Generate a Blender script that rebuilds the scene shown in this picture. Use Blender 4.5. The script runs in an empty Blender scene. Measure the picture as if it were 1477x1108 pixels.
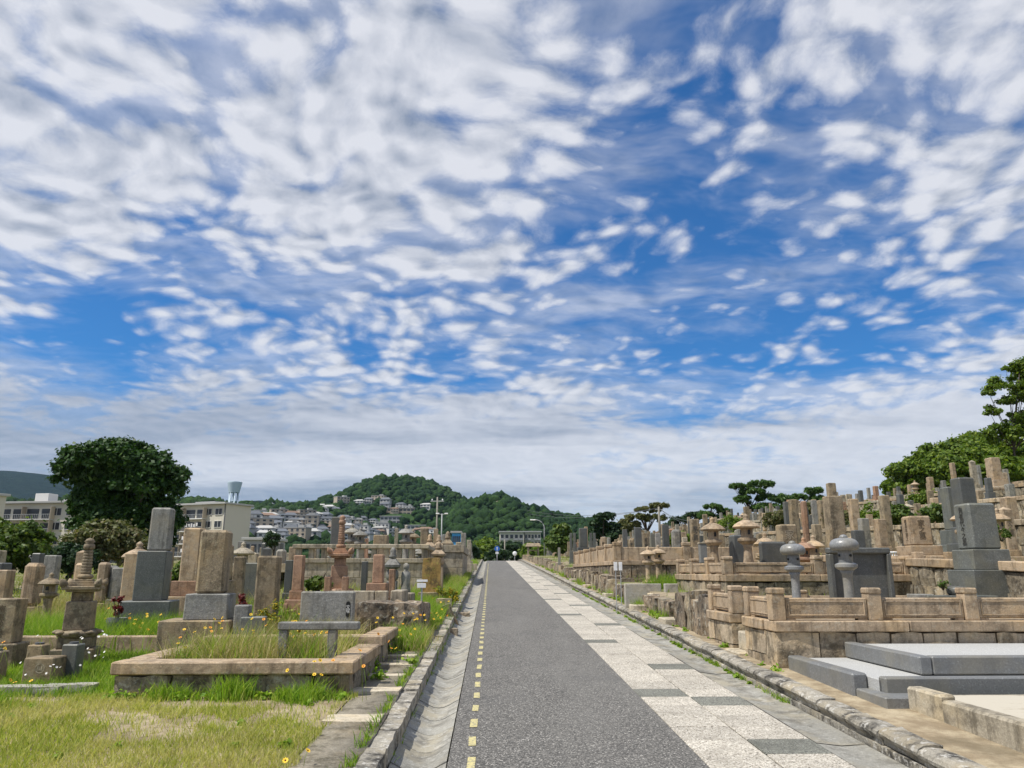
import bpy, math, random
import numpy as np
from mathutils import Vector, Matrix, noise as mnoise

# ------------------------------------------------------------------ scene, camera, sky, sun
sc = bpy.context.scene
W, H = 1477.0, 1108.0
F_PX = 1090.0
EYE = 1.65
PITCH = math.atan((825 - 554) / F_PX)
YAW = 0.0285
cam_d = bpy.data.cameras.new('camera')
cam_d.sensor_width = 36.0
cam_d.lens = F_PX / W * 36.0
cam_d.clip_start = 0.05
cam_d.clip_end = 20000
cam = bpy.data.objects.new('camera', cam_d)
sc.collection.objects.link(cam)
cam.location = (0, 0, EYE)
cam.rotation_euler = (math.pi / 2 + PITCH, 0, -YAW)
sc.camera = cam

SUN_EL = math.radians(60)
SUN_AZ = math.radians(-112)          # compass style: 0 = +Y (up the road), negative = to the left
SUN_DIR = Vector((math.sin(SUN_AZ) * math.cos(SUN_EL), math.cos(SUN_AZ) * math.cos(SUN_EL), math.sin(SUN_EL)))

sc.view_settings.view_transform = 'Standard'
sc.view_settings.look = 'None'
sc.view_settings.exposure = 0.13
sc.view_settings.gamma = 1.0
sc.view_settings.use_curve_mapping = False
sc.cycles.use_denoising = True
sc.cycles.max_bounces = 6
sc.cycles.volume_bounces = 1
sc.cycles.transparent_max_bounces = 8


class NT:
    """small helper to write node trees"""
    def __init__(self, tree):
        self.t = tree
        tree.nodes.clear()

    def n(self, typ, **kw):
        nd = self.t.nodes.new(typ)
        for k, v in kw.items():
            if k == 'ins':
                for kk, vv in v.items():
                    self.put(nd.inputs[kk], vv)
            else:
                setattr(nd, k, v)
        return nd

    def put(self, sock, v):
        if isinstance(v, bpy.types.NodeSocket):
            self.t.links.new(v, sock)
        elif isinstance(v, bpy.types.Node):
            self.t.links.new(v.outputs[0], sock)
        else:
            sock.default_value = v

    def m(self, op, a, b=None, c=None, clamp=False):
        nd = self.n('ShaderNodeMath', operation=op, use_clamp=clamp)
        self.put(nd.inputs[0], a)
        if b is not None:
            self.put(nd.inputs[1], b)
        if c is not None:
            self.put(nd.inputs[2], c)
        return nd.outputs[0]

    def v(self, op, a, b=None):
        nd = self.n('ShaderNodeVectorMath', operation=op)
        self.put(nd.inputs[0], a)
        if b is not None:
            self.put(nd.inputs[1], b)
        return nd

    def mix(self, f, a, b, blend='MIX'):
        nd = self.n('ShaderNodeMix', data_type='RGBA', blend_type=blend)
        self.put(nd.inputs[0], f)
        self.put(nd.inputs[6], a)
        self.put(nd.inputs[7], b)
        return nd.outputs[2]

    def noise(self, vec, scale, detail=3.0, rough=0.5, lac=2.0, dist=0.0, dim='3D'):
        nd = self.n('ShaderNodeTexNoise', noise_dimensions=dim)
        self.put(nd.inputs['Vector'], vec)
        self.put(nd.inputs['Scale'], scale)
        self.put(nd.inputs['Detail'], detail)
        self.put(nd.inputs['Roughness'], rough)
        self.put(nd.inputs['Lacunarity'], lac)
        self.put(nd.inputs['Distortion'], dist)
        return nd.outputs[0]

    def step(self, x, lo, hi):
        nd = self.n('ShaderNodeMapRange', interpolation_type='SMOOTHSTEP')
        self.put(nd.inputs[0], x)
        self.put(nd.inputs[1], lo)
        self.put(nd.inputs[2], hi)
        return nd.outputs[0]


def C3(r, g, b):
    return (r, g, b, 1.0)


def srgb(r, g, b):
    f = lambda c: ((c / 255 + 0.055) / 1.055) ** 2.4 if c > 10 else c / 255 / 12.92
    return (f(r), f(g), f(b), 1.0)


def cam_ray(px, py):
    """direction in the world of a pixel of the photograph"""
    d = Vector(((px - W / 2) / F_PX, (H / 2 - py) / F_PX, -1.0))
    return (cam.rotation_euler.to_matrix() @ d)


def make_sky():
    w = bpy.data.worlds.new('World')
    sc.world = w
    w.use_nodes = True
    w.cycles.sampling_method = 'MANUAL'
    w.cycles.sample_map_resolution = 256
    T = NT(w.node_tree)
    sky = T.n('ShaderNodeTexSky', sky_type='NISHITA', sun_disc=False, sun_elevation=SUN_EL,
              sun_rotation=SUN_AZ, air_density=1.0, dust_density=0.25, ozone_density=3.0)
    blue = T.mix(1.0, sky.outputs[0], C3(0.018, 0.066, 0.110), 'MULTIPLY')
    tc = T.n('ShaderNodeTexCoord')
    d = tc.outputs['Generated']
    sep = T.n('ShaderNodeSeparateXYZ', ins={0: d})
    el = T.m('MAXIMUM', sep.outputs[2], 0.0)
    zz = T.m('ADD', el, 0.15)
    com = T.n('ShaderNodeCombineXYZ', ins={0: T.m('DIVIDE', sep.outputs[0], zz), 1: T.m('DIVIDE', sep.outputs[1], zz), 2: 0.0})
    P = com.outputs[0]
    # gentle warp so that the puffs are not round
    wn = T.n('ShaderNodeTexNoise', noise_dimensions='2D', ins={'Vector': P, 'Scale': 2.2, 'Detail': 3.0})
    wv = T.v('SCALE', T.v('SUBTRACT', wn.outputs[1], (0.5, 0.5, 0.5)).outputs[0])
    wv.inputs[3].default_value = 0.19
    Q = T.v('ADD', P, wv.outputs[0]).outputs[0]
    big = T.noise(P, 0.75, 2.0, 0.5, dim='2D')

    low = T.step(el, 0.27, 0.17)
    calm = T.m('SUBTRACT', 1.0, T.m('MULTIPLY', low, 0.65))

    def cloud_field(q):
        v1 = T.n('ShaderNodeTexVoronoi', feature='SMOOTH_F1', voronoi_dimensions='2D', ins={'Vector': q, 'Scale': 7.5, 'Smoothness': 0.5})
        v2 = T.n('ShaderNodeTexVoronoi', feature='SMOOTH_F1', voronoi_dimensions='2D', ins={'Vector': q, 'Scale': 17.0, 'Smoothness': 0.5})
        a = T.m('MULTIPLY', T.m('SUBTRACT', 0.55, v1.outputs['Distance']), 0.50)
        b = T.m('MULTIPLY', T.m('SUBTRACT', 0.55, v2.outputs['Distance']), 0.30)
        return T.m('ADD', T.m('MULTIPLY', T.m('ADD', a, b), calm), T.noise(q, 2.4, 11.0, 0.68, dim='2D'))
    f0 = cloud_field(Q)
    f1 = cloud_field(T.v('ADD', Q, (-0.03, 0.035, 0.0)).outputs[0])
    # coverage: closed cloud low over the hills and high on the left, open to the right
    cov = T.m('MULTIPLY', T.m('SUBTRACT', big, 0.5), 0.55)
    low = T.step(el, 0.27, 0.17)

    def spot(px, py, rad, amp):
        dv = cam_ray(px, py).normalized()
        dot = T.v('DOT_PRODUCT', d, tuple(dv)).outputs[1]
        return T.m('MULTIPLY', T.step(dot, math.cos(rad), 1.0), amp)
    terms = [0.11, T.m('MULTIPLY', low, 0.36), spot(1120, 330, 0.36, -0.13), spot(560, 455, 0.16, -0.20), spot(300, 460, 0.18, -0.22), spot(260, 210, 0.45, 0.19),
             spot(1430, 110, 0.34, 0.14), spot(740, 200, 0.25, 0.10), spot(90, 520, 0.12, -0.34), spot(430, 40, 0.16, -0.10), spot(1000, 60, 0.2, 0.08), spot(1400, 450, 0.2, -0.10)]
    for t in terms:
        cov = T.m('ADD', cov, t)
    x = T.m('ADD', f0, cov)
    dens = T.m('MULTIPLY', T.step(x, 0.46, 0.93), 0.95)
    veil = T.m('MULTIPLY', T.step(T.m('ADD', T.noise(T.v('MULTIPLY', Q, (1.0, 1.8, 1.0)).outputs[0], 1.7, 5.0, 0.62, dim='2D'), T.m('MULTIPLY', cov, 0.5)), 0.36, 0.78), 0.58)
    dens = T.m('MAXIMUM', dens, veil)
    dens = T.m('MAXIMUM', dens, T.m('MULTIPLY', T.step(T.m('SUBTRACT', el, T.m('MULTIPLY', T.m('SUBTRACT', big, 0.5), 0.12)), 0.23, 0.13), 0.86))
    # relief: the side toward the light is brighter; low thick layers are greyer
    rel = T.m('MULTIPLY', T.m('SUBTRACT', f0, f1), T.m('SUBTRACT', 1.7, T.m('MULTIPLY', low, 1.0)))
    thick = T.step(x, 0.72, 1.25)
    band = T.noise(T.v('MULTIPLY', Q, (0.22, 0.80, 1.0)).outputs[0], 1.3, 5.0, 0.55, dim='2D')
    grey = T.m('MULTIPLY', T.m('MULTIPLY', T.step(band, 0.40, 0.62), low), 0.62)
    lum = T.m('ADD', T.m('SUBTRACT', T.m('ADD', 0.80, T.m('MULTIPLY', low, 0.16)), T.m('ADD', T.m('MULTIPLY', thick, 0.16), grey)), rel, clamp=True)
    ccol = T.mix(lum, C3(0.21, 0.26, 0.36), C3(0.72, 0.73, 0.78))
    col = T.mix(dens, blue, ccol)
    bg = T.n('ShaderNodeBackground', ins={0: col, 1: 1.0})
    out = T.n('ShaderNodeOutputWorld')
    T.t.links.new(bg.outputs[0], out.inputs[0])


make_sky()
sun_d = bpy.data.lights.new('sun', 'SUN')
sun_d.energy = 5.0
sun_d.angle = math.radians(0.6)
sun_d.color = (1.0, 0.955, 0.88)
sun = bpy.data.objects.new('sun', sun_d)
sc.collection.objects.link(sun)
sun.rotation_euler = SUN_DIR.to_track_quat('Z', 'Y').to_euler()

# ------------------------------------------------------------------ helpers
COL = sc.collection
RNG = random.Random(7)
NPR = np.random.default_rng(11)
CAM_M = cam.rotation_euler.to_matrix()


def at(px, py, Y):
    """world point seen at a pixel, at distance Y up the road"""
    d = cam_ray(px, py)
    return Vector((0, 0, EYE)) + d * (Y / d.y)


def proj(p):
    q = CAM_M.transposed() @ (Vector(p) - Vector((0, 0, EYE)))
    return (W / 2 + F_PX * q.x / -q.z, H / 2 - F_PX * q.y / -q.z)


def px2x(px, Y):
    return at(px, 825, Y).x


SLOPE = 0.034
Y_CREST = 80.0


def base(y):
    """height of the lane"""
    if y < Y_CREST:
        return SLOPE * y
    z = SLOPE * Y_CREST
    t = min(y - Y_CREST, 16.0)
    k = (-0.05 - SLOPE) / 16.0
    z += SLOPE * t + 0.5 * k * t * t
    if y > Y_CREST + 16:
        z += -0.05 * (min(y, 190) - Y_CREST - 16)
    return z


TERR = [(3.75, 0.55, 9.95), (8.9, 1.25, 8.0), (14.6, 2.2, 8.0), (19.8, 3.3, 8.0), (25.6, 4.4, 8.0), (32.6, 5.35, 8.0)]


def right_rise(x, y):
    h = 0.12
    for i, (tx, th, ty) in enumerate(TERR):
        prev = TERR[i - 1][1] if i else 0.12
        if y > ty:
            t = min(max((x - tx) / 0.12, 0), 1)
            h += (th - prev) * t
    if x > 38:
        h += (x - 38) * 0.10 if x < 70 else 3.2
    return h


def zg(x, y):
    b = base(y)
    if x < -0.93:
        far = min(max((-x - 30) / 60, 0), 1)
        return b + 0.13 - far * max(b, 0) * 0.9
    if x < 3.42:
        return b - 0.10
    return b + right_rise(x, y)


def tag(o, label=None, cat=None, group=None, kind=None):
    if label:
        o['label'] = label
    if cat:
        o['category'] = cat
    if group:
        o['group'] = group
    if kind:
        o['kind'] = kind
    return o


def thing(name, loc, label, cat, group=None, rz=0.0):
    o = bpy.data.objects.new(name, None)
    COL.objects.link(o)
    o.empty_display_size = 0.2
    o.location = loc
    o.rotation_euler = (0, 0, rz)
    return tag(o, label, cat, group)


def copy_tree(o, parent=None):
    c = o.copy()
    COL.objects.link(c)
    c.parent = parent
    for ch in list(o.children):
        copy_tree(ch, c)
    return c


def link_mesh(name, me, mat=None, parent=None, loc=None, rz=None):
    if mat is not None and not me.materials:
        me.materials.append(mat)
    o = bpy.data.objects.new(name, me)
    COL.objects.link(o)
    if parent is not None:
        o.parent = parent
    if loc is not None:
        o.location = loc
    if rz is not None:
        o.rotation_euler = (0, 0, rz)
    return o


class MB:
    """collects shapes and links them as one mesh object"""
    def __init__(self):
        self.v, self.f, self.s = [], [], []

    def add(self, vs, fs, smooth=False):
        k = len(self.v)
        self.v.extend([tuple(p) for p in vs])
        for f in fs:
            self.f.append([i + k for i in f])
            self.s.append(smooth)
        return self

    def quad(self, a, b, c, d):
        return self.add([a, b, c, d], [(0, 1, 2, 3)])

    def box(self, cx, cy, z0, w, d, h, bev=0.012, taper=1.0, rz=0.0, lean=0.0):
        """chamfered box standing on z0; taper scales the top"""
        b = min(bev, w * 0.3, d * 0.3, h * 0.3)
        vs, idx = [], {}
        ca, sa = math.cos(rz), math.sin(rz)
        for sx in (-1, 1):
            for sy in (-1, 1):
                for sz in (0, 1):
                    for ax in range(3):
                        x = sx * (w / 2 - (b if ax != 0 else 0))
                        y = sy * (d / 2 - (b if ax != 1 else 0))
                        z = (h - (b if ax != 2 else 0)) if sz else (b if ax != 2 else 0)
                        t = 1 + (taper - 1) * z / h
                        x, y = x * t, y * t
                        idx[(sx, sy, sz, ax)] = len(vs)
                        vs.append((cx + ca * x - sa * y + lean * z, cy + sa * x + ca * y, z0 + z))
        g = lambda *k: idx[k]
        fs = [(g(-1, -1, 0, 0), g(-1, -1, 1, 0), g(-1, 1, 1, 0), g(-1, 1, 0, 0)),
              (g(1, -1, 0, 0), g(1, 1, 0, 0), g(1, 1, 1, 0), g(1, -1, 1, 0)),
              (g(-1, -1, 0, 1), g(1, -1, 0, 1), g(1, -1, 1, 1), g(-1, -1, 1, 1)),
              (g(-1, 1, 0, 1), g(-1, 1, 1, 1), g(1, 1, 1, 1), g(1, 1, 0, 1)),
              (g(-1, -1, 0, 2), g(-1, 1, 0, 2), g(1, 1, 0, 2), g(1, -1, 0, 2)),
              (g(-1, -1, 1, 2), g(1, -1, 1, 2), g(1, 1, 1, 2), g(-1, 1, 1, 2))]
        for a in (-1, 1):
            for c in (0, 1):
                fs.append((g(-1, a, c, 1), g(1, a, c, 1), g(1, a, c, 2), g(-1, a, c, 2)))
                fs.append((g(a, -1, c, 0), g(a, 1, c, 0), g(a, 1, c, 2), g(a, -1, c, 2)))
            for c in (-1, 1):
                fs.append((g(a, c, 0, 0), g(a, c, 1, 0), g(a, c, 1, 1), g(a, c, 0, 1)))
        for sx in (-1, 1):
            for sy in (-1, 1):
                for sz in (0, 1):
                    fs.append((g(sx, sy, sz, 0), g(sx, sy, sz, 1), g(sx, sy, sz, 2)))
        return self.add(vs, fs)

    def rough(self, cx, cy, z0, w, d, h, n=3, amp=0.03, seed=0, rz=0.0, rnd=0.25, smooth=False):
        """rough-hewn block: a subdivided box with its faces broken up"""
        vs, fs, key = [], [], {}
        ca, sa = math.cos(rz), math.sin(rz)

        def vid(i, j, k):
            if (i, j, k) in key:
                return key[(i, j, k)]
            u, v_, t = i / n * 2 - 1, j / n * 2 - 1, k / n * 2 - 1
            p = Vector((u, v_, t))
            l = max(abs(u), abs(v_), abs(t))
            q = p.normalized() * l * 1.25
            p = p.lerp(q, rnd)
            s = Vector((p.x * w / 2, p.y * d / 2, (p.z + 1) * h / 2))
            nv = mnoise.noise_vector(s * (1.6 / max(0.12, min(w, h))) + Vector((seed * 7.13, seed * 3.7, seed * 1.9)))
            nv2 = mnoise.noise_vector(s * (5.0 / max(0.12, min(w, h))) + Vector((seed * 2.13, seed * 9.7, 4.9)))
            s += nv * amp + nv2 * amp * 0.45
            key[(i, j, k)] = len(vs)
            vs.append((cx + ca * s.x - sa * s.y, cy + sa * s.x + ca * s.y, z0 + s.z))
            return key[(i, j, k)]
        for a in range(n):
            for b in range(n):
                fs.append((vid(a, b, 0), vid(a, b + 1, 0), vid(a + 1, b + 1, 0), vid(a + 1, b, 0)))
                fs.append((vid(a, b, n), vid(a + 1, b, n), vid(a + 1, b + 1, n), vid(a, b + 1, n)))
                fs.append((vid(a, 0, b), vid(a + 1, 0, b), vid(a + 1, 0, b + 1), vid(a, 0, b + 1)))
                fs.append((vid(a, n, b), vid(a, n, b + 1), vid(a + 1, n, b + 1), vid(a + 1, n, b)))
                fs.append((vid(0, a, b), vid(0, a, b + 1), vid(0, a + 1, b + 1), vid(0, a + 1, b)))
                fs.append((vid(n, a, b), vid(n, a + 1, b), vid(n, a + 1, b + 1), vid(n, a, b + 1)))
        return self.add(vs, fs, smooth)

    def lathe(self, prof, n=20, cx=0, cy=0, cz=0, rot=0.0, smooth=True, cap=True):
        """profile of (radius, height); each step has its own rings so that corners stay crisp"""
        for (r0, z0), (r1, z1) in zip(prof[:-1], prof[1:]):
            vs, fs = [], []
            for r, z in ((r0, z0), (r1, z1)):
                for i in range(n):
                    a = rot + 2 * math.pi * i / n
                    vs.append((cx + r * math.cos(a), cy + r * math.sin(a), cz + z))
            for i in range(n):
                j = (i + 1) % n
                fs.append((i, j, n + j, n + i))
            self.add(vs, fs, smooth)
        if cap:
            for (r, z), fl in ((prof[0], True), (prof[-1], False)):
                if r > 0.004:
                    vs = [(cx + r * math.cos(rot + 2 * math.pi * i / n), cy + r * math.sin(rot + 2 * math.pi * i / n), cz + z) for i in range(n)]
                    self.add(vs, [tuple(range(n))[::-1] if fl else tuple(range(n))])
        return self

    def lathe_soft(self, prof, n=20, cx=0, cy=0, cz=0, rot=0.0):
        vs, fs = [], []
        for r, z in prof:
            for i in range(n):
                a = rot + 2 * math.pi * i / n
                vs.append((cx + r * math.cos(a), cy + r * math.sin(a), cz + z))
        for k in range(len(prof) - 1):
            for i in range(n):
                j = (i + 1) % n
                fs.append((k * n + i, k * n + j, (k + 1) * n + j, (k + 1) * n + i))
        fs.append(tuple(range(n))[::-1])
        fs.append(tuple(range((len(prof) - 1) * n, len(prof) * n)))
        return self.add(vs, fs, True)

    def tube(self, pts, radii, n=8):
        pts = [Vector(p) for p in pts]
        vs, fs = [], []
        for k, p in enumerate(pts):
            t = (pts[min(k + 1, len(pts) - 1)] - pts[max(k - 1, 0)])
            if t.length < 1e-6:
                t = Vector((0, 0, 1))
            t.normalize()
            u = t.orthogonal().normalized() if abs(t.z) < 0.99 else Vector((1, 0, 0))
            u = (u - t * u.dot(t)).normalized()
            w = t.cross(u)
            for i in range(n):
                a = 2 * math.pi * i / n
                vs.append(p + (u * math.cos(a) + w * math.sin(a)) * radii[k])
        for k in range(len(pts) - 1):
            for i in range(n):
                j = (i + 1) % n
                fs.append((k * n + i, k * n + j, (k + 1) * n + j, (k + 1) * n + i))
        fs.append(tuple(range(n))[::-1])
        fs.append(tuple(range((len(pts) - 1) * n, len(pts) * n)))
        return self.add(vs, fs, True)

    def prism(self, poly, z0, z1):
        """upright prism of a plan polygon (counter-clockwise)"""
        n = len(poly)
        vs = [(x, y, z0) for x, y in poly] + [(x, y, z1) for x, y in poly]
        fs = [tuple(range(n))[::-1], tuple(range(n, 2 * n))]
        for i in range(n):
            j = (i + 1) % n
            fs.append((i, j, n + j, n + i))
        return self.add(vs, fs)

    def mesh(self, name, mat=None):
        me = bpy.data.meshes.new(name)
        me.from_pydata(self.v, [], self.f)
        me.polygons.foreach_set('use_smooth', self.s)
        if mat is not None:
            me.materials.append(mat)
        me.update()
        return me

    def build(self, name, mat, parent=None, loc=None, rz=None):
        return link_mesh(name, self.mesh(name, mat), None, parent, loc, rz)


def np_mesh(name, verts, loops, sizes, mat, parent=None):
    """fast mesh from arrays"""
    me = bpy.data.meshes.new(name)
    me.vertices.add(len(verts))
    me.vertices.foreach_set('co', np.ascontiguousarray(verts, dtype=np.float32).ravel())
    me.loops.add(len(loops))
    me.loops.foreach_set('vertex_index', np.ascontiguousarray(loops, dtype=np.int32))
    me.polygons.add(len(sizes))
    starts = np.concatenate(([0], np.cumsum(sizes)[:-1])).astype(np.int32)
    me.polygons.foreach_set('loop_start', starts)
    me.update(calc_edges=True)
    me.validate()
    me.materials.append(mat)
    o = bpy.data.objects.new(name, me)
    COL.objects.link(o)
    if parent is not None:
        o.parent = parent
    return o


# ------------------------------------------------------------------ materials
MAT = {}


def new_mat(name):
    m = bpy.data.materials.new(name)
    m.use_nodes = True
    MAT[name] = m
    return m, NT(m.node_tree)


def finish(T, col, rough, bump=None, bstr=0.3, bdist=0.01, spec=0.4, extra=None):
    p = T.n('ShaderNodeBsdfPrincipled')
    T.put(p.inputs['Base Color'], col)
    T.put(p.inputs['Roughness'], rough)
    p.inputs['Specular IOR Level'].default_value = spec
    if bump is not None:
        b = T.n('ShaderNodeBump')
        b.inputs['Strength'].default_value = bstr
        b.inputs['Distance'].default_value = bdist
        T.put(b.inputs['Height'], bump)
        T.t.links.new(b.outputs[0], p.inputs['Normal'])
    o = T.n('ShaderNodeOutputMaterial')
    T.t.links.new(p.outputs[0], o.inputs[0])
    return p


def own_coords(T, k=37.0):
    """object coordinates shifted by a random amount for each object"""
    tc = T.n('ShaderNodeTexCoord')
    oi = T.n('ShaderNodeObjectInfo')
    r = T.m('MULTIPLY', oi.outputs['Random'], k)
    cv = T.n('ShaderNodeCombineXYZ', ins={0: r, 1: T.m('MULTIPLY', r, 1.7), 2: T.m('MULTIPLY', r, 0.6)})
    return T.v('ADD', tc.outputs['Object'], cv.outputs[0]).outputs[0], oi.outputs['Random']


def stone_mat(name, col, dark, stain=0.45, speck=0.25, rough=0.8, var=0.3, lichen=None, bstr=0.35, streak=1.0):
    m, T = new_mat(name)
    v, rnd = own_coords(T)
    sp = T.noise(v, 70.0, 2.0, 0.7)
    c = T.mix(T.m('MULTIPLY', T.step(sp, 0.42, 0.70), min(1, speck * 1.6)), col, tuple(x * 0.32 for x in col[:3]) + (1,))
    c = T.mix(T.m('MULTIPLY', T.step(T.noise(v, 48.0, 2.0), 0.54, 0.74), min(1, speck * 1.7)), c, tuple(min(1, x * 1.9) for x in col[:3]) + (1,))
    tint = T.noise(v, 1.7, 3.0, 0.6)
    c = T.mix(T.m('MULTIPLY', T.step(tint, 0.45, 0.65), 0.45), c, (min(1, col[0] * 1.25), col[1] * 1.1, col[2] * 0.80, 1))
    mot = T.noise(v, 4.2, 7.0, 0.7)
    c = T.mix(T.m('MULTIPLY', T.step(mot, 0.45, 0.66), min(1, stain * 1.15)), c, dark)
    if streak:
        st = T.noise(T.v('MULTIPLY', v, (11.0, 11.0, 0.8)).outputs[0], 1.0, 5.0, 0.65)
        c = T.mix(T.m('MULTIPLY', T.step(st, 0.50, 0.68), min(1, stain * 1.0 * streak)), c, dark)
    if lichen:
        li = T.noise(v, 13.0, 6.0, 0.72)
        c = T.mix(T.m('MULTIPLY', T.step(li, 0.54, 0.62), lichen[1]), c, lichen[0])
    br = T.m('ADD', 1.0 - var / 2, T.m('MULTIPLY', rnd, var))
    c = T.mix(1.0, c, T.n('ShaderNodeCombineColor', ins={0: br, 1: br, 2: br}).outputs[0], 'MULTIPLY')
    hgt = T.m('ADD', T.m('MULTIPLY', sp, 0.4), T.m('MULTIPLY', T.noise(v, 20.0, 6.0, 0.7), 1.0))
    finish(T, c, T.m('ADD', rough - 0.1, T.m('MULTIPLY', mot, 0.2)), hgt, min(1, bstr * 1.5), 0.014)
    return m


LICH_W = (C3(0.42, 0.40, 0.33), 0.6)
PALE_L = (C3(0.44, 0.40, 0.31), 0.35)
GREY_L = (C3(0.36, 0.35, 0.30), 0.35)
stone_mat('granite_tan', C3(0.395, 0.300, 0.200), C3(0.125, 0.090, 0.056), 0.62, 0.22, lichen=PALE_L)
stone_mat('granite_brown', C3(0.27, 0.215, 0.142), C3(0.075, 0.059, 0.038), 0.72, 0.3, lichen=(C3(0.38, 0.33, 0.22), 0.4))
stone_mat('granite_pink', C3(0.35, 0.215, 0.140), C3(0.13, 0.078, 0.05), 0.6, 0.22, lichen=(C3(0.42, 0.30, 0.21), 0.3))
stone_mat('granite_grey', C3(0.25, 0.243, 0.22), C3(0.08, 0.076, 0.064), 0.65, 0.25, lichen=GREY_L)
stone_mat('granite_pale', C3(0.37, 0.325, 0.245), C3(0.12, 0.102, 0.072), 0.7, 0.2, lichen=PALE_L)
stone_mat('granite_dark', C3(0.098, 0.102, 0.098), C3(0.05, 0.052, 0.048), 0.4, 0.35, rough=0.45, streak=0.7, bstr=0.08)
stone_mat('granite_green', C3(0.135, 0.142, 0.130), C3(0.068, 0.072, 0.063), 0.45, 0.35, rough=0.5, streak=0.8, bstr=0.1)
stone_mat('granite_polished', C3(0.235, 0.24, 0.24), C3(0.12, 0.122, 0.12), 0.35, 0.3, rough=0.33, streak=0.5, bstr=0.05)
stone_mat('granite_kerb_grey', C3(0.185, 0.19, 0.19), C3(0.11, 0.112, 0.11), 0.35, 0.25, rough=0.5, streak=0.5, bstr=0.06, var=0.12)
stone_mat('granite_mossy', C3(0.36, 0.24, 0.085), C3(0.09, 0.065, 0.03), 0.75, 0.3, lichen=(C3(0.35, 0.29, 0.07), 0.75))
stone_mat('slate_grey', C3(0.24, 0.238, 0.222), C3(0.10, 0.096, 0.082), 0.6, 0.3, lichen=(C3(0.35, 0.34, 0.30), 0.45))
stone_mat('rubble', C3(0.31, 0.26, 0.185), C3(0.07, 0.057, 0.04), 0.85, 0.25, lichen=LICH_W, var=0.55, bstr=0.8)
stone_mat('rubble_dark', C3(0.225, 0.175, 0.120), C3(0.038, 0.031, 0.024), 0.95, 0.25, lichen=LICH_W, var=0.5, bstr=0.9, streak=1.3)
stone_mat('ashlar', C3(0.41, 0.33, 0.23), C3(0.11, 0.088, 0.056), 0.8, 0.2, lichen=(C3(0.45, 0.40, 0.29), 0.45), var=0.4, bstr=0.6)
stone_mat('kerb_weathered', C3(0.31, 0.285, 0.235), C3(0.045, 0.041, 0.034), 1.0, 0.25, lichen=(C3(0.55, 0.53, 0.48), 0.7), var=0.35, bstr=0.7, streak=0)
stone_mat('concrete', C3(0.34, 0.325, 0.28), C3(0.15, 0.138, 0.115), 0.6, 0.18, lichen=(C3(0.46, 0.44, 0.39), 0.4), var=0.18, bstr=0.3, streak=0)
stone_mat('concrete_gutter', C3(0.285, 0.275, 0.24), C3(0.13, 0.122, 0.102), 0.7, 0.2, lichen=(C3(0.44, 0.43, 0.385), 0.5), var=0.22, bstr=0.35, streak=0)
stone_mat('walkway_cement', C3(0.25, 0.22, 0.165), C3(0.09, 0.078, 0.05), 0.85, 0.25, lichen=(C3(0.36, 0.33, 0.26), 0.45), bstr=0.6, streak=0)
stone_mat('joint_soil', C3(0.07, 0.064, 0.05), C3(0.03, 0.028, 0.02), 0.5, 0.2, streak=0)
stone_mat('step_stone', C3(0.50, 0.44, 0.335), C3(0.18, 0.15, 0.10), 0.55, 0.22, var=0.3, bstr=0.4, lichen=PALE_L)
stone_mat('carved_brown', C3(0.13, 0.10, 0.065), C3(0.07, 0.055, 0.035), 0.3, 0.1)
stone_mat('granite_carved', C3(0.05, 0.052, 0.05), C3(0.03, 0.03, 0.03), 0.2, 0.1)


def slab_mat(name, a, b, c3, sc_=120.0):
    """exposed-aggregate paving"""
    m, T = new_mat(name)
    v, rnd = own_coords(T)
    vo = T.n('ShaderNodeTexVoronoi', ins={'Vector': v, 'Scale': sc_})
    sepc = T.n('ShaderNodeSeparateColor', ins={0: vo.outputs['Color']})
    c = T.mix(T.step(sepc.outputs[0], 0.55, 0.75), a, b)
    c = T.mix(T.step(sepc.outputs[1], 0.86, 0.92), c, c3)
    mot = T.noise(v, 2.4, 5.0, 0.6)
    c = T.mix(T.m('MULTIPLY', T.step(mot, 0.45, 0.70), 0.45), c, tuple(x * 0.6 for x in a[:3]) + (1,))
    br = T.m('ADD', 0.90, T.m('MULTIPLY', rnd, 0.18))
    c = T.mix(1.0, c, T.n('ShaderNodeCombineColor', ins={0: br, 1: br, 2: br}).outputs[0], 'MULTIPLY')
    finish(T, c, 0.85, T.m('ADD', vo.outputs['Distance'], T.m('MULTIPLY', mot, 0.5)), 0.35, 0.004)
    return m


slab_mat('paving_light', C3(0.37, 0.335, 0.275), C3(0.60, 0.56, 0.48), C3(0.12, 0.105, 0.085), 95.0)
slab_mat('paving_dark', C3(0.135, 0.135, 0.110), C3(0.25, 0.25, 0.215), C3(0.05, 0.05, 0.05))


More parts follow.
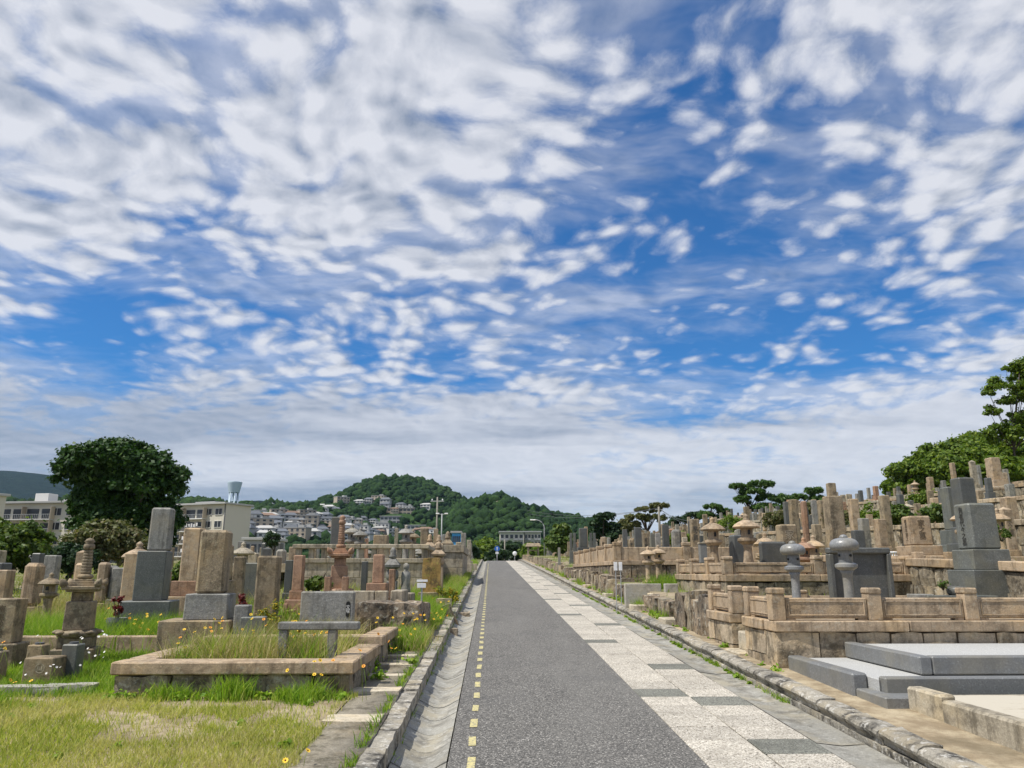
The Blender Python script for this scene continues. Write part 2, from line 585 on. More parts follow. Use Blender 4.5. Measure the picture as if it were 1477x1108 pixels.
def asphalt():
    m, T = new_mat('asphalt')
    tc = T.n('ShaderNodeTexCoord')
    v = tc.outputs['Object']
    vo = T.n('ShaderNodeTexVoronoi', ins={'Vector': v, 'Scale': 95.0})
    sp = T.n('ShaderNodeSeparateColor', ins={0: vo.outputs['Color']})
    c = T.mix(T.step(sp.outputs[0], 0.35, 0.9), C3(0.064, 0.061, 0.055), C3(0.195, 0.185, 0.166))
    c = T.mix(T.step(sp.outputs[1], 0.92, 0.98), c, C3(0.42, 0.40, 0.36))
    big = T.noise(T.v('MULTIPLY', v, (1.0, 0.25, 1.0)).outputs[0], 1.2, 5.0, 0.6)
    c = T.mix(T.m('MULTIPLY', T.step(big, 0.40, 0.72), 0.35), c, C3(0.185, 0.178, 0.16))
    pat = T.noise(v, 0.55, 3.0, 0.5)
    c = T.mix(T.m('MULTIPLY', T.step(pat, 0.55, 0.7), 0.25), c, C3(0.07, 0.069, 0.068))
    wv = T.v('ADD', v, T.v('SCALE', T.n('ShaderNodeTexNoise', ins={'Vector': v, 'Scale': 3.0, 'Detail': 4.0}).outputs[1]).outputs[0]).outputs[0]
    ck = T.n('ShaderNodeTexVoronoi', feature='DISTANCE_TO_EDGE', ins={'Vector': wv, 'Scale': 0.55})
    crack = T.m('MULTIPLY', T.step(ck.outputs['Distance'], 0.010, 0.002), T.step(T.noise(v, 0.5, 2.0), 0.52, 0.62))
    c = T.mix(T.m('MULTIPLY', crack, 0.6), c, C3(0.035, 0.033, 0.03))
    st = T.noise(v, 1.9, 6.0, 0.7)
    c = T.mix(T.m('MULTIPLY', T.step(st, 0.60, 0.68), 0.35), c, C3(0.06, 0.057, 0.052))
    finish(T, c, 0.85, T.m('ADD', vo.outputs['Distance'], T.noise(v, 40, 3)), 0.5, 0.006)


asphalt()


def paint(name, col, rough=0.6, wear=None, var=0.0):
    m, T = new_mat(name)
    v, rnd = own_coords(T)
    n = T.noise(v, 9.0, 5.0, 0.65)
    c = T.mix(T.m('MULTIPLY', T.step(n, 0.45, 0.8), 0.3), col, tuple(x * 0.55 for x in col[:3]) + (1,))
    if wear:
        c = T.mix(T.m('MULTIPLY', T.step(T.noise(v, 28.0, 4.0, 0.7), 0.46, 0.62), 0.85), c, wear)
    if var:
        br = T.m('ADD', 1 - var / 2, T.m('MULTIPLY', rnd, var))
        c = T.mix(1.0, c, T.n('ShaderNodeCombineColor', ins={0: br, 1: br, 2: br}).outputs[0], 'MULTIPLY')
    finish(T, c, rough)
    return m


paint('road_yellow', C3(0.52, 0.455, 0.21), 0.7, wear=C3(0.21, 0.20, 0.155))
paint('sign_white', C3(0.80, 0.80, 0.79), 0.5)
paint('sign_blue', C3(0.03, 0.14, 0.50), 0.4)
paint('metal_grey', C3(0.36, 0.37, 0.37), 0.45)
paint('metal_dark', C3(0.09, 0.095, 0.10), 0.5)
paint('pole_concrete', C3(0.24, 0.225, 0.185), 0.8)
paint('black_lacquer', C3(0.012, 0.012, 0.012), 0.35)
paint('letter_white', C3(0.72, 0.72, 0.70), 0.5)
paint('wall_cream', C3(0.60, 0.56, 0.46), 0.85, var=0.1)
paint('wall_white', C3(0.58, 0.565, 0.53), 0.85, var=0.45)
paint('wall_grey', C3(0.36, 0.355, 0.35), 0.85, var=0.4)
paint('wall_tan', C3(0.45, 0.38, 0.29), 0.85, var=0.4)
paint('roof_dark', C3(0.10, 0.11, 0.125), 0.7, var=0.5)
paint('roof_brown', C3(0.19, 0.125, 0.09), 0.8, var=0.5)
paint('roof_pale', C3(0.38, 0.375, 0.355), 0.8, var=0.4)
paint('wall_plinth', C3(0.20, 0.19, 0.175), 0.85)
paint('glass_dark', C3(0.045, 0.05, 0.058), 0.15, var=0.6)
paint('tower_blue', C3(0.50, 0.60, 0.66), 0.6)
paint('panel_blue', C3(0.05, 0.30, 0.62), 0.5)
paint('bark', C3(0.075, 0.06, 0.045), 0.9)
paint('laundry', C3(0.7, 0.68, 0.66), 0.9, var=0.3)
paint('petal_yellow', C3(0.78, 0.50, 0.02), 0.6, var=0.2)
paint('petal_orange', C3(0.80, 0.33, 0.015), 0.6, var=0.2)
paint('petal_white', C3(0.72, 0.70, 0.66), 0.6)
paint('flower_eye', C3(0.16, 0.045, 0.012), 0.8)


def leaf_mat(name, a, b, c, trans=0.3, rough=0.55, zdry=None):
    """foliage: every leaf or blade its own tint"""
    m, T = new_mat(name)
    g = T.n('ShaderNodeNewGeometry')
    tc = T.n('ShaderNodeTexCoord')
    r = g.outputs['Random Per Island']
    col = T.mix(T.step(r, 0.0, 0.55), a, b)
    col = T.mix(T.step(r, 0.60, 1.0), col, c)
    patch = T.noise(tc.outputs['Object'], 0.8, 3.0, 0.55)
    k = T.m('ADD', 0.72, T.m('MULTIPLY', patch, 0.56))
    col = T.mix(1.0, col, T.n('ShaderNodeCombineColor', ins={0: k, 1: k, 2: k}).outputs[0], 'MULTIPLY')
    if zdry:
        col = T.mix(T.m('MULTIPLY', T.step(T.noise(tc.outputs['Object'], zdry[1], 4.0, 0.6), zdry[2], zdry[2] + 0.16), zdry[3]), col, zdry[0])
    p = T.n('ShaderNodeBsdfPrincipled')
    T.put(p.inputs['Base Color'], col)
    p.inputs['Roughness'].default_value = rough
    p.inputs['Specular IOR Level'].default_value = 0.3
    tr = T.n('ShaderNodeBsdfTranslucent')
    T.put(tr.inputs[0], T.mix(1.0, col, C3(1.2, 1.3, 0.6), 'MULTIPLY'))
    mx = T.n('ShaderNodeMixShader', ins={0: trans})
    T.t.links.new(p.outputs[0], mx.inputs[1])
    T.t.links.new(tr.outputs[0], mx.inputs[2])
    o = T.n('ShaderNodeOutputMaterial')
    T.t.links.new(mx.outputs[0], o.inputs[0])
    return m


leaf_mat('leaf_evergreen', C3(0.014, 0.042, 0.007), C3(0.028, 0.075, 0.010), C3(0.058, 0.115, 0.016), 0.22)
leaf_mat('leaf_shrub', C3(0.045, 0.085, 0.014), C3(0.085, 0.14, 0.024), C3(0.15, 0.19, 0.04), 0.35)
leaf_mat('leaf_olive', C3(0.085, 0.10, 0.03), C3(0.13, 0.14, 0.05), C3(0.19, 0.15, 0.075), 0.3)
leaf_mat('leaf_wood', C3(0.055, 0.105, 0.010), C3(0.115, 0.18, 0.018), C3(0.20, 0.255, 0.032), 0.4)
leaf_mat('leaf_dark', C3(0.016, 0.038, 0.014), C3(0.026, 0.058, 0.018), C3(0.04, 0.078, 0.022), 0.2)
leaf_mat('needle', C3(0.035, 0.085, 0.018), C3(0.065, 0.135, 0.026), C3(0.12, 0.19, 0.04), 0.3)
leaf_mat('needle_brown', C3(0.075, 0.09, 0.028), C3(0.12, 0.13, 0.04), C3(0.19, 0.17, 0.07), 0.3)
leaf_mat('leaf_red', C3(0.09, 0.012, 0.012), C3(0.14, 0.018, 0.016), C3(0.19, 0.03, 0.022), 0.25)
leaf_mat('grass_lawn', C3(0.22, 0.29, 0.035), C3(0.36, 0.39, 0.075), C3(0.56, 0.50, 0.19), 0.42, 0.7, zdry=(C3(0.58, 0.50, 0.25), 1.1, 0.46, 0.55))
leaf_mat('grass_green', C3(0.13, 0.25, 0.018), C3(0.22, 0.35, 0.030), C3(0.37, 0.43, 0.08), 0.42, 0.65)
leaf_mat('grass_dry', C3(0.25, 0.25, 0.07), C3(0.42, 0.36, 0.16), C3(0.56, 0.47, 0.26), 0.35, 0.75)
leaf_mat('grass_mixed', C3(0.15, 0.24, 0.025), C3(0.27, 0.32, 0.055), C3(0.48, 0.41, 0.16), 0.35, 0.7, zdry=(C3(0.30, 0.24, 0.11), 0.5, 0.5, 0.5))
leaf_mat('flower_mass', C3(0.12, 0.18, 0.03), C3(0.24, 0.24, 0.03), C3(0.62, 0.42, 0.02), 0.3)


def ground_mat():
    m, T = new_mat('ground')
    tc = T.n('ShaderNodeTexCoord')
    v = tc.outputs['Object']
    n1 = T.noise(v, 0.35, 5.0, 0.6)
    n2 = T.noise(v, 6.0, 5.0, 0.65)
    n3 = T.noise(v, 45.0, 4.0, 0.7)
    soil = T.mix(T.step(n2, 0.35, 0.7), C3(0.25, 0.20, 0.135), C3(0.40, 0.335, 0.235))
    soil = T.mix(T.m('MULTIPLY', T.step(n3, 0.45, 0.7), 0.5), soil, C3(0.16, 0.125, 0.085))
    green = T.mix(T.step(n3, 0.35, 0.65), C3(0.07, 0.105, 0.022), C3(0.16, 0.18, 0.05))
    c = T.mix(T.m('MULTIPLY', T.step(T.m('ADD', n1, T.m('MULTIPLY', n2, 0.3)), 0.52, 0.72), 0.9), soil, green)
    finish(T, c, 0.95, T.m('ADD', n3, n2), 0.6, 0.03, spec=0.2)
    m, T = new_mat('sandy_soil')
    tc = T.n('ShaderNodeTexCoord')
    v = tc.outputs['Object']
    n2 = T.noise(v, 4.0, 6.0, 0.65)
    n3 = T.noise(v, 70.0, 3.0, 0.7)
    c = T.mix(T.step(n2, 0.35, 0.7), C3(0.25, 0.195, 0.125), C3(0.43, 0.36, 0.245))
    c = T.mix(T.m('MULTIPLY', T.step(T.noise(v, 1.3, 5.0, 0.65), 0.48, 0.66), 0.7), c, C3(0.15, 0.12, 0.075))
    c = T.mix(T.m('MULTIPLY', T.step(n3, 0.5, 0.7), 0.45), c, C3(0.17, 0.135, 0.095))
    finish(T, c, 0.95, T.m('ADD', n3, n2), 0.6, 0.02, spec=0.2)
    m, T = new_mat('cement_fill')
    tc = T.n('ShaderNodeTexCoord')
    v = tc.outputs['Object']
    n2 = T.noise(T.v('MULTIPLY', v, (1.0, 3.0, 1.0)).outputs[0], 2.2, 6.0, 0.65)
    c = T.mix(T.step(n2, 0.55, 0.72), C3(0.46, 0.42, 0.34), C3(0.28, 0.235, 0.165))
    finish(T, c, 0.9, n2, 0.3, 0.02, spec=0.2)
    m, T = new_mat('gravel_white')
    tc = T.n('ShaderNodeTexCoord')
    v = tc.outputs['Object']
    vo = T.n('ShaderNodeTexVoronoi', ins={'Vector': v, 'Scale': 90.0})
    n2 = T.noise(v, 2.0, 5.0, 0.6)
    c = T.mix(T.step(vo.outputs['Distance'], 0.1, 0.6), C3(0.58, 0.58, 0.56), C3(0.36, 0.36, 0.345))
    c = T.mix(T.m('MULTIPLY', T.step(n2, 0.4, 0.7), 0.45), c, C3(0.36, 0.36, 0.345))
    finish(T, c, 0.85, vo.outputs['Distance'], 0.4, 0.008)
    m, T = new_mat('hill_floor')
    tc = T.n('ShaderNodeTexCoord')
    v = tc.outputs['Object']
    n1 = T.noise(v, 0.02, 6.0, 0.7)
    n2 = T.noise(v, 0.12, 5.0, 0.7)
    c = T.mix(T.step(n2, 0.3, 0.7), C3(0.020, 0.050, 0.016), C3(0.050, 0.090, 0.026))
    c = T.mix(T.m('MULTIPLY', T.step(n1, 0.5, 0.7), 0.4), c, C3(0.06, 0.11, 0.025))
    finish(T, c, 0.95, n2, 1.0, 4.0, spec=0.1)
    m, T = new_mat('mountain_wood')
    tc = T.n('ShaderNodeTexCoord')
    v = tc.outputs['Object']
    n1 = T.noise(v, 0.004, 6.0, 0.7)
    n2 = T.noise(v, 0.03, 6.0, 0.75)
    c = T.mix(T.step(n2, 0.35, 0.65), C3(0.006, 0.016, 0.012), C3(0.018, 0.036, 0.020))
    c = T.mix(T.m('MULTIPLY', T.step(n1, 0.45, 0.65), 0.5), c, C3(0.012, 0.026, 0.02))
    finish(T, c, 0.95, T.m('ADD', n2, T.m('MULTIPLY', n1, 3.0)), 1.0, 45.0, spec=0.05)
    m, T = new_mat('forest_canopy')
    g = T.n('ShaderNodeNewGeometry')
    tc = T.n('ShaderNodeTexCoord')
    r = g.outputs['Random Per Island']
    n1 = T.noise(tc.outputs['Object'], 0.006, 4.0, 0.6)
    n2 = T.noise(tc.outputs['Object'], 0.7, 4.0, 0.75)
    c = T.mix(T.m('POWER', r, 1.4), C3(0.010, 0.032, 0.010), C3(0.040, 0.085, 0.018))
    c = T.mix(T.m('MULTIPLY', T.step(n1, 0.45, 0.7), 0.6), c, C3(0.048, 0.088, 0.022))
    c = T.mix(T.m('MULTIPLY', T.step(n2, 0.42, 0.62), 0.75), c, C3(0.010, 0.026, 0.009))
    finish(T, c, 0.9, n2, 1.0, 1.2, spec=0.15)


ground_mat()

# ------------------------------------------------------------------ setting: ground, lane, gutters, kerbs, footpath
def grid_object(name, xs, ys, fz, mat):
    xs, ys = np.array(xs), np.array(ys)
    nx, ny = len(xs), len(ys)
    V = np.zeros((ny, nx, 3))
    for j, y in enumerate(ys):
        for i, x in enumerate(xs):
            V[j, i] = (x, y, fz(x, y))
    idx = np.arange(nx * ny).reshape(ny, nx)
    q = np.stack([idx[:-1, :-1], idx[:-1, 1:], idx[1:, 1:], idx[1:, :-1]], -1).reshape(-1, 4)
    o = np_mesh(name, V.reshape(-1, 3), q.ravel(), np.full(len(q), 4), mat)
    return o


def build_ground():
    xs = list(np.arange(-170, -30, 10.0)) + list(np.arange(-30, -1, 1.0)) + [-0.94, -0.92, 1.2, 3.41, 3.44]
    for tx, th, ty in TERR:
        xs += [tx, tx + 0.12]
    xs += list(np.arange(4.4, 40, 0.9)) + list(np.arange(40, 130, 6.0))
    xs = sorted(set(round(float(x), 3) for x in xs))
    ys = sorted(set([round(float(y), 3) for y in list(np.arange(-12, 130, 1.0)) + [9.9, 9.95, 10.05] + list(np.arange(130, 231, 5.0))]))
    o = grid_object('ground', xs, ys, lambda x, y: zg(x, y) + (0.02 * mnoise.noise(Vector((x * 0.7, y * 0.7, 0))) if not (-0.95 < x < 3.45) else 0), MAT['ground'])
    tag(o, kind='structure')


build_ground()

X_ASP0, X_ASP1, X_PATH_MID, X_PATH1 = -0.315, 1.675, 2.23, 2.785
X_KERB_R, X_KERB_L = 3.215, -0.76
LANE_YS = list(np.arange(-6, 70, 2.0)) + list(np.arange(70, 135, 1.0))


def strip(name, prof, mat, ys=LANE_YS, parent=None):
    """profile of (x, dz) swept along the lane"""
    V, nP = [], len(prof)
    for y in ys:
        for x, dz in prof:
            V.append((x, y, base(y) + dz))
    L = []
    for j in range(len(ys) - 1):
        for i in range(nP - 1):
            a = j * nP + i
            L += [a, a + 1, a + 1 + nP, a + nP]
    return np_mesh(name, np.array(V), np.array(L), np.full(len(L) // 4, 4), mat, parent)


road = tag(strip('road', [(X_ASP0, 0.0), (0.65, 0.012), (X_ASP1, 0.0)], MAT['asphalt']), kind='structure')


def build_markings():
    me = MB()
    n = 0.034
    me.add([(-n, -0.165, 0), (n, -0.165, 0), (n, 0.165, 0), (-n, 0.165, 0)], [(0, 1, 2, 3)])
    mesh = me.mesh('lane_dash', MAT['road_yellow'])
    for k in range(100):
        y = 2.99 + 0.672 * k
        if y > 70:
            break
        o = link_mesh('lane_dash', mesh, None, road, (-0.137 + RNG.uniform(-.004, .004), y, base(y) + 0.0068))
        o.scale = (RNG.uniform(0.9, 1.08), RNG.uniform(0.85, 1.08), 1)
        o.rotation_euler = (math.atan(SLOPE), -0.012, RNG.uniform(-.03, .03))


build_markings()


def sloped_piece(mb, x0, x1, y0, y1, zt, th, bev=0.006):
    """slab following the lane slope, top zt above lane level"""
    b = bev
    vs = []
    for y, yy in ((y0, y0 + b), (y1, y1 - b)):
        pass
    z0, z1 = base(y0), base(y1)
    lo = [(x0, y0, z0 + zt - th), (x1, y0, z0 + zt - th), (x1, y1, z1 + zt - th), (x0, y1, z1 + zt - th)]
    mi = [(x0, y0, z0 + zt - b), (x1, y0, z0 + zt - b), (x1, y1, z1 + zt - b), (x0, y1, z1 + zt - b)]
    hi = [(x0 + b, y0 + b, z0 + zt), (x1 - b, y0 + b, z0 + zt), (x1 - b, y1 - b, z1 + zt), (x0 + b, y1 - b, z1 + zt)]
    vs = lo + mi + hi
    fs = [(8, 9, 10, 11)]
    for i in range(4):
        j = (i + 1) % 4
        fs += [(i, j, 4 + j, 4 + i), (4 + i, 4 + j, 8 + j, 8 + i)]
    mb.add(vs, fs)


def build_path():
    p = tag(strip('footpath', [(X_ASP1 + 0.002, -0.006), (X_PATH1, -0.006)], MAT['joint_soil']), kind='structure')
    pitch, g = 0.470, 0.0055
    far = {'paving_light': MB(), 'paving_dark': MB()}
    for c in range(2):
        x0 = (X_ASP1 + 0.006, X_PATH_MID + 0.006)[c]
        x1 = (X_PATH_MID - 0.006, X_PATH1 - 0.004)[c]
        k0 = -8
        for k in range(k0, 240):
            y0 = 8.91 + pitch * k - (0.47 if c else 0.0)
            if y0 > 105:
                break
            dark = (k in (-4, 0, 5) or (k >= 17 and (k - 17) % 11 == 0)) if c else (k in (-7, 0) or (k >= 10 and (k - 10) % 11 == 0))
            m = 'paving_dark' if dark else 'paving_light'
            mb = far[m] if y0 > 62 else MB()
            sloped_piece(mb, x0, x1, y0 + g, y0 + pitch - g, 0.006 + (RNG.uniform(-.0025, .0025)), 0.02)
            if y0 <= 62:
                mb.build('paving_slab', MAT[m], p)
    for m, mb in far.items():
        o = mb.build('paving_slab', MAT[m], p)
        o['kind'] = 'stuff'


build_path()


def build_gutters():
    gl = tag(strip('gutter', [(X_KERB_L - 0.02, -0.12), (X_ASP0 - 0.004, -0.12)], MAT['joint_soil']), kind='structure')
    # left: dished channel laid in short lengths
    seg = 0.6
    farm = MB()
    k = 0
    y = -2.0
    while y < 108:
        x0, x1 = X_KERB_L + 0.004, X_ASP0 - 0.010
        y0, y1 = y + 0.009, y + seg - 0.009
        near = y < 75
        mb = MB() if near else farm
        vs, fs, n = [], [], 8
        jit = RNG.uniform(-.004, .004)
        for yy in (y0, y1):
            for i in range(n + 1):
                t = i / n
                x = x0 + (x1 - x0) * t
                dip = -0.085 * math.sin(math.pi * t) ** 1.2
                vs.append((x, yy, base(yy) + 0.004 + dip + jit))
        m = n + 1
        for i in range(n):
            fs.append((i, i + 1, m + i + 1, m + i))
        mb.add(vs, fs, True)
        lo = [(vs[i][0], vs[i][1], vs[i][2] - 0.05) for i in range(m)]
        mb.add(vs[:m] + lo, [(i, m + i, m + i + 1, i + 1) for i in range(n)])
        if near:
            mb.build('gutter_length', MAT['concrete_gutter'], gl)
        y += seg
    if farm.v:
        farm.build('gutter_length', MAT['concrete_gutter'], gl)['kind'] = 'stuff'
    gr = tag(strip('gutter', [(X_PATH1 - 0.002, -0.03), (X_KERB_R + 0.02, -0.05)], MAT['joint_soil']), kind='structure')
    y = -2.2
    while y < 108:
        mb = MB()
        ln = 1.82
        vs = []
        jit = RNG.uniform(-.004, .004)
        ys = (y + 0.006, y + ln - 0.006)
        for yy in ys:
            for x, dz in ((X_PATH1 + 0.004, 0.002), (3.0, -0.022), (X_KERB_R - 0.004, -0.012)):
                vs.append((x, yy, base(yy) + dz + jit))
        mb.add(vs, [(0, 1, 4, 3), (1, 2, 5, 4)], False)
        mb.build('gutter_slab', MAT['concrete_gutter'], gr)
        y += ln


build_gutters()


def build_kerbs():
    # left kerb: squared granite lengths, some sunk or tilted
    kl = tag(strip('kerb', [(X_KERB_L - 0.15, -0.12), (X_KERB_L - 0.02, -0.12)], MAT['concrete']), kind='structure')
    y = 1.0
    while y < 100:
        ln = RNG.uniform(0.56, 0.64)
        mb = MB()
        dz = RNG.uniform(-.012, .012)
        dx = RNG.uniform(-.008, .008)
        yc = y + ln / 2
        if y < 30:
            mb.rough(0, 0, -0.10, 0.155, ln - 0.008, 0.235, n=4, amp=0.011, seed=int(y * 100), rnd=0.05)
        else:
            mb.box(0, 0, -0.10, 0.155, ln - 0.012, 0.235, 0.018)
        o = mb.build('kerb_stone', MAT['kerb_weathered'], kl, (X_KERB_L - 0.08 + dx, yc, base(yc) + dz))
        o.rotation_euler = (math.atan(SLOPE) if y < Y_CREST else 0, RNG.uniform(-.02, .02), 0)
        y += ln
    # right kerb: low ledge with a round-nosed stone sitting on it
    kr = tag(strip('kerb', [(X_KERB_R + 0.01, -0.10), (X_KERB_R + 0.22, -0.10)], MAT['concrete']), kind='structure')
    y = 1.2
    while y < 106:
        ln = RNG.uniform(0.56, 0.64)
        yc = y + ln / 2
        rot = (math.atan(SLOPE) if y < Y_CREST else 0, RNG.uniform(-.015, .015), 0)
        mb = MB()
        if y < 30:
            mb.rough(0, 0, -0.09, 0.20, ln - 0.008, 0.125, n=3, amp=0.006, seed=int(y * 90), rnd=0.03)
        else:
            mb.box(0, 0, -0.09, 0.20, ln - 0.012, 0.125, 0.01)
        o = mb.build('kerb_foot', MAT['kerb_weathered'], kr, (X_KERB_R + 0.115, yc, base(yc)))
        o.rotation_euler = rot
        mb = MB()
        prof = [(0.035, 0.0), (0.032, 0.03), (0.02, 0.045), (0.0, 0.06), (-0.010, 0.085), (0.0, 0.11), (0.04, 0.128), (0.10, 0.132), (0.19, 0.128), (0.19, 0.0)]
        vs, n = [], len(prof)
        ns = 5 if y < 30 else 1
        for s in range(ns + 1):
            yy = -ln / 2 + 0.004 + (ln - 0.008) * s / ns
            for x, z in prof:
                w = mnoise.noise(Vector((x * 6, yy * 5 + y * 3.3, z * 9))) * (0.012 if y < 30 else 0)
                vs.append((x + w, yy, z + w * 0.7))
        fs = []
        for s in range(ns):
            for i in range(n):
                j = (i + 1) % n
                fs.append((s * n + i, s * n + j, (s + 1) * n + j, (s + 1) * n + i)[::-1])
        fs += [tuple(range(n))[::-1], tuple(range(ns * n, ns * n + n))]
        mb.add(vs, [f for f in fs])
        o = mb.build('kerb_stone', MAT['kerb_weathered'], kr, (X_KERB_R + RNG.uniform(-.006, .006), yc, base(yc) + 0.036 + RNG.uniform(-.004, .008)))
        o.rotation_euler = rot
        y += ln
    # left walkway of worn cement behind the kerb, and dirt strip behind the right kerb
    ys = list(np.arange(1.0, 60, 1.0))
    tag(strip('walkway', [(-1.42, 0.10), (-1.38, 0.146), (-0.92, 0.142), (-0.915, 0.05)], MAT['walkway_cement'], ys)
        , kind='structure')
    tag(strip('lawn_soil', [(-9.5, 0.141), (-6.0, 0.141), (-3.0, 0.141), (-1.40, 0.141)], MAT['sandy_soil'], list(np.arange(1.0, 8.2, 0.55)) + [8.3]), kind='structure')
    tag(strip('verge', [(3.40, 0.10), (3.44, 0.150), (3.94, 0.152)], MAT['sandy_soil'], list(np.arange(0.0, 100, 1.0))), kind='structure')


build_kerbs()


# ------------------------------------------------------------------ hills, far ground
def interp(pts, x):
    xs = [p[0] for p in pts]
    ys = [p[1] for p in pts]
    return float(np.interp(x, xs, ys))


# skyline of the wooded hill as seen, turned into heights at its distance
HILL_Y = 900.0
HILL_SKY = [(200, 765), (330, 752), (430, 738), (470, 724), (500, 714), (530, 697), (556, 687), (590, 685), (620, 690), (645, 700), (668, 715),
            (690, 722), (720, 724), (760, 735), (800, 747), (850, 757), (950, 775), (1200, 800), (1500, 815)]
HUMP_Y = 640.0
HUMP_SKY = [(560, 800), (600, 770), (640, 742), (668, 724), (690, 716), (712, 713), (730, 716), (750, 726), (775, 737), (800, 745), (840, 754), (900, 768), (1000, 800), (1600, 815)]
LEFT_Y = 700.0
LEFT_SKY = [(-600, 735), (-200, 722), (0, 716), (60, 718), (150, 712), (240, 706), (300, 716), (360, 722), (420, 724), (480, 735), (560, 790), (1500, 810)]


def ridge_h(sky, Y, x):
    px = proj((x, Y, EYE))[0]
    return max(at(px, interp(sky, px), Y).z, 0) - (4.5 if Y == HUMP_Y else 8.0)


def smooth(t):
    t = min(max(t, 0.0), 1.0)
    return t * t * (3 - 2 * t)


_rc = {}


def hill_h(x, y):
    k = round(x / 4)
    if k not in _rc:
        _rc[k] = (ridge_h(HILL_SKY, HILL_Y, x), ridge_h(HUMP_SKY, HUMP_Y, x), ridge_h(LEFT_SKY, LEFT_Y, x))
    a, b, c = _rc[k]
    h1 = a * smooth((y - 430) / 470) * (1 - smooth((y - 930) / 500))
    h2 = b * smooth((y - 330) / 310) * (1 - smooth((y - 660) / 260))
    h3 = c * smooth((y - 300) / 400) * (1 - smooth((y - 720) / 400))
    foot = 0.0
    if y > 210:
        foot = min((y - 210) * 0.125, 48) * smooth((x + 420) / 160) * (1 - smooth((x + 130) / 110))
    foot *= 1 - smooth((y - 650) / 300)
    n = mnoise.noise(Vector((x * 0.008, y * 0.008, 0))) * 8 * smooth((y - 300) / 200)
    n += mnoise.noise(Vector((x * 0.022, y * 0.022, 3))) * 3.5 * smooth((y - 300) / 200)
    return max(h1, h2, h3, foot, 0) - 1.5 + n * (0.6 if max(h1, h2, h3) > 3 else 0.1)


def hill_hit(px, py, y0=215.0, y1=900.0):
    d = cam_ray(px, py)
    y = y0
    while y < y1:
        p = Vector((0, 0, EYE)) + d * (y / d.y)
        if p.z < hill_h(p.x, y):
            return p
        y += 4.0
    return None


def build_hills():
    xs = np.arange(-900, 560, 11.0)
    ys = np.arange(196, 1300, 11.0)
    o = grid_object('wooded_hills', xs, ys, hill_h, MAT['hill_floor'])
    tag(o, kind='structure')
    # far land out to the horizon
    o = grid_object('far_plain', list(np.arange(-9000, 9001, 1500.0)), list(np.arange(150, 12000, 1400.0)), lambda x, y: -4.5, MAT['hill_floor'])
    tag(o, kind='structure')

    def mountain(name, Y, sky, depth, step, pxr):
        x0, x1 = at(pxr[0], 825, Y).x, at(pxr[1], 825, Y).x
        xs = np.arange(x0, x1, step)
        ys = np.arange(Y - depth, Y + depth * 0.6, step)

        def fz(x, y):
            px = proj((x, Y, EYE))[0]
            r = max(at(px, interp(sky, px), Y).z, 0)
            t = smooth(1 - abs(y - Y) / depth)
            return -5 + (r - 8) * t + (mnoise.noise(Vector((x * 0.004, y * 0.004, 1))) * 16 - 10) * t + mnoise.noise(Vector((x * 0.012, y * 0.012, 2))) * 9 * t
        o = grid_object(name, xs, ys, fz, MAT['mountain_wood'])
        for p in o.data.polygons:
            p.use_smooth = True
        tag(o, kind='structure')
    mountain('blue_mountains', 3400.0, [(-400, 690), (-150, 670), (0, 675), (35, 679), (60, 682), (95, 692), (140, 704), (200, 712), (260, 716), (420, 735), (700, 800)], 1500, 60, (-500, 700))
    mountain('far_hills', 2300.0, [(0, 760), (250, 735), (300, 725), (335, 719), (360, 712), (378, 711), (395, 715), (412, 720), (428, 716), (442, 714), (456, 718), (475, 728), (560, 760), (700, 790)], 800, 40, (50, 720))


build_hills()


def ico_unit():
    import bmesh
    bm = bmesh.new()
    bmesh.ops.create_icosphere(bm, subdivisions=1, radius=1.0)
    v = np.array([p.co[:] for p in bm.verts])
    f = np.array([[q.index for q in p.verts] for p in bm.faces])
    bm.free()
    return v, f


ICO_V, ICO_F = ico_unit()


def blob_forest(name, pts, radii, mat):
    n = len(pts)
    nv = len(ICO_V)
    V = np.repeat(ICO_V[None], n, 0)
    V = V * (1 + NPR.normal(0, 0.22, (n, nv, 1)))
    V[:, :, 2] *= NPR.uniform(0.75, 1.15, (n, 1))
    V = V * radii[:, None, None] + pts[:, None, :]
    Fc = ICO_F[None] + (np.arange(n) * nv)[:, None, None]
    return np_mesh(name, V.reshape(-1, 3), Fc.reshape(-1), np.full(n * len(ICO_F), 3), mat)


HOUSE_PTS = []      # filled by the houses, so that trees keep clear of them


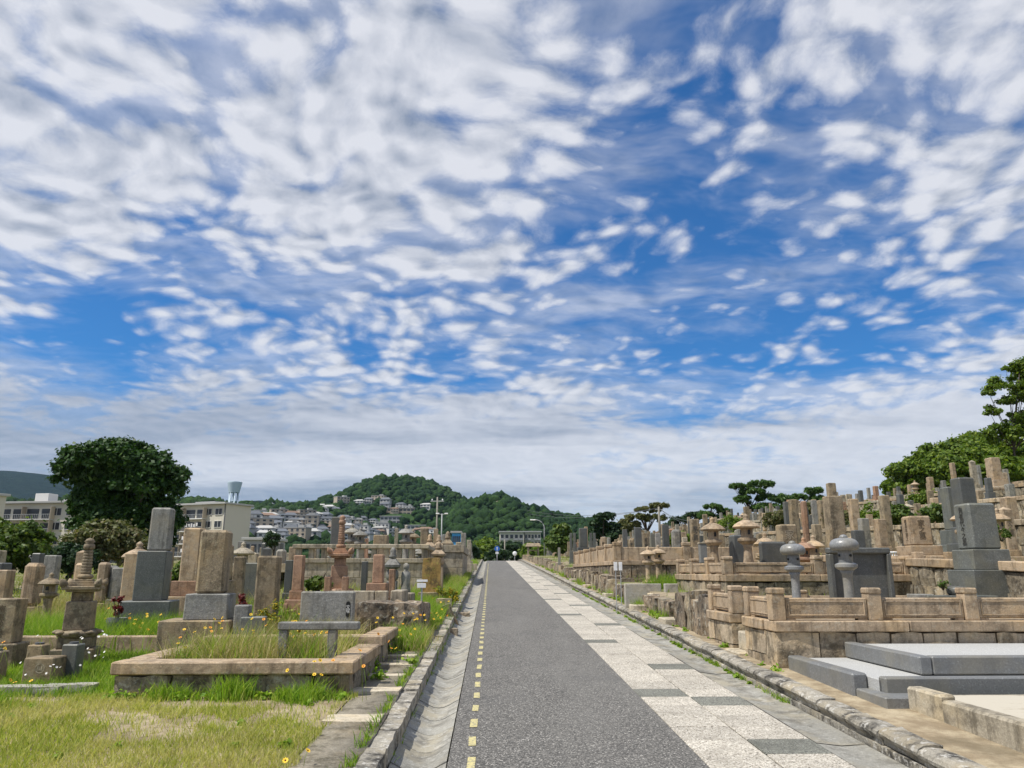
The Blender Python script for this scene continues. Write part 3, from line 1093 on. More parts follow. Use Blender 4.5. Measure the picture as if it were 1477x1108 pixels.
# ------------------------------------------------------------------ houses, flats, tower in the distance
def gable_house(name, w, d, h, rh, wallm, roofm, flat=False, storeys=2):
    root = thing(name, (0, 0, 0), 'x', 'house')
    MB().box(0, 0, -3.0, w, d, h + 3.0, 0.02).build('wall', MAT[wallm], root)
    r = MB()
    if flat:
        r.box(0, 0, h + 0.002, w + 0.5, d + 0.5, 0.5, 0.03)
        r.box(w * 0.2, 0, h + 0.5, w * 0.28, d * 0.4, 1.6, 0.03)
    else:
        o = 0.6
        a = [(-w / 2 - o, -d / 2 - o, h - 0.05), (w / 2 + o, -d / 2 - o, h - 0.05), (w / 2 + o, d / 2 + o, h - 0.05), (-w / 2 - o, d / 2 + o, h - 0.05)]
        b = [(p[0], p[1], p[2] + 0.22) for p in a]
        t = [(-w * 0.30, 0, h + rh), (w * 0.30, 0, h + rh)]
        r.add(a + b + t, [(3, 2, 1, 0), (0, 1, 5, 4), (1, 2, 6, 5), (2, 3, 7, 6), (3, 0, 4, 7), (4, 5, 9, 8), (5, 6, 9), (6, 7, 8, 9), (7, 4, 8)])
    r.build('roof', MAT[roofm], root)
    wm = MB()
    wm.box(0, 0, 0, 1.9, 0.16, 1.35, 0.02)
    wme = wm.mesh('window', MAT['glass_dark'])
    fm = MB()
    fm.box(0, 0, -0.16, 2.1, 0.3, 0.12, 0.02)
    fme = fm.mesh('sill', MAT['wall_white'])
    nwin = max(2, int(w / 3.6))
    for s in range(storeys):
        z = 0.95 + 2.8 * s
        if z + 1.4 > h:
            break
        for i in range(nwin):
            x = -w / 2 + w * (i + 0.5) / nwin
            q = link_mesh('window', wme, None, root, (x, -d / 2, z))
            link_mesh('sill', fme, None, q, (0, -0.05, 0))
    # a balcony or porch slab along the front
    MB().box(0, -d / 2 - 0.55, 2.75, w * 0.7, 1.1, 0.28, 0.02).build('balcony', MAT['wall_white'], root)
    return root


def ordinal(n):
    one = ['', 'first', 'second', 'third', 'fourth', 'fifth', 'sixth', 'seventh', 'eighth', 'ninth', 'tenth', 'eleventh', 'twelfth', 'thirteenth', 'fourteenth', 'fifteenth',
           'sixteenth', 'seventeenth', 'eighteenth', 'nineteenth']
    if n < 20:
        return one[n]
    tens = {2: ('twenty', 'twentieth'), 3: ('thirty', 'thirtieth'), 4: ('forty', 'fortieth'), 5: ('fifty', 'fiftieth')}
    t, u = divmod(n, 10)
    return tens[t][1] if u == 0 else tens[t][0] + '-' + one[u]


def build_houses():
    protos = []
    specs = [('hip_roof_house', 11, 9, 5.6, 2.3, 'wall_white', 'roof_dark', False), ('hip_roof_house', 12, 8.5, 5.6, 2.2, 'wall_tan', 'roof_brown', False),
             ('flat_roof_house', 12, 10, 6.2, 0, 'wall_white', 'roof_pale', True), ('hip_roof_house', 10, 9, 5.6, 2.4, 'wall_grey', 'roof_dark', False),
             ('flat_roof_house', 17, 10, 8.4, 0, 'wall_tan', 'roof_pale', True), ('hip_roof_house', 13, 9, 5.8, 2.1, 'wall_white', 'roof_pale', False)]
    for s in specs:
        protos.append(gable_house(s[0], *s[1:8], storeys=3))
    look = ['white house with a dark hipped roof', 'tan house with a brown hipped roof', 'white flat-roofed house', 'grey house with a dark hipped roof',
            'long tan flat-roofed house', 'white house with a pale hipped roof']
    used = [0] * len(protos)
    placed = []
    rng = random.Random(5)
    spots = []
    # where the photograph shows roofs on the slope: rows of (px0, px1, py, spacing in px)
    rows = [(490, 560, 729, 20), (552, 600, 738, 17), (350, 395, 747, 18), (405, 470, 735, 16), (455, 505, 741, 15), (352, 400, 760, 15), (400, 470, 752, 16),
            (355, 440, 768, 13), (440, 500, 762, 14), (500, 545, 775, 15), (545, 640, 776, 15), (350, 480, 779, 13), (480, 540, 785, 15), (372, 400, 733, 14), (430, 446, 727, 14),
            (612, 625, 737, 15), (535, 560, 760, 18), (20, 70, 722, 14), (275, 330, 722, 15), (350, 500, 772, 12), (400, 520, 765, 12), (345, 420, 755, 12), (440, 530, 756, 12), (355, 470, 783, 12), (480, 560, 770, 12)]
    for a, b, py, sp in rows:
        px = a + rng.uniform(0, 4)
        while px < b:
            p = hill_hit(px, py + rng.uniform(-3, 3))
            if p is not None and all((p - q).length > 7.5 for q in spots):
                spots.append(p)
                k = rng.choices(range(6), [4, 2, 4, 3, 2, 3])[0]
                o = protos[k] if not used[k] else copy_tree(protos[k])
                used[k] = 1
                o.location = (p.x, p.y, hill_h(p.x, p.y) + 0.6)
                o.rotation_euler = (0, 0, math.atan2(-p.x, p.y) + rng.uniform(-0.5, 0.5))
                s = rng.uniform(0.55, 0.82)
                o.scale = (s, s, s * rng.uniform(0.9, 1.2))
                HOUSE_PTS.append((p.x, p.y, 7.5))
                placed.append((k, px, py, o))
            px += sp * 0.62 * rng.uniform(0.8, 1.3)
    bands = {}
    for k, px, py, o in placed:
        w = 'far left slope' if px < 345 else ('lowest slope' if py > 765 else ('lower slope' if py > 748 else ('upper slope' if py > 734 else 'top slope')))
        bands.setdefault((k, w), []).append((px, o))
    for (k, w), lst in bands.items():
        for i, (px, o) in enumerate(sorted(lst, key=lambda t: t[0])):
            tag(o, '%s, %s such from left, %s' % (look[k], ordinal(i + 1), w), 'house', 'houses on the hillside')
    for k, pr in enumerate(protos):
        if not used[k]:
            for c in list(pr.children):
                bpy.data.objects.remove(c)
            bpy.data.objects.remove(pr)


def long_block(name, px0, px1, ytop, Y, h, label, wallm='wall_white', bands=2, depth=10.0, hpx=None):
    if hpx:
        p = hill_hit((px0 + px1) / 2, ytop + hpx)
        if p is not None:
            Y = p.y
            h = at((px0 + px1) / 2, ytop, Y).z - p.z
    a, b = at(px0, ytop, Y), at(px1, ytop, Y)
    w = (b - a).length
    root = thing(name, ((a.x + b.x) / 2, Y, a.z - h), label, 'building')
    MB().box(0, depth / 2, -6, w, depth, h + 6, 0.03).build('wall', MAT[wallm], root)
    MB().box(0, depth / 2, h + 0.003, w + 0.8, depth + 0.8, 0.5, 0.04).build('roof', MAT['roof_pale'], root)
    n = max(4, int(w / 3.2))
    wm = MB().box(0, 0, 0, w / n * 0.72, 0.2, 1.5, 0.02).mesh('window', MAT['glass_dark'])
    for s in range(bands):
        for i in range(n):
            link_mesh('window', wm, None, root, (-w / 2 + w * (i + 0.5) / n, 0, h - 2.3 - 3.0 * s))
    HOUSE_PTS.append((root.location.x, Y + depth / 2, w * 0.6))
    return root


def flats(px_corner, ytop, Y, length, depth, storeys, yaw, label, side='right', zb=None):
    """block of flats: facade runs left from its near corner, end wall turns away to the right"""
    c = at(px_corner, ytop, Y)
    fh = 2.75
    h = storeys * fh + 0.5
    root = thing('apartment_block', (c.x, c.y, c.z - h), label, 'apartment block', None, -yaw)
    # local frame: facade on y=0 facing -y from x=-length..0
    MB().box(-length / 2, depth / 2, -8.0, length, depth, h + 8.0, 0.03).build('wall', MAT['wall_cream'], root)
    rf = MB().box(-length / 2, depth / 2 - 0.3, h + 0.004, length + 0.9, depth + 1.4, 0.38, 0.03).build('roof', MAT['roof_pale'], root)
    MB().box(-length * 0.62, depth / 2, h + 0.38, 3.0, 2.6, 1.9, 0.05).build('roof_tank', MAT['wall_white'], rf)
    MB().box(-length * 0.2, depth / 2, h + 0.38, 6.0, 2.0, 0.7, 0.05).build('roof_vent', MAT['wall_grey'], rf)
    MB().box(-length / 2, depth / 2, -8.0, length + 0.12, depth + 0.12, 8.0 - 0.4 + fh * 0.5, 0.03).build('plinth', MAT['wall_plinth'], root)
    win = MB().box(0, 0, 0, 1.9, 0.14, 1.35, 0.02).mesh('window', MAT['glass_dark'])
    frame = MB()
    for x in (-0.98, 0, 0.98):
        frame.box(x, -0.03, -0.05, 0.09, 0.2, 1.45, 0.01)
    for z in (-0.1, 1.32):
        frame.box(0, -0.03, z, 2.05, 0.21, 0.09, 0.01)
    frame = frame.mesh('window_frame', MAT['wall_white'])
    door = MB().box(0, 0, 0, 2.6, 0.14, 2.0, 0.02).mesh('balcony_door', MAT['glass_dark'])
    slab_w = 6.2
    slab = MB().box(0, -0.62, 0, slab_w, 1.25, 0.2, 0.02).mesh('balcony', MAT['wall_white'])
    rail = MB()
    for i in range(16):
        rail.box(-slab_w / 2 + slab_w * (i + 0.5) / 16, -1.18, 0.2, 0.06, 0.05, 0.85, 0.005)
    rail.box(0, -1.18, 1.05, slab_w, 0.08, 0.07, 0.01)
    rail = rail.mesh('railing', MAT['metal_grey'])
    part_ = MB().box(0, -0.62, 0.2, 0.1, 1.2, 2.4, 0.01).mesh('balcony_screen', MAT['wall_tan'])
    wash = MB()
    rr = random.Random(3)
    for i in range(6):
        wash.box(-2.4 + i * 0.75, -0.9, 0.95 + rr.uniform(0, 0.3), 0.5, 0.03, rr.uniform(0.6, 0.95), 0.01)
    wash = wash.mesh('washing', MAT['laundry'])
    rr = random.Random(int(px_corner))
    for s in range(storeys):
        z = s * fh
        for x in (-2.0, -5.0) if side == 'right' else (-2.0,):
            q = link_mesh('window', win, None, root, (x, 0, z + 0.95))
            link_mesh('window_frame', frame, None, q)
        x = -8.6
        i = 0
        while x > -length + 3:
            b = link_mesh('balcony', slab, None, root, (x, 0, z))
            link_mesh('railing', rail, None, b)
            link_mesh('balcony_screen', part_, None, b, (slab_w / 2, 0, 0))
            if rr.random() < 0.45:
                link_mesh('washing', wash, None, b)
            for dx in (-1.6, 1.6):
                link_mesh('balcony_door', door, None, root, (x + dx, 0, z + 0.2))
            x -= slab_w
            i += 1
            if i % 2 == 0:
                q = link_mesh('window', win, None, root, (x + 1.2, 0, z + 0.95))
                link_mesh('window_frame', frame, None, q)
                x -= 3.6
    # down pipe on the facade near the corner
    MB().tube([(-0.25, -0.12, -6), (-0.25, -0.12, h)], [0.09, 0.09], 6).build('down_pipe', MAT['metal_dark'], root)
    HOUSE_PTS.append((c.x - length / 2, c.y, length))
    return root


def build_far_buildings():
    build_houses()
    flats(327, 727, 172.0, 46, 8.0, 5, math.radians(24), 'cream block of flats right of the big round tree, with a blank end wall')
    flats(118, 725.5, 150.0, 18.2, 8.5, 5, math.radians(10), 'cream block of flats left of the big round tree, laundry balconies showing')
    flats(-78, 709, 120.0, 30, 9.0, 5, math.radians(30), 'cream block of flats cut off by the left edge, only its end wall showing')
    # the two pale flats at the end of the lane
    for (a, b, yt, Y, lab) in ((721, 755, 768, 330.0, 'pale grey block of flats beyond the lane end, the left one'), (756.5, 780, 768, 335.0, 'pale grey block of flats beyond the lane end, the right one')):
        p, q = at(a, yt, Y), at(b, yt, Y)
        w = (q - p).length
        h = 12.4
        root = thing('apartment_block', ((p.x + q.x) / 2, Y, p.z - h), lab, 'apartment block', None)
        MB().box(0, 6, -14, w, 12, h + 14, 0.03).build('wall', MAT['wall_cream'], root)
        MB().box(0, 5.5, h + 0.004, w + 0.8, 13, 0.5, 0.03).build('roof', MAT['roof_pale'], root)
        n = max(5, int(w / 1.9))
        win = MB().box(0, 0, 0, w / n * 0.62, 0.3, 1.5, 0.02).mesh('window', MAT['glass_dark'])
        bal = MB().box(0, -0.5, -0.1, w / n * 0.92, 1.0, 0.9, 0.02).mesh('balcony', MAT['wall_grey'])
        for s in range(4):
            for i in range(n):
                x = -w / 2 + w * (i + 0.5) / n
                link_mesh('window', win, None, root, (x, 0, 0.9 + s * 3.0))
                if i % 3 != 2:
                    link_mesh('balcony', bal, None, root, (x, 0, 0.1 + s * 3.0))
        HOUSE_PTS.append((root.location.x, Y + 4, w * 0.7))
    long_block('school_building', 580, 623, 758, 300.0, 8.0, 'long low white building with window bands above the stone balustrade', hpx=9)
    long_block('office_building', 548, 578, 745, 420.0, 5.5, 'pale wide building half way up the slope left of the utility pole', 'wall_grey', hpx=9)
    long_block('office_building', 553, 598, 733, 520.0, 6.0, 'pale stepped building high on the wooded slope', 'wall_tan', hpx=8)
    long_block('office_building', 352, 392, 779, 150.0, 7.0, 'low grey building with a long flat roof right of the cream flats', 'wall_grey')
    # blue-clad building and glazed neighbour at the right end of the graves
    r = long_block('blue_building', 652, 664, 769, 200.0, 5.0, 'small bright blue building at the right end of the left graves', 'panel_blue', 1, 6.0)
    r['category'] = 'building'
    # water tower
    Y = 260.0
    t = at(339, 695, Y)
    r = 4.4
    root = thing('water_tower', (t.x, Y, hill_h(t.x, Y)), 'pale blue water tower with a tapered drum above the cream flats', 'water tower')
    zt = t.z - root.location.z
    zd = zt - 3.7
    MB().lathe([(1.75, zd), (1.8, zd + 0.3), (2.4, zt - 0.5), (2.4, zt - 0.1), (2.1, zt), (0.0, zt + 0.15)], 28).build('drum', MAT['tower_blue'], root)
    for i in range(6):
        a = i * math.pi / 3
        MB().tube([(1.5 * math.cos(a), 1.5 * math.sin(a), -4), (1.5 * math.cos(a), 1.5 * math.sin(a), zd + 0.2)], [0.2, 0.2], 8).build('leg', MAT['tower_blue'], root)
    MB().tube([(0, 0, -4), (0, 0, zd + 0.2)], [0.35, 0.35], 10).build('riser_pipe', MAT['tower_blue'], root)
    for z in (zd - 3.0, zd - 6.5):
        MB().lathe([(1.4, z), (1.62, z), (1.62, z + 0.22), (1.4, z + 0.22)], 6).build('ring_beam', MAT['tower_blue'], root)
    HOUSE_PTS.append((t.x, Y, 8))


build_far_buildings()


def build_forest():
    n = 74000
    xs = NPR.uniform(-760, 420, n)
    ys = NPR.uniform(215, 1000, n)
    pts, rad = [], []
    hp = np.array(HOUSE_PTS)
    for x, y in zip(xs, ys):
        px = 706 + x / y * 1090
        if px < -60 or px > 1250:
            continue
        if NPR.random() > 0.62 + 0.4 * (y < 420):
            continue
        h = hill_h(x, y)
        if h < 1.0:
            continue
        if len(hp):
            dx, dy = x - hp[:, 0], y - hp[:, 1]
            if np.any((np.abs(dx) < hp[:, 2] * 0.8) & (dy > -hp[:, 2] * 1.6) & (dy < hp[:, 2] * 0.8)):
                continue
        r = min(5.0, NPR.lognormal(0.85, 0.32)) * (0.85 if y < 420 else 1.1)
        pts.append((x, y, h + r * 0.4 + NPR.uniform(0, 2.0)))
        rad.append(r)
    o = blob_forest('wooded_slope', np.array(pts), np.array(rad), MAT['forest_canopy'])
    tag(o, 'dark green woods covering the hills beyond the cemetery', 'woods', kind='stuff')
    print('forest', len(pts))
    # bare rock patch on the right shoulder of the hill
    p = hill_hit(720, 733, 300)
    if p is not None:
        MBr = MB().rough(0, 0, -1, 6, 8, 8, 5, 1.2, 3, 0, 0.5)
        tag(MBr.build('rock_outcrop', MAT['granite_pale'], None, (p.x, p.y - 1, p.z - 2.5)), 'pale bare rock patch on the wooded hill shoulder', 'rock')


build_forest()


# ------------------------------------------------------------------ lettering
_txt = {}


def text_mesh(body, size, mat, depth=0.003):
    key = (body, size, mat, depth)
    if key in _txt:
        return _txt[key]
    cu = bpy.data.curves.new('lettering', 'FONT')
    cu.body = body
    cu.size = size
    cu.align_x = 'CENTER'
    cu.align_y = 'CENTER'
    cu.space_line = 0.92
    cu.extrude = depth
    ob = bpy.data.objects.new('lettering', cu)
    COL.objects.link(ob)
    bpy.context.view_layer.update()
    me = bpy.data.meshes.new_from_object(ob.evaluated_get(bpy.context.evaluated_depsgraph_get()))
    bpy.data.objects.remove(ob)
    me.materials.clear()
    me.materials.append(MAT[mat])
    _txt[key] = me
    return me


def put_text(parent, body, size, mat, loc, face='front', name='inscription'):
    o = link_mesh(name, text_mesh(body, size, mat), None, parent, loc)
    o.rotation_euler = (math.pi / 2, 0, 0) if face == 'front' else (math.pi / 2, 0, -math.pi / 2)
    return o


# ------------------------------------------------------------------ gravestones
def grave(x, y, z, hs, ws, mat, label, rz=0.0, tiers=((1.45, 0.17), (2.1, 0.18)), group=None, top='flat', vases=False, text=None, mats=None, deep=1.0, bury=0.06, name='gravestone', cat='gravestone'):
    """upright stone of total height hs: base, plinth and shaft; tiers are (width factor, share of the height) from top to bottom"""
    root = thing(name, (x, y, z), label, cat, group, rz)
    zz = -bury
    names = ['plinth', 'base', 'lower_base']
    used = 0
    for i in range(len(tiers) - 1, -1, -1):
        wf, sh = tiers[i]
        h = hs * sh + (bury if i == len(tiers) - 1 else 0)
        MB().box(0, 0, zz, ws * wf, ws * wf * deep, h, 0.014, 0.985).build(names[i], MAT[(mats or {}).get(names[i], mat)], root)
        zz += h - 0.001
    h = hs - zz
    s = MB()
    if top == 'flat':
        s.box(0, 0, zz, ws, ws * deep, h, min(0.035, ws * 0.08), 0.97)
    elif top == 'pyramid':
        s.box(0, 0, zz, ws, ws * deep, h * 0.93, 0.012, 0.96)
        k = ws * 0.96 / 2
        zt = zz + h * 0.93 - 0.006
        s.add([(-k, -k * deep, zt), (k, -k * deep, zt), (k, k * deep, zt), (-k, k * deep, zt), (0, 0, zz + h)], [(0, 1, 4), (1, 2, 4), (2, 3, 4), (3, 0, 4)])
    elif top == 'round':
        s.box(0, 0, zz, ws, ws * deep, h, ws * 0.22, 0.96)
    sh = s.build('shaft', MAT[mat], root)
    if text:
        body, tm = text
        n = body.count('\n') + 1
        size = min(ws * 0.62, h * 0.72 / n)
        put_text(sh, body, size, tm, (0, -ws * deep * 0.985 / 2 - 0.002, zz + h * 0.52))
    if vases:
        wb = ws * tiers[-1][0]
        for sx in (-1, 1):
            v = MB().box(sx * wb * 0.36, -wb * deep / 2 - ws * 0.28, -bury, ws * 0.42, ws * 0.4, hs * 0.24 + bury, 0.01, 0.95).build('flower_vase', MAT[mat], root)
        MB().box(0, -wb * deep / 2 - ws * 0.36, -bury, ws * 0.62, ws * 0.5, hs * 0.15 + bury, 0.01, 0.97).build('incense_holder', MAT[mat], root)
    return root


def grave_px(px, ytop, wpx, Y, mat, label, dz=0.0, zfloor=None, **kw):
    x = px2x(px, Y)
    z = zg(x, Y) + dz if zfloor is None else zfloor
    hs = at(px, ytop, Y).z - z
    ws = wpx / F_PX * Y
    return grave(x, Y, z, hs, ws, mat, label, **kw)


def lantern(x, y, z, h, style, mat, label, rz=0.0, group=None):
    root = thing('stone_lantern', (x, y, z), label, 'stone lantern', group, rz)
    m = MAT[mat]
    if style == 'mushroom':       # slim round grey lantern with a thick rounded cap
        r = h * 0.137
        MB().lathe([(r * 0.95, -0.05), (r * 0.95, h * 0.05), (r * 0.6, h * 0.09)], 24).build('base', m, root)
        MB().lathe_soft([(r * 0.52, h * 0.085), (r * 0.45, h * 0.2), (r * 0.42, h * 0.38), (r * 0.46, h * 0.50), (r * 0.62, h * 0.555)], 24).build('post', m, root)
        MB().lathe([(r * 0.62, h * 0.55), (r * 0.88, h * 0.575), (r * 1.0, h * 0.59), (r * 1.0, h * 0.625), (r * 0.66, h * 0.645)], 24).build('platform', m, root)
        b = MB().lathe([(r * 0.62, h * 0.642), (r * 0.66, h * 0.72), (r * 0.62, h * 0.81)], 24).build('light_box', m, root)
        MB().lathe_soft([(r * 0.12, 0), (r * 0.12, 0.02)], 14).build('window', MAT['black_lacquer'], b, (r * 0.2, -r * 0.60, h * 0.735)).rotation_euler = (math.pi / 2, 0, 0)
        MB().lathe_soft([(r * 0.12, 0), (r * 0.12, 0.02)], 14).build('window', MAT['black_lacquer'], b, (-r * 0.60, -r * 0.18, h * 0.735)).rotation_euler = (0, -math.pi / 2, 0)
        rf = MB().lathe_soft([(r * 0.66, h * 0.795), (r * 1.05, h * 0.800), (r * 1.24, h * 0.822), (r * 1.30, h * 0.855), (r * 1.26, h * 0.89), (r * 1.08, h * 0.925), (r * 0.8, h * 0.945), (r * 0.4, h * 0.957), (r * 0.2, h * 0.96)], 32).build('roof', m, root)
        MB().lathe_soft([(r * 0.38, h * 0.95), (r * 0.36, h * 0.975), (r * 0.22, h * 0.993), (r * 0.04, h)], 20).build('finial', m, rf)
        return root
    r = h * 0.17
    n = 6 if style == 'hex' else 22
    MB().lathe([(r * 1.05, -0.05), (r * 1.05, h * 0.045), (r * 0.85, h * 0.085)], n).build('base', m, root)
    if style == 'hex':
        MB().lathe_soft([(r * 0.66, h * 0.08), (r * 0.58, h * 0.13), (r * 0.45, h * 0.27), (r * 0.37, h * 0.40), (r * 0.40, h * 0.47), (r * 0.52, h * 0.50)], 20).build('post', m, root)
    else:
        MB().lathe_soft([(r * 0.60, h * 0.08), (r * 0.5, h * 0.12), (r * 0.46, h * 0.3), (r * 0.46, h * 0.44), (r * 0.56, h * 0.50)], 20).build('post', m, root)
    MB().lathe([(r * 0.5, h * 0.495), (r * 0.92, h * 0.545), (r * 0.98, h * 0.56), (r * 0.98, h * 0.60), (r * 0.62, h * 0.615)], n, rot=0.3).build('platform', m, root)
    b = MB().lathe([(r * 0.60, h * 0.612), (r * 0.62, h * 0.765)], 6, rot=0.3, smooth=False).build('light_box', m, root)
    for a in (-math.pi / 2, math.pi):
        w = MB().box(0, 0, 0, r * 0.34, 0.02, h * 0.075, 0.004).build('window', MAT['black_lacquer'], b, (math.cos(a) * r * 0.535, math.sin(a) * r * 0.535, h * 0.66))
        w.rotation_euler = (0, 0, a + math.pi / 2)
    rf = MB().lathe([(r * 0.55, h * 0.755), (r * 1.22, h * 0.765), (r * 1.30, h * 0.785), (r * 1.10, h * 0.825), (r * 0.72, h * 0.865), (r * 0.32, h * 0.895)], 6 if style == 'hexroof' else 22, rot=0.3).build('roof', m, root)
    MB().lathe_soft([(r * 0.30, h * 0.89), (r * 0.30, h * 0.91), (r * 0.19, h * 0.925), (r * 0.27, h * 0.95), (r * 0.24, h * 0.972), (r * 0.08, h * 0.993), (r * 0.02, h)], 16).build('finial', m, rf)
    return root


def lantern_px(px, ytop, Y, style, mat, label, dz=0.0, zfloor=None, **kw):
    x = px2x(px, Y)
    z = zg(x, Y) + dz if zfloor is None else zfloor
    return lantern(x, Y, z, at(px, ytop, Y).z - z, style, mat, label, **kw)


def pagoda(x, y, z, h, mat, label, rz=0.0, wide=1.0):
    """hokyointo: stepped base, lotus ring, body, eaves with four upturned corners, ringed spire"""
    root = thing('stone_pagoda', (x, y, z), label, 'stone pagoda', None, rz)
    m = MAT[mat]
    w = h * 0.185 * wide
    MB().box(0, 0, -0.08, w * 1.65, w * 1.65, h * 0.13 + 0.08, 0.012).build('base', m, root)
    b2 = MB().box(0, 0, h * 0.129, w * 1.30, w * 1.30, h * 0.085, 0.012).build('plinth', m, root)
    lo = MB()
    lo.lathe_soft([(w * 0.72, h * 0.212), (w * 0.80, h * 0.225), (w * 0.84, h * 0.245), (w * 0.74, h * 0.262), (w * 0.58, h * 0.27)], 24)
    lo.build('lotus_ring', m, root)
    for i in range(8):
        a = i * math.pi / 4
        q = MB()
        q.lathe_soft([(w * 0.05, 0), (w * 0.20, h * 0.012), (w * 0.22, h * 0.024), (w * 0.12, h * 0.036), (0.002, h * 0.04)], 10)
        q.build('lotus_petal', m, root, (math.cos(a) * w * 0.78, math.sin(a) * w * 0.78, h * 0.232))
    MB().box(0, 0, h * 0.268, w * 1.06, w * 1.06, h * 0.225, 0.012, 0.97).build('body', m, root)
    MB().box(0, 0, h * 0.492, w * 0.74, w * 0.74, h * 0.075, 0.01).build('neck', m, root)
    ea = MB()
    ea.box(0, 0, h * 0.566, w * 1.15, w * 1.15, h * 0.018, 0.006)
    ea.box(0, 0, h * 0.583, w * 1.45, w * 1.45, h * 0.030, 0.008)
    for i, k in enumerate((0.98, 0.82, 0.66)):
        ea.box(0, 0, h * (0.612 + 0.018 * i), w * k, w * k, h * 0.0185, 0.004)
    e = ea.build('eaves', m, root)
    for sx in (-1, 1):
        for sy in (-1, 1):
            q = MB()
            k = w * 0.60
            q.lathe_soft([(w * 0.10, 0), (w * 0.17, h * 0.02), (w * 0.15, h * 0.045), (w * 0.06, h * 0.07), (0.002, h * 0.078)], 8)
            o = q.build('corner_horn', m, e, (sx * k, sy * k, h * 0.608))
            o.rotation_euler = (-sy * 0.45, sx * 0.45, 0)
    sp = MB()
    sp.lathe_soft([(w * 0.22, h * 0.664), (w * 0.34, h * 0.68), (w * 0.30, h * 0.70), (w * 0.18, h * 0.712)], 18)
    z0, z1, n = h * 0.712, h * 0.90, 8
    for i in range(n):
        za = z0 + (z1 - z0) * i / n
        zb = z0 + (z1 - z0) * (i + 1) / n
        r = w * (0.235 - 0.05 * i / n)
        sp.lathe([(r * 0.86, za), (r, za + (zb - za) * 0.2), (r, za + (zb - za) * 0.75), (r * 0.86, zb)], 16)
    sp.lathe_soft([(w * 0.14, z1), (w * 0.24, h * 0.915), (w * 0.22, h * 0.945), (w * 0.14, h * 0.955), (w * 0.22, h * 0.97), (w * 0.14, h * 0.99), (0.004, h)], 16)
    sp.build('spire', m, root)
    return root


def gorinto(x, y, z, h, mat, label, rz=0.0, pillar=0.45, group=None):
    """five-ring stone on a square pillar"""
    root = thing('five_ring_stone', (x, y, z), label, 'five-ring stone', group, rz)
    m = MAT[mat]
    w = h * 0.17
    hp = h * pillar
    MB().box(0, 0, -0.06, w * 1.5, w * 1.5, h * 0.1 + 0.06, 0.01).build('base', m, root)
    MB().box(0, 0, h * 0.099, w, w, hp - h * 0.1, 0.01, 0.96).build('pillar', m, root)
    r = (h - hp)
    MB().lathe_soft([(w * 0.4, hp), (w * 0.58, hp + r * 0.08), (w * 0.62, hp + r * 0.18), (w * 0.55, hp + r * 0.29), (w * 0.35, hp + r * 0.345)], 18).build('ball', m, root)
    MB().lathe([(w * 0.55, hp + r * 0.345), (w * 0.98, hp + r * 0.40), (w * 1.02, hp + r * 0.47), (w * 0.35, hp + r * 0.66)], 4, rot=math.pi / 4, smooth=False).build('roof', m, root)
    MB().lathe_soft([(w * 0.34, hp + r * 0.66), (w * 0.38, hp + r * 0.74), (w * 0.25, hp + r * 0.79), (w * 0.30, hp + r * 0.87), (w * 0.2, hp + r * 0.95), (0.003, h)], 14).build('jewel', m, root)
    return root


# ------------------------------------------------------------------ walls and enclosures
def wall_run(root, p0, p1, zb, h, depth, mat, blk, rows=1, amp=0.02, n=3, rnd=0.06, name='wall_stone', seed=0):
    """courses of separate stones from p0 to p1 (outer face line, stones set back to the right of it)"""
    a, b = Vector((p0[0], p0[1], 0)), Vector((p1[0], p1[1], 0))
    L = (b - a).length
    t = (b - a) / L
    nrm = Vector((-t.y, t.x, 0))
    rz = math.atan2(t.y, t.x)
    rr = random.Random(seed + int(abs(p0[0]) * 31 + abs(p0[1]) * 17))
    hh = h / rows
    for r in range(rows):
        s = 0.0
        first = True
        while s < L - 1e-3:
            w = blk * rr.uniform(0.75, 1.3) * (0.6 if first and r % 2 else 1)
            first = False
            if L - s - w < blk * 0.45:
                w = L - s
            c = a + t * (s + w / 2) + nrm * (depth / 2 + rr.uniform(-0.006, 0.012))
            MB().rough(0, 0, 0, w - 0.012, depth, hh - 0.01, n, amp, rr.randrange(999), 0, rnd).build(
                name, MAT[mat], root, (c.x - root.location.x, c.y - root.location.y, zb + r * hh - root.location.z), rz)
            s += w


def box_run(root, p0, p1, zb, h, depth, mat, blk, name, over=0.0, bev=0.014, gap=0.006):
    """row of dressed stones, e.g. a coping; over = overhang to the outside"""
    a, b = Vector((p0[0], p0[1], 0)), Vector((p1[0], p1[1], 0))
    L = (b - a).length
    t = (b - a) / L
    nrm = Vector((-t.y, t.x, 0))
    rz = math.atan2(t.y, t.x)
    k = max(1, round(L / blk))
    w = L / k
    for i in range(k):
        c = a + t * (w * (i + 0.5)) + nrm * (depth / 2 - over)
        MB().box(0, 0, 0, w - gap, depth, h, bev).build(name, MAT[mat], root, (c.x - root.location.x, c.y - root.location.y, zb - root.location.z), rz)


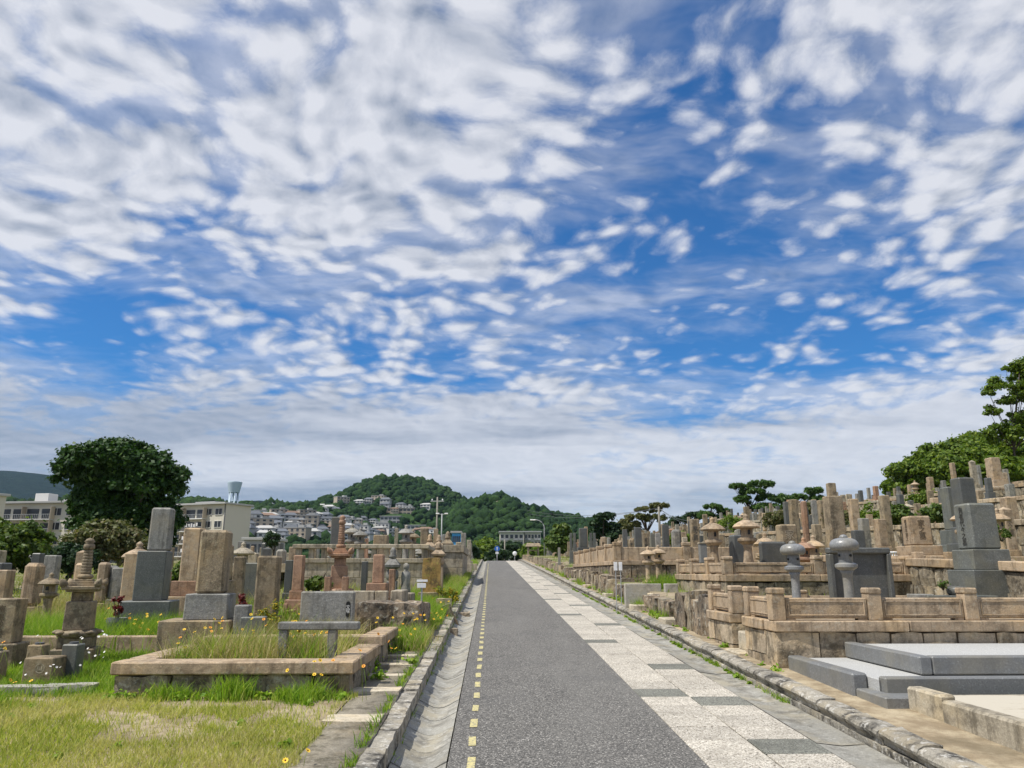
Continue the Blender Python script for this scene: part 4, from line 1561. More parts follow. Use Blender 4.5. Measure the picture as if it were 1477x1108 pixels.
def parapet(root, p0, p1, zc, panel_h, post_h, post_w, mat, spacing, inset=0.02, ends=(True, True), slot=True):
    """posts with carved stone panels between, standing on a coping at zc"""
    a, b = Vector((p0[0], p0[1], 0)), Vector((p1[0], p1[1], 0))
    L = (b - a).length
    t = (b - a) / L
    nrm = Vector((-t.y, t.x, 0))
    rz = math.atan2(t.y, t.x)
    k = max(1, round((L - post_w) / spacing))
    sp = (L - post_w) / k
    off = nrm * (inset + post_w / 2)

    def put(mb, name, c):
        return mb.build(name, MAT[mat], root, (c.x - root.location.x, c.y - root.location.y, zc - root.location.z), rz)
    for i in range(k + 1):
        if (i == 0 and not ends[0]) or (i == k and not ends[1]):
            continue
        c = a + t * (post_w / 2 + sp * i) + off
        q = MB().box(0, 0, 0, post_w, post_w, post_h * 0.80, 0.008)
        po = put(q, 'post', c)
        MB().box(0, 0, post_h * 0.80 + 0.001, post_w * 1.10, post_w * 1.10, post_h * 0.2, 0.018).build('post_cap', MAT[mat], po)
    for i in range(k):
        c = a + t * (post_w / 2 + sp * (i + 0.5)) + off
        w = sp - post_w - 0.008
        d = post_w * 0.66
        q = MB()
        z0 = 0.022 if slot else 0.0
        q.box(0, 0, z0, w, d, panel_h - z0, 0.014)
        pn = put(q, 'panel', c)
        if slot:
            for sx in (-1, 1):
                MB().box(sx * (w / 2 - 0.07), 0, 0, 0.12, d * 0.9, z0 + 0.002, 0.002).build('panel_foot', MAT[mat], pn)
            # raised frame of the carved field
            fr = MB()
            fw, fh = w * 0.93, (panel_h - z0) * 0.72
            zf = z0 + (panel_h - z0) * 0.14
            for sy in (-1, 1):
                yy = sy * (d / 2 + 0.002)
                fr.box(0, yy, zf, fw, 0.014, 0.016, 0.003)
                fr.box(0, yy, zf + fh - 0.016, fw, 0.014, 0.016, 0.003)
                fr.box(-fw / 2 + 0.008, yy, zf + 0.017, 0.016, 0.014, fh - 0.034, 0.003)
                fr.box(fw / 2 - 0.008, yy, zf + 0.017, 0.016, 0.014, fh - 0.034, 0.003)
            fr.build('panel_frame', MAT[mat], pn)


def fill_top(root, x0, x1, y0, y1, z, mat, name='plot_floor'):
    MB().box((x0 + x1) / 2 - root.location.x, (y0 + y1) / 2 - root.location.y, z - 0.3 - root.location.z, x1 - x0, y1 - y0, 0.3, 0.01).build(name, MAT[mat], root)


def build_right_front():
    # --- first walled plot on the right, with posts and panels
    y0, y1, x0, x1 = 9.87, 14.2, 3.58, 8.75
    zb = base(y0) + 0.08
    root = thing('grave_enclosure', (x0, y0, zb), 'tan stone grave enclosure with posts and carved panels beside the grey slab plot', 'grave enclosure')
    zc = zb + 0.50
    wall_run(root, (x0, y0), (x1, y0), zb - 0.1, 0.60, 0.34, 'ashlar', 0.46, 1, 0.022, 4)
    ga, gb = 11.05, 11.6
    wall_run(root, (x0 + 0.0, ga), (x0, y0 + 0.35), zb - 0.1, 0.60, 0.34, 'ashlar', 0.42, 2, 0.014, 3)
    wall_run(root, (x0, 12.85), (x0, gb), zb - 0.1, 0.60, 0.34, 'ashlar', 0.42, 2, 0.014, 3)
    zc0 = zc
    box_run(root, (x0, y0), (x1, y0), zc0, 0.135, 0.40, 'granite_tan', 1.9, 'coping', 0.03)
    box_run(root, (x0, ga), (x0, y0 + 0.375), zc0, 0.135, 0.40, 'granite_tan', 1.3, 'coping', 0.03)
    box_run(root, (x0, 12.85), (x0, gb), zc0, 0.135, 0.40, 'granite_tan', 1.3, 'coping', 0.03)
    zt = zc0 + 0.136
    parapet(root, (x0, y0), (x1, y0), zt, 0.275, 0.40, 0.175, 'granite_tan', 1.335)
    parapet(root, (x0, ga), (x0, y0), zt, 0.275, 0.40, 0.175, 'granite_tan', 1.0, ends=(True, False))
    parapet(root, (x0, 12.85), (x0, gb), zt, 0.275, 0.40, 0.175, 'granite_tan', 1.0)
    # inner row behind, along the far side
    parapet(root, (x1, y1), (x0 + 0.5, y1), zt - 0.02, 0.2, 0.3, 0.16, 'granite_tan', 1.5)
    fill_top(root, x0 + 0.36, x1, y0 + 0.36, y1 + 0.3, zt - 0.03, 'sandy_soil')
    fill_top(root, x0 + 0.36, x0 + 0.9, 12.85, y1 + 0.3, zt - 0.034, 'sandy_soil')
    # two steps in the gap
    for k, (xx, zz, w, d, h) in enumerate(((3.66, zb + 0.05, 0.42, 0.62, 0.10), (3.82, zb + 0.14, 0.36, 0.5, 0.26))):
        tag(MB().box(0, 0, 0, w, d, h, 0.02).build('stone_step', MAT['step_stone'], None, (xx, (ga + gb) / 2 - 0.03, zz)),
            ('low flat step', 'upper square step')[k] + ' in the gap of the front tan enclosure', 'stone step')
    zf = zt - 0.03
    # lanterns, memorial slab, tall dark grave, table stones
    lantern_px(1146, 780, 12.7, 'mushroom', 'granite_polished', 'smaller grey lantern with rounded cap, left of the dark memorial slab', zfloor=zf)
    lantern_px(1221.5, 771, 11.6, 'mushroom', 'granite_polished', 'larger grey lantern with rounded cap, in front of the dark memorial slab', zfloor=zf)
    # memorial slab with a sunk field
    Y = 13.0
    a, b = at(1192, 790, Y), at(1281, 793, Y)
    w, h = b.x - a.x, a.z - zf
    r = thing('memorial_slab', ((a.x + b.x) / 2, Y, zf), 'broad dark memorial slab with a sunk panel behind the grey lantern', 'memorial slab')
    MB().box(0, 0.05, -0.02, w * 0.96, 0.10, h, 0.02).build('slab', MAT['granite_dark'], r)
    fr = MB()
    fr.box(0, 0, h * 0.90, w, 0.16, h * 0.10, 0.02)
    fr.box(-w * 0.465, 0, -0.02, w * 0.07, 0.16, h * 0.915, 0.012)
    fr.box(w * 0.465, 0, -0.02, w * 0.07, 0.16, h * 0.915, 0.012)
    fr.build('border', MAT['granite_dark'], r)
    # tall dark grave with inscription on the side toward the lane
    Y = 13.2
    x = px2x(1418, Y)
    hs = at(1412, 727, Y).z - zf
    g = grave(x, Y, zf, hs, 0.50, 'granite_green', 'tallest dark polished grave inside the front tan enclosure, inscribed on its side', tiers=((1.32, 0.19), (1.66, 0.37)), name='gravestone', deep=0.92)
    sh = [c for c in g.children if c.name.startswith('shaft')][0]
    put_text(sh, '先\n祖\n代\n々\n之\n墓', 0.12, 'granite_carved', (-0.252, 0, hs * 0.78), 'side')
    # flower and incense table in front of it
    r = thing('offering_table', (px2x(1352, 12.5), 12.5, zf), 'grey offering table of flat slabs left of the tallest dark grave', 'offering table')
    MB().box(0.25, 0, 0.16, 1.15, 0.40, 0.10, 0.012).build('top', MAT['granite_green'], r)
    for xx in (-0.02, 0.6):
        MB().box(xx, 0, -0.02, 0.2, 0.34, 0.18, 0.01).build('support', MAT['granite_green'], r)
    MB().box(-0.32, 0.02, 0.14, 0.28, 0.34, 0.14, 0.012).build('side_block', MAT['granite_grey'], r)
    vz = MB()
    vz.lathe_soft([(0.12, 0.26), (0.15, 0.30), (0.15, 0.36), (0.11, 0.40)], 16, 0.28, 0)
    vz.build('flower_bowl', MAT['granite_dark'], r)
    # large dark stones seen further back in the same plots
    grave_px(1406, 690, 24, 21.0, 'granite_dark', 'dark two-step grave whose top shows above the tallest dark grave', tiers=((1.4, 0.2), (1.9, 0.2)))
    grave_px(1386, 703, 20, 22.0, 'granite_green', 'grey-green grave just left of the top above the tallest dark grave', tiers=((1.5, 0.2), (2.0, 0.2)))


build_right_front()


def build_slab_plot():
    # new grave plot: grey granite kerb, pale gravel, raised slab
    y0, y1 = 7.55, 9.8
    zb = base(8.4) + 0.10
    x0 = 3.70
    r = thing('slab_grave_plot', (x0, y0, zb), 'new flat grave plot of grey granite kerbs with pale gravel and a raised slab', 'grave plot')
    R = lambda x, y, z: (x - x0, y - y0, z - zb)
    top = zb + 0.26
    for k, (a, b) in enumerate(((8.1, 9.82),)):
        MB().box(0, 0, 0, 0.16, b - a, top - zb + 0.1, 0.018).build('kerb', MAT['granite_kerb_grey'], r, R(x0 + 0.08, (a + b) / 2, zb - 0.1))
    MB().box(0, 0, 0, 3.5, 0.14, top - zb + 0.10, 0.014).build('kerb', MAT['granite_kerb_grey'], r, R(x0 + 0.165 + 1.75, y0 + 0.27, zb - 0.1))
    MB().box(0, 0, 0, 0.40, 0.6, 0.17, 0.012).build('step', MAT['granite_kerb_grey'], r, R(x0 + 0.22, 7.79, zb - 0.05))
    MB().box(0, 0, 0, 3.9, 1.98, 0.26, 0.005).build('gravel_bed', MAT['gravel_white'], r, R(x0 + 0.165 + 1.95, 8.82, top - 0.29))
    # raised inner kerb and its filling
    a, b, c, d = 4.42, 7.6, 8.1, 9.8
    zk = top - 0.02
    MB().box(0, 0, 0, 0.13, d - c, 0.18, 0.014).build('raised_kerb', MAT['granite_kerb_grey'], r, R(a + 0.065, (c + d) / 2, zk))
    MB().box(0, 0, 0, b - a - 0.133, 0.13, 0.18, 0.014).build('raised_kerb', MAT['granite_kerb_grey'], r, R((a + b) / 2 + 0.067, c + 0.065, zk))
    MB().box(0, 0, 0, b - a - 0.14, d - c - 0.135, 0.155, 0.004).build('gravel_bed', MAT['gravel_white'], r, R((a + b) / 2 + 0.068, (c + d) / 2 + 0.067, zk))
    # beige kerbed plot nearest the camera
    y0, y1 = 2.7, 7.50
    x0 = 3.93
    zb = base(5.5) + 0.10
    r = thing('beige_grave_plot', (x0, y0, zb), 'empty grave plot of beige kerbstones filled with pale cement, nearest on the right', 'grave plot')
    R = lambda x, y, z: (x - x0, y - y0, z - zb)
    y = y1
    for ln in (0.55, 1.75, 1.6, 0.8):
        MB().box(0, 0, 0, 0.15, ln - 0.008, 0.34, 0.02).build('kerb', MAT['granite_pale'], r, R(x0 + 0.075, y - ln / 2, base(y - ln / 2) + 0.02))
        y -= ln
    MB().box(0, 0, 0, 3.2, 0.15, 0.30, 0.016).build('kerb', MAT['granite_pale'], r, R(x0 + 0.153 + 1.6, y1 - 0.075, zb - 0.06))
    fl = MB()
    xa, xb, ya, yb = x0 + 0.152, x0 + 3.4, y0, y1 - 0.152
    vs, fs, nx, ny = [], [], 10, 14
    for j in range(ny + 1):
        for i in range(nx + 1):
            x = xa + (xb - xa) * i / nx
            yy = ya + (yb - ya) * j / ny
            vs.append((x - x0, yy - y0, base(yy) + 0.29 + 0.012 * mnoise.noise(Vector((x * 2, yy * 2, 5))) - zb))
    for j in range(ny):
        for i in range(nx):
            k = j * (nx + 1) + i
            fs.append((k, k + 1, k + nx + 2, k + nx + 1))
    fl.add(vs, fs, True).build('cement_filling', MAT['cement_fill'], r)


build_slab_plot()


def build_right_row():
    """rough retaining walls, steps and low fronts along the lane beyond the first enclosure"""
    rr = random.Random(21)
    x0 = 3.62
    y = 12.95
    lab = ['rough dark retaining wall of upright split stones next to the tan enclosure', 'mossy split-stone retaining wall below the pale step blocks', 'split-stone retaining wall under the white notice boards',
           'brown split-stone wall below the long tan parapet, near end', 'brown split-stone wall below the long tan parapet, middle stretch', 'brown split-stone wall below the long tan parapet, far end']
    runs = [(12.95, 15.0, 0.76), (15.7, 18.3, 0.50), (19.1, 22.6, 0.52), (23.5, 27.6, 0.66), (28.3, 32.4, 0.64), (33.1, 37.2, 0.58)]
    for k, (a, b, h) in enumerate(runs):
        zb = base(a) + 0.05
        root = thing('retaining_wall', (x0, a, zb), lab[k], 'retaining wall')
        s = a
        while s < b - 0.05:
            w = rr.uniform(0.26, 0.5)
            if b - s - w < 0.2:
                w = b - s
            hh = h * rr.uniform(0.9, 1.08)
            zz = base(s) + 0.02
            two = rr.random() < 0.35
            if two:
                h1 = hh * rr.uniform(0.4, 0.6)
                MB().rough(0, 0, 0, 0.46, w + 0.03, h1, 3, 0.04, rr.randrange(999), 0, 0.12).build('wall_stone', MAT['rubble_dark'], root, (0.2 + rr.uniform(-.03, .03), s + w / 2 - a, zz - zb))
                MB().rough(0, 0, 0, 0.46, w + 0.03, hh - h1, 3, 0.04, rr.randrange(999), 0, 0.12).build('wall_stone', MAT['rubble_dark'], root, (0.22 + rr.uniform(-.03, .03), s + w / 2 - a, zz + h1 - 0.01 - zb))
            else:
                MB().rough(0, 0, 0, 0.46, w + 0.04, hh, 5, 0.05, rr.randrange(999), 0, 0.10).build('wall_stone', MAT[rr.choice(['rubble_dark', 'rubble_dark', 'rubble'])], root, (0.2 + rr.uniform(-.03, .03), s + w / 2 - a, zz - zb))
            s += w
        # the end of the run turning in at the gap
        for i in range(2):
            MB().rough(0, 0, 0, 0.5, 0.3, h * 0.97, 3, 0.035, rr.randrange(999), 0, 0.1).build('wall_stone', MAT['rubble_dark'], root, (0.62 + i * 0.5, 0.14, base(a) + 0.02 - zb))
    # steps set into the gaps: pairs of dressed blocks, some out over the verge
    steps = [(15.35, 0), (18.7, 0), (23.05, 1), (27.95, 1), (32.75, 1)]
    words = ['beside the dark split-stone wall', 'below the grassy plot with twin lanterns', 'past the white notice boards', 'half way along the long tan parapet', 'near the far end of the long tan parapet']
    for k, (y, st) in enumerate(steps):
        z = base(y) + 0.10
        tag(MB().box(0, 0, 0, 0.46, 0.6, 0.16, 0.02).build('stone_step', MAT['step_stone'], None, (3.58, y - 0.05, z)), 'lower pale step jutting out ' + words[k], 'stone step')
        tag(MB().box(0, 0, 0, 0.36, 0.5, 0.42, 0.02).build('stone_step', MAT['step_stone'], None, (3.98, y + 0.02, z)), 'upper square stone step ' + words[k], 'stone step')
    # far stretch: lower broken fronts up to the crest
    y = 37.8
    k = 0
    while y < 88:
        ln = rr.uniform(3.0, 4.6)
        zb = base(y) + 0.03
        root = thing('retaining_wall', (x0 + 0.1, y, zb), 'weathered low wall along the far right side of the lane, %s from the near end' % ordinal(k + 1), 'retaining wall', 'low plot walls along the far right side of the lane')
        s = 0.0
        while s < ln - 0.3:
            w = rr.uniform(0.4, 0.75)
            MB().rough(0, 0, 0, 0.42, w - 0.02, rr.uniform(0.35, 0.7), 2, 0.04, rr.randrange(999), 0, 0.1).build('wall_stone', MAT[rr.choice(['rubble', 'ashlar', 'rubble_dark'])], root, (0.2, s + w / 2, base(y + s) - base(y) - 0.02))
            s += w
        y += ln + rr.uniform(0.3, 0.6)
        k += 1


build_right_row()


def enclosure(label, x0, x1, y0, y1, zc, mat, posts, wall_mat='rubble', wall_h=0.5, slot=True, floor='sandy_soil', front=True):
    root = thing('grave_enclosure', (x0, y0, zc - wall_h), label, 'grave enclosure')
    ph, qh, pw, sp = posts
    zb = zc - wall_h
    wall_run(root, (x0, y0), (x1, y0), zb - 0.25, wall_h + 0.25, 0.3, wall_mat, 0.5, 1, 0.03, 3)
    wall_run(root, (x0, y1), (x0, y0 + 0.31), zb - 0.25, wall_h + 0.25, 0.3, wall_mat, 0.5, 1, 0.03, 3)
    box_run(root, (x0, y0), (x1, y0), zc, 0.14, 0.36, mat, 1.8, 'coping', 0.03)
    box_run(root, (x0, y1), (x0, y0 + 0.335), zc, 0.14, 0.36, mat, 1.8, 'coping', 0.03)
    zt = zc + 0.141
    parapet(root, (x0, y0), (x1, y0), zt, ph, qh, pw, mat, sp, slot=slot)
    parapet(root, (x0, y1), (x0, y0), zt, ph, qh, pw, mat, sp, ends=(True, False), slot=slot)
    fill_top(root, x0 + 0.32, x1, y0 + 0.32, y1, zt - 0.04, floor)
    return zt - 0.04


def build_right_middle():
    # second enclosure with the two tall tan lanterns
    zf = enclosure('tan enclosure of squared posts with two tall lanterns, behind the front enclosure', 4.80, 8.75, 15.8, 20.0, at(1045, 839, 15.8).z, 'granite_tan', (0.24, 0.36, 0.19, 1.6), 'rubble', 0.5)
    lantern_px(1032, 746, 18.5, 'hex', 'granite_tan', 'tall tan lantern with bell-shaped post, left of the pair, in the squared-post enclosure', zfloor=zf)
    lantern_px(1081, 741, 17.1, 'hex', 'granite_tan', 'tallest tan lantern with bell-shaped post, right of the pair, in the squared-post enclosure', zfloor=zf)
    grave_px(1069, 772, 24, 18.6, 'granite_dark', 'dark broad grave between the two tall tan lanterns', zfloor=zf, tiers=((1.3, 0.15),))
    # dark slab right of the second lantern
    x = px2x(1117, 17.6)
    hs = at(1117, 780, 17.6).z - zf
    r = thing('memorial_slab', (x, 17.6, zf), 'dark upright slab right of the tallest tan lantern', 'memorial slab')
    MB().box(0, 0, -0.02, 0.62, 0.14, hs, 0.05).build('slab', MAT['granite_dark'], r)
    MB().box(0, 0.05, -0.02, 0.8, 0.34, 0.12, 0.015).build('base', MAT['granite_grey'], r)
    grave_px(1139, 757, 24, 19.2, 'granite_brown', 'brown grave with faint inscription behind the smaller grey lantern', zfloor=zf, tiers=((1.3, 0.16),), text=('家\n之\n墓', 'granite_pale'))
    # third: the long tan parapet with twin lanterns before it
    zf3 = enclosure('long tan parapet of low panels on a split-stone wall along the lane', 3.98, 8.75, 24.8, 37.0, at(885, 815, 24.8).z, 'granite_tan', (0.42, 0.58, 0.24, 2.0), 'rubble_dark', 0.5, slot=False)
    lantern_px(935.5, 788, 20.6, 'round', 'granite_tan', 'left of two small tan lanterns before the long tan parapet', zfloor=zg(px2x(935.5, 20.6), 20.6) + 0.1)
    lantern_px(950.5, 786, 21.0, 'round', 'granite_tan', 'right of two small tan lanterns before the long tan parapet', zfloor=zg(px2x(950.5, 21.0), 21.0) + 0.1)
    # pale new kerb blocks below the lanterns
    for k, (a, b, Y) in enumerate(((900, 952, 18.9), (957, 976, 18.6))):
        xa, xb = px2x(a, Y), px2x(b, Y)
        zt = at(a, 842, Y).z
        z0 = zg(xa, Y) - 0.1
        tag(MB().box(0, 0, 0, xb - xa, 0.16, zt - z0, 0.012).build('kerb_block', MAT['concrete'], None, ((xa + xb) / 2, Y, z0)),
            ('long' if k == 0 else 'short') + ' pale concrete kerb block below the small twin tan lanterns', 'kerb block')
    # white notice boards on stakes
    for k, px in enumerate((888, 895)):
        Y = 19.6
        p = at(px, 823, Y)
        z0 = zg(p.x, Y)
        r = thing('notice_board', (p.x, Y - 0.0, z0), ('left' if k == 0 else 'right') + ' one of two small white notice boards by the split-stone wall', 'notice board')
        w = 5.0 / F_PX * Y
        h = 11.5 / F_PX * Y
        MB().box(0, -0.012, p.z - z0, w, 0.012, h, 0.003).build('board', MAT['sign_white'], r)
        MB().box(0, 0.004, -0.1, 0.02, 0.018, p.z - z0 + h + 0.08, 0.003).build('stake', MAT['metal_grey'], r)
    # individually placed graves behind the long parapet: (px, top, width, distance, stone, label)
    L = [(871, 775, 6.5, 33.0, 'granite_tan', 'slim tan pillar grave left of the long parapet graves', 'flat'),
         (889, 783, 6, 31.0, 'granite_tan', 'small tan grave, first of a pair right of the slim pillar', 'flat'),
         (895, 780, 6.5, 32.0, 'granite_tan', 'small tan grave, second of a pair right of the slim pillar', 'round'),
         (903, 764, 6.5, 38.0, 'granite_dark', 'dark two-tier grave rising behind the pair of small tan graves', 'flat'),
         (912, 778, 7, 32.0, 'granite_brown', 'brown grave between the dark graves behind the long parapet', 'round'),
         (922, 761, 9.5, 34.0, 'granite_dark', 'blue-grey tall grave with a broad plinth above the twin lanterns', 'flat'),
         (933, 769, 8, 32.5, 'granite_brown', 'brown pillar grave directly above the twin lanterns', 'flat'),
         (943, 770, 6, 36.0, 'granite_green', 'slim grey-green grave right of the brown pillar', 'flat'),
         (951, 769, 7, 35.0, 'granite_grey', 'grey grave with stepped base beside the dark tall one', 'flat'),
         (962.5, 757, 9, 31.0, 'granite_dark', 'tall dark grave on a wide plinth above the lantern right', 'flat'),
         (978, 764, 13, 30.0, 'granite_grey', 'broad grey grave right of the tall dark one', 'round'),
         (990, 775, 7, 29.0, 'granite_pale', 'pale small grave between the grey graves behind the parapet', 'flat'),
         (1005, 749, 11.5, 29.5, 'granite_brown', 'tall weathered grave just left of the left tall lantern', 'flat'),
         (1021.5, 742, 6.5, 37.0, 'granite_brown', 'slim brown grave behind the left tall lantern', 'flat')]
    for px, yt, w, Y, m, lab, top in L:
        x = px2x(px, Y)
        zz = max(zg(x, Y), zf3 if (x < 8.75 and Y < 37.0) else -9)
        hs = at(px, yt, Y).z - zz
        dark = m in ('granite_dark', 'granite_green')
        grave(x, Y, zz, hs, w / F_PX * Y, m, lab, top=top, tiers=((1.5, 0.3), (2.1, 0.14)) if dark else ((1.45, 0.17), (2.0, 0.14)), vases=Y < 33, rz=RNG.uniform(-.06, .06), text=('家\n之\n墓', 'granite_carved' if m == 'granite_brown' else 'carved_brown') if m in ('granite_tan', 'granite_brown', 'granite_pale') else None)
    # little white box-shaped grave pot by the left tall lantern
    p = at(1013, 785, 24.0)
    z0 = zg(p.x, 24.0)
    r = thing('water_basin', (p.x, 24.0, max(z0, zf3)), 'pale square stone basin left of the left tall lantern', 'stone basin')
    MB().box(0, 0, -0.05, 0.22, 0.22, p.z - r.location.z + 0.05, 0.015).build('basin', MAT['granite_kerb_grey'], r)
    MB().box(0, 0, p.z - r.location.z + 0.001, 0.25, 0.25, 0.05, 0.012).build('rim', MAT['granite_pale'], r)
    # the dark family monument with two flanking steles, left part of the right side
    Y = 46.0
    for px, yt, w, m, lab in ((824.5, 769, 3.6, 'granite_green', 'left stele of the left pair beside the dark monument'), (829.5, 769, 3.6, 'granite_green', 'right stele of the left pair beside the dark monument'),
                              (853.5, 769, 3.6, 'granite_green', 'left stele of the right pair beside the dark monument'), (858.5, 769, 3.6, 'granite_green', 'right stele of the right pair beside the dark monument')):
        grave_px(px, yt, w, Y, m, lab, tiers=((1.3, 0.28), (1.8, 0.14)))
    grave_px(842, 762, 11, Y + 1.2, 'granite_dark', 'dark brown family monument on black plinths flanked by four steles', tiers=((1.5, 0.25), (2.0, 0.2)))
    grave_px(846.5, 760, 5, Y + 3, 'granite_tan', 'tan pillar showing behind the dark family monument', tiers=((1.4, 0.2),))
    grave_px(807, 790, 3.5, 43.0, 'granite_grey', 'little grey post stone left of the dark family monument', tiers=((1.3, 0.2),))
    # scattered larger graves on the lower terraces of the hillside
    L = [(1330, 745, 30, 16.4, 'granite_tan', 'broad beige inscribed grave on two plinths in the middle of the right side', ((1.5, 0.20), (2.0, 0.18)), 'flat', True),
         (1243, 765, 15, 16.2, 'granite_dark', 'dark grave directly behind the right grey lantern cap', ((1.4, 0.2),), 'flat', False),
         (1253, 748, 12, 20.0, 'granite_grey', 'light grey grave between the brown tower grave and the beige grave', ((1.4, 0.18),), 'flat', False),
         (1277, 749, 14, 19.0, 'granite_tan', 'tan plain grave left of the broad beige inscribed one', ((1.35, 0.2), (1.8, 0.15)), 'flat', False),
         (1241, 720, 12, 25.0, 'granite_tan', 'slim tan grave standing above the brown tower grave shoulder', ((1.5, 0.2), (2.0, 0.15)), 'flat', False),
         (1287, 715, 12, 26.0, 'granite_brown', 'tall brown slab grave on the second terrace', ((1.4, 0.15),), 'flat', False),
         (1462, 731, 15, 18.4, 'granite_tan', 'tan inscribed pillar with pointed top near the right edge', ((1.3, 0.12), (1.7, 0.1)), 'pyramid', True),
         (1470, 716, 16, 24.0, 'granite_tan', 'tan pointed pillar higher up at the right edge', ((1.4, 0.15),), 'pyramid', False),
         (1143, 724, 9, 32.0, 'granite_dark', 'dark slab grave, left of a close pair above the brown inscribed grave', ((1.4, 0.12),), 'flat', False),
         (1152.5, 721, 11, 31.0, 'granite_brown', 'dark brown broad grave, right of a close pair above the inscribed grave', ((1.4, 0.12),), 'flat', False),
         (1168, 723, 8, 33.0, 'granite_pink', 'pinkish narrow grave right of the close dark pair', ((1.5, 0.2),), 'round', False),
         (1183, 722, 7, 31.0, 'granite_grey', 'grey stepped grave left of the brown tower grave', ((1.5, 0.3), (2.0, 0.15)), 'flat', False),
         (1195, 722, 12, 33.0, 'granite_brown', 'brown block grave touching the brown tower grave on its left', ((1.3, 0.2),), 'flat', False),
         (1318, 748, 8, 29.0, 'granite_grey', 'grey slim grave behind the beige inscribed grave', ((1.4, 0.2),), 'flat', False),
         (1083, 731, 7, 34.0, 'granite_brown', 'slim brown grave above the tallest tan lantern', ((1.5, 0.2), (2, 0.15)), 'flat', False)]
    for px, yt, w, Y, m, lab, tiers, top, tx in L:
        g = grave_px(px, yt, w, Y, m, lab, tiers=tiers, top=top, vases=Y < 20 and px < 1400, rz=RNG.uniform(-.08, .08), text=('家\n之\n墓', 'granite_carved' if m != 'granite_tan' else 'carved_brown') if tx else None)
        if px == 1330:
            sh = [c for c in g.children if c.name.startswith('shaft')][0]
            ws = w / F_PX * Y
            zs = sh.bound_box[6][2]
            put_text(sh, '昭\n和\n年\n建\n之', ws * 0.22, 'carved_brown', (-ws * 0.99 / 2 - 0.002, 0, zs * 0.70), 'side')
    # brown tower grave: two storeys
    Y = 17.0
    x = px2x(1211, Y)
    z = zg(x, Y)
    r = thing('tower_gravestone', (x, Y, z), 'tall brown tower-like grave with a small shaft on a heavy block', 'gravestone')
    zt, zm = at(1206, 697, Y).z - z, at(1211, 716, Y).z - z
    w = 22 / F_PX * Y
    MB().box(0, 0, -0.06, w * 1.7, w * 1.7, 0.3, 0.015).build('base', MAT['granite_brown'], r)
    MB().box(0, 0, 0.239, w * 1.25, w * 1.25, 0.35, 0.015).build('plinth', MAT['granite_brown'], r)
    MB().box(0, 0, 0.588, w, w, zm - 0.588, 0.02, 0.96).build('block', MAT['granite_brown'], r)
    MB().box(0, 0, zm - 0.001, w * 0.5, w * 0.5, zt - zm, 0.015, 0.97).build('shaft', MAT['granite_brown'], r)
    # small lantern pieces
    lantern_px(1107, 768, 21.0, 'round', 'granite_tan', 'small orange-tan lantern behind the dark slab', )
    lantern_px(1163, 775, 20.0, 'round', 'granite_pink', 'small pinkish lantern between the two grey lanterns')
    lantern_px(1177, 772, 20.5, 'hexroof', 'granite_tan', 'small tan house-shaped lantern between the two grey lanterns')
    lantern_px(1320, 723, 30.0, 'round', 'granite_pale', 'pale lantern on the second terrace above the beige inscribed grave')
    # white railing by the memorial slab
    Y = 17.5
    p, q = at(1276, 797, Y), at(1297, 797, Y)
    z0 = zg(p.x, Y)
    r = thing('white_railing', (p.x, Y, z0), 'low white railing right of the dark memorial slab', 'railing')
    h = p.z - z0
    MB().tube([(0, 0, h), (q.x - p.x, 0, h)], [0.022, 0.022], 8).build('top_rail', MAT['sign_white'], r)
    for i in range(7):
        MB().tube([((q.x - p.x) * i / 6, 0, -0.05), ((q.x - p.x) * i / 6, 0, h)], [0.014, 0.014], 6).build('baluster', MAT['sign_white'], r)
    # grand monument at the upper right on a balustraded platform
    Y = 38.0
    x = px2x(1456, Y)
    z = zg(x, Y)
    zp = at(1456, 716, Y).z
    r = thing('monument_platform', (x, Y - 1.8, z), 'stone platform with balustrade carrying the tan monument at the upper right', 'monument platform')
    wall_run(r, (x - 1.5, Y - 1.8), (x + 4.5, Y - 1.8), z - 0.2, zp - z - 0.25, 0.4, 'rubble', 0.5, 2, 0.04, 2)
    wall_run(r, (x - 1.5, Y + 2.5), (x - 1.5, Y - 1.39), z - 0.2, zp - z - 0.25, 0.4, 'rubble', 0.5, 2, 0.04, 2)
    box_run(r, (x - 1.5, Y - 1.8), (x + 4.5, Y - 1.8), zp - 0.44, 0.16, 0.45, 'granite_pale', 1.6, 'coping', 0.04)
    box_run(r, (x - 1.5, Y + 2.5), (x - 1.5, Y - 1.36), zp - 0.44, 0.16, 0.45, 'granite_pale', 1.6, 'coping', 0.04)
    for i in range(9):
        MB().box(-1.42 + i * 0.26, 0.16, zp - 0.279 - z, 0.11, 0.14, 0.42, 0.01).build('baluster', MAT['granite_tan'], r)
    for i in range(8):
        MB().box(1.35 + i * 0.3, 0.16, zp - 0.279 - z, 0.11, 0.14, 0.42, 0.01).build('baluster', MAT['granite_tan'], r)
    MB().box(0.95, 0.16, zp - 0.279 - z, 0.26, 0.26, 0.72, 0.02).build('post', MAT['granite_tan'], r)
    for xx, w in ((-0.32, 2.22), (2.5, 2.8)):
        MB().box(xx, 0.16, zp + 0.142 - z, w, 0.2, 0.13, 0.015).build('rail', MAT['granite_tan'], r)
    MB().box(1.5, 2.2, zp - 0.6 - z, 5.2, 3.9, 0.36, 0.01).build('platform_floor', MAT['sandy_soil'], r)
    hs = at(1455, 661, Y).z - (zp - 0.24)
    grave(x, Y, zp - 0.24, hs, 15 / F_PX * Y, 'granite_tan', 'stepped tan monument on the balustraded platform at the upper right', tiers=((1.35, 0.18), (1.8, 0.16), (2.3, 0.14)))
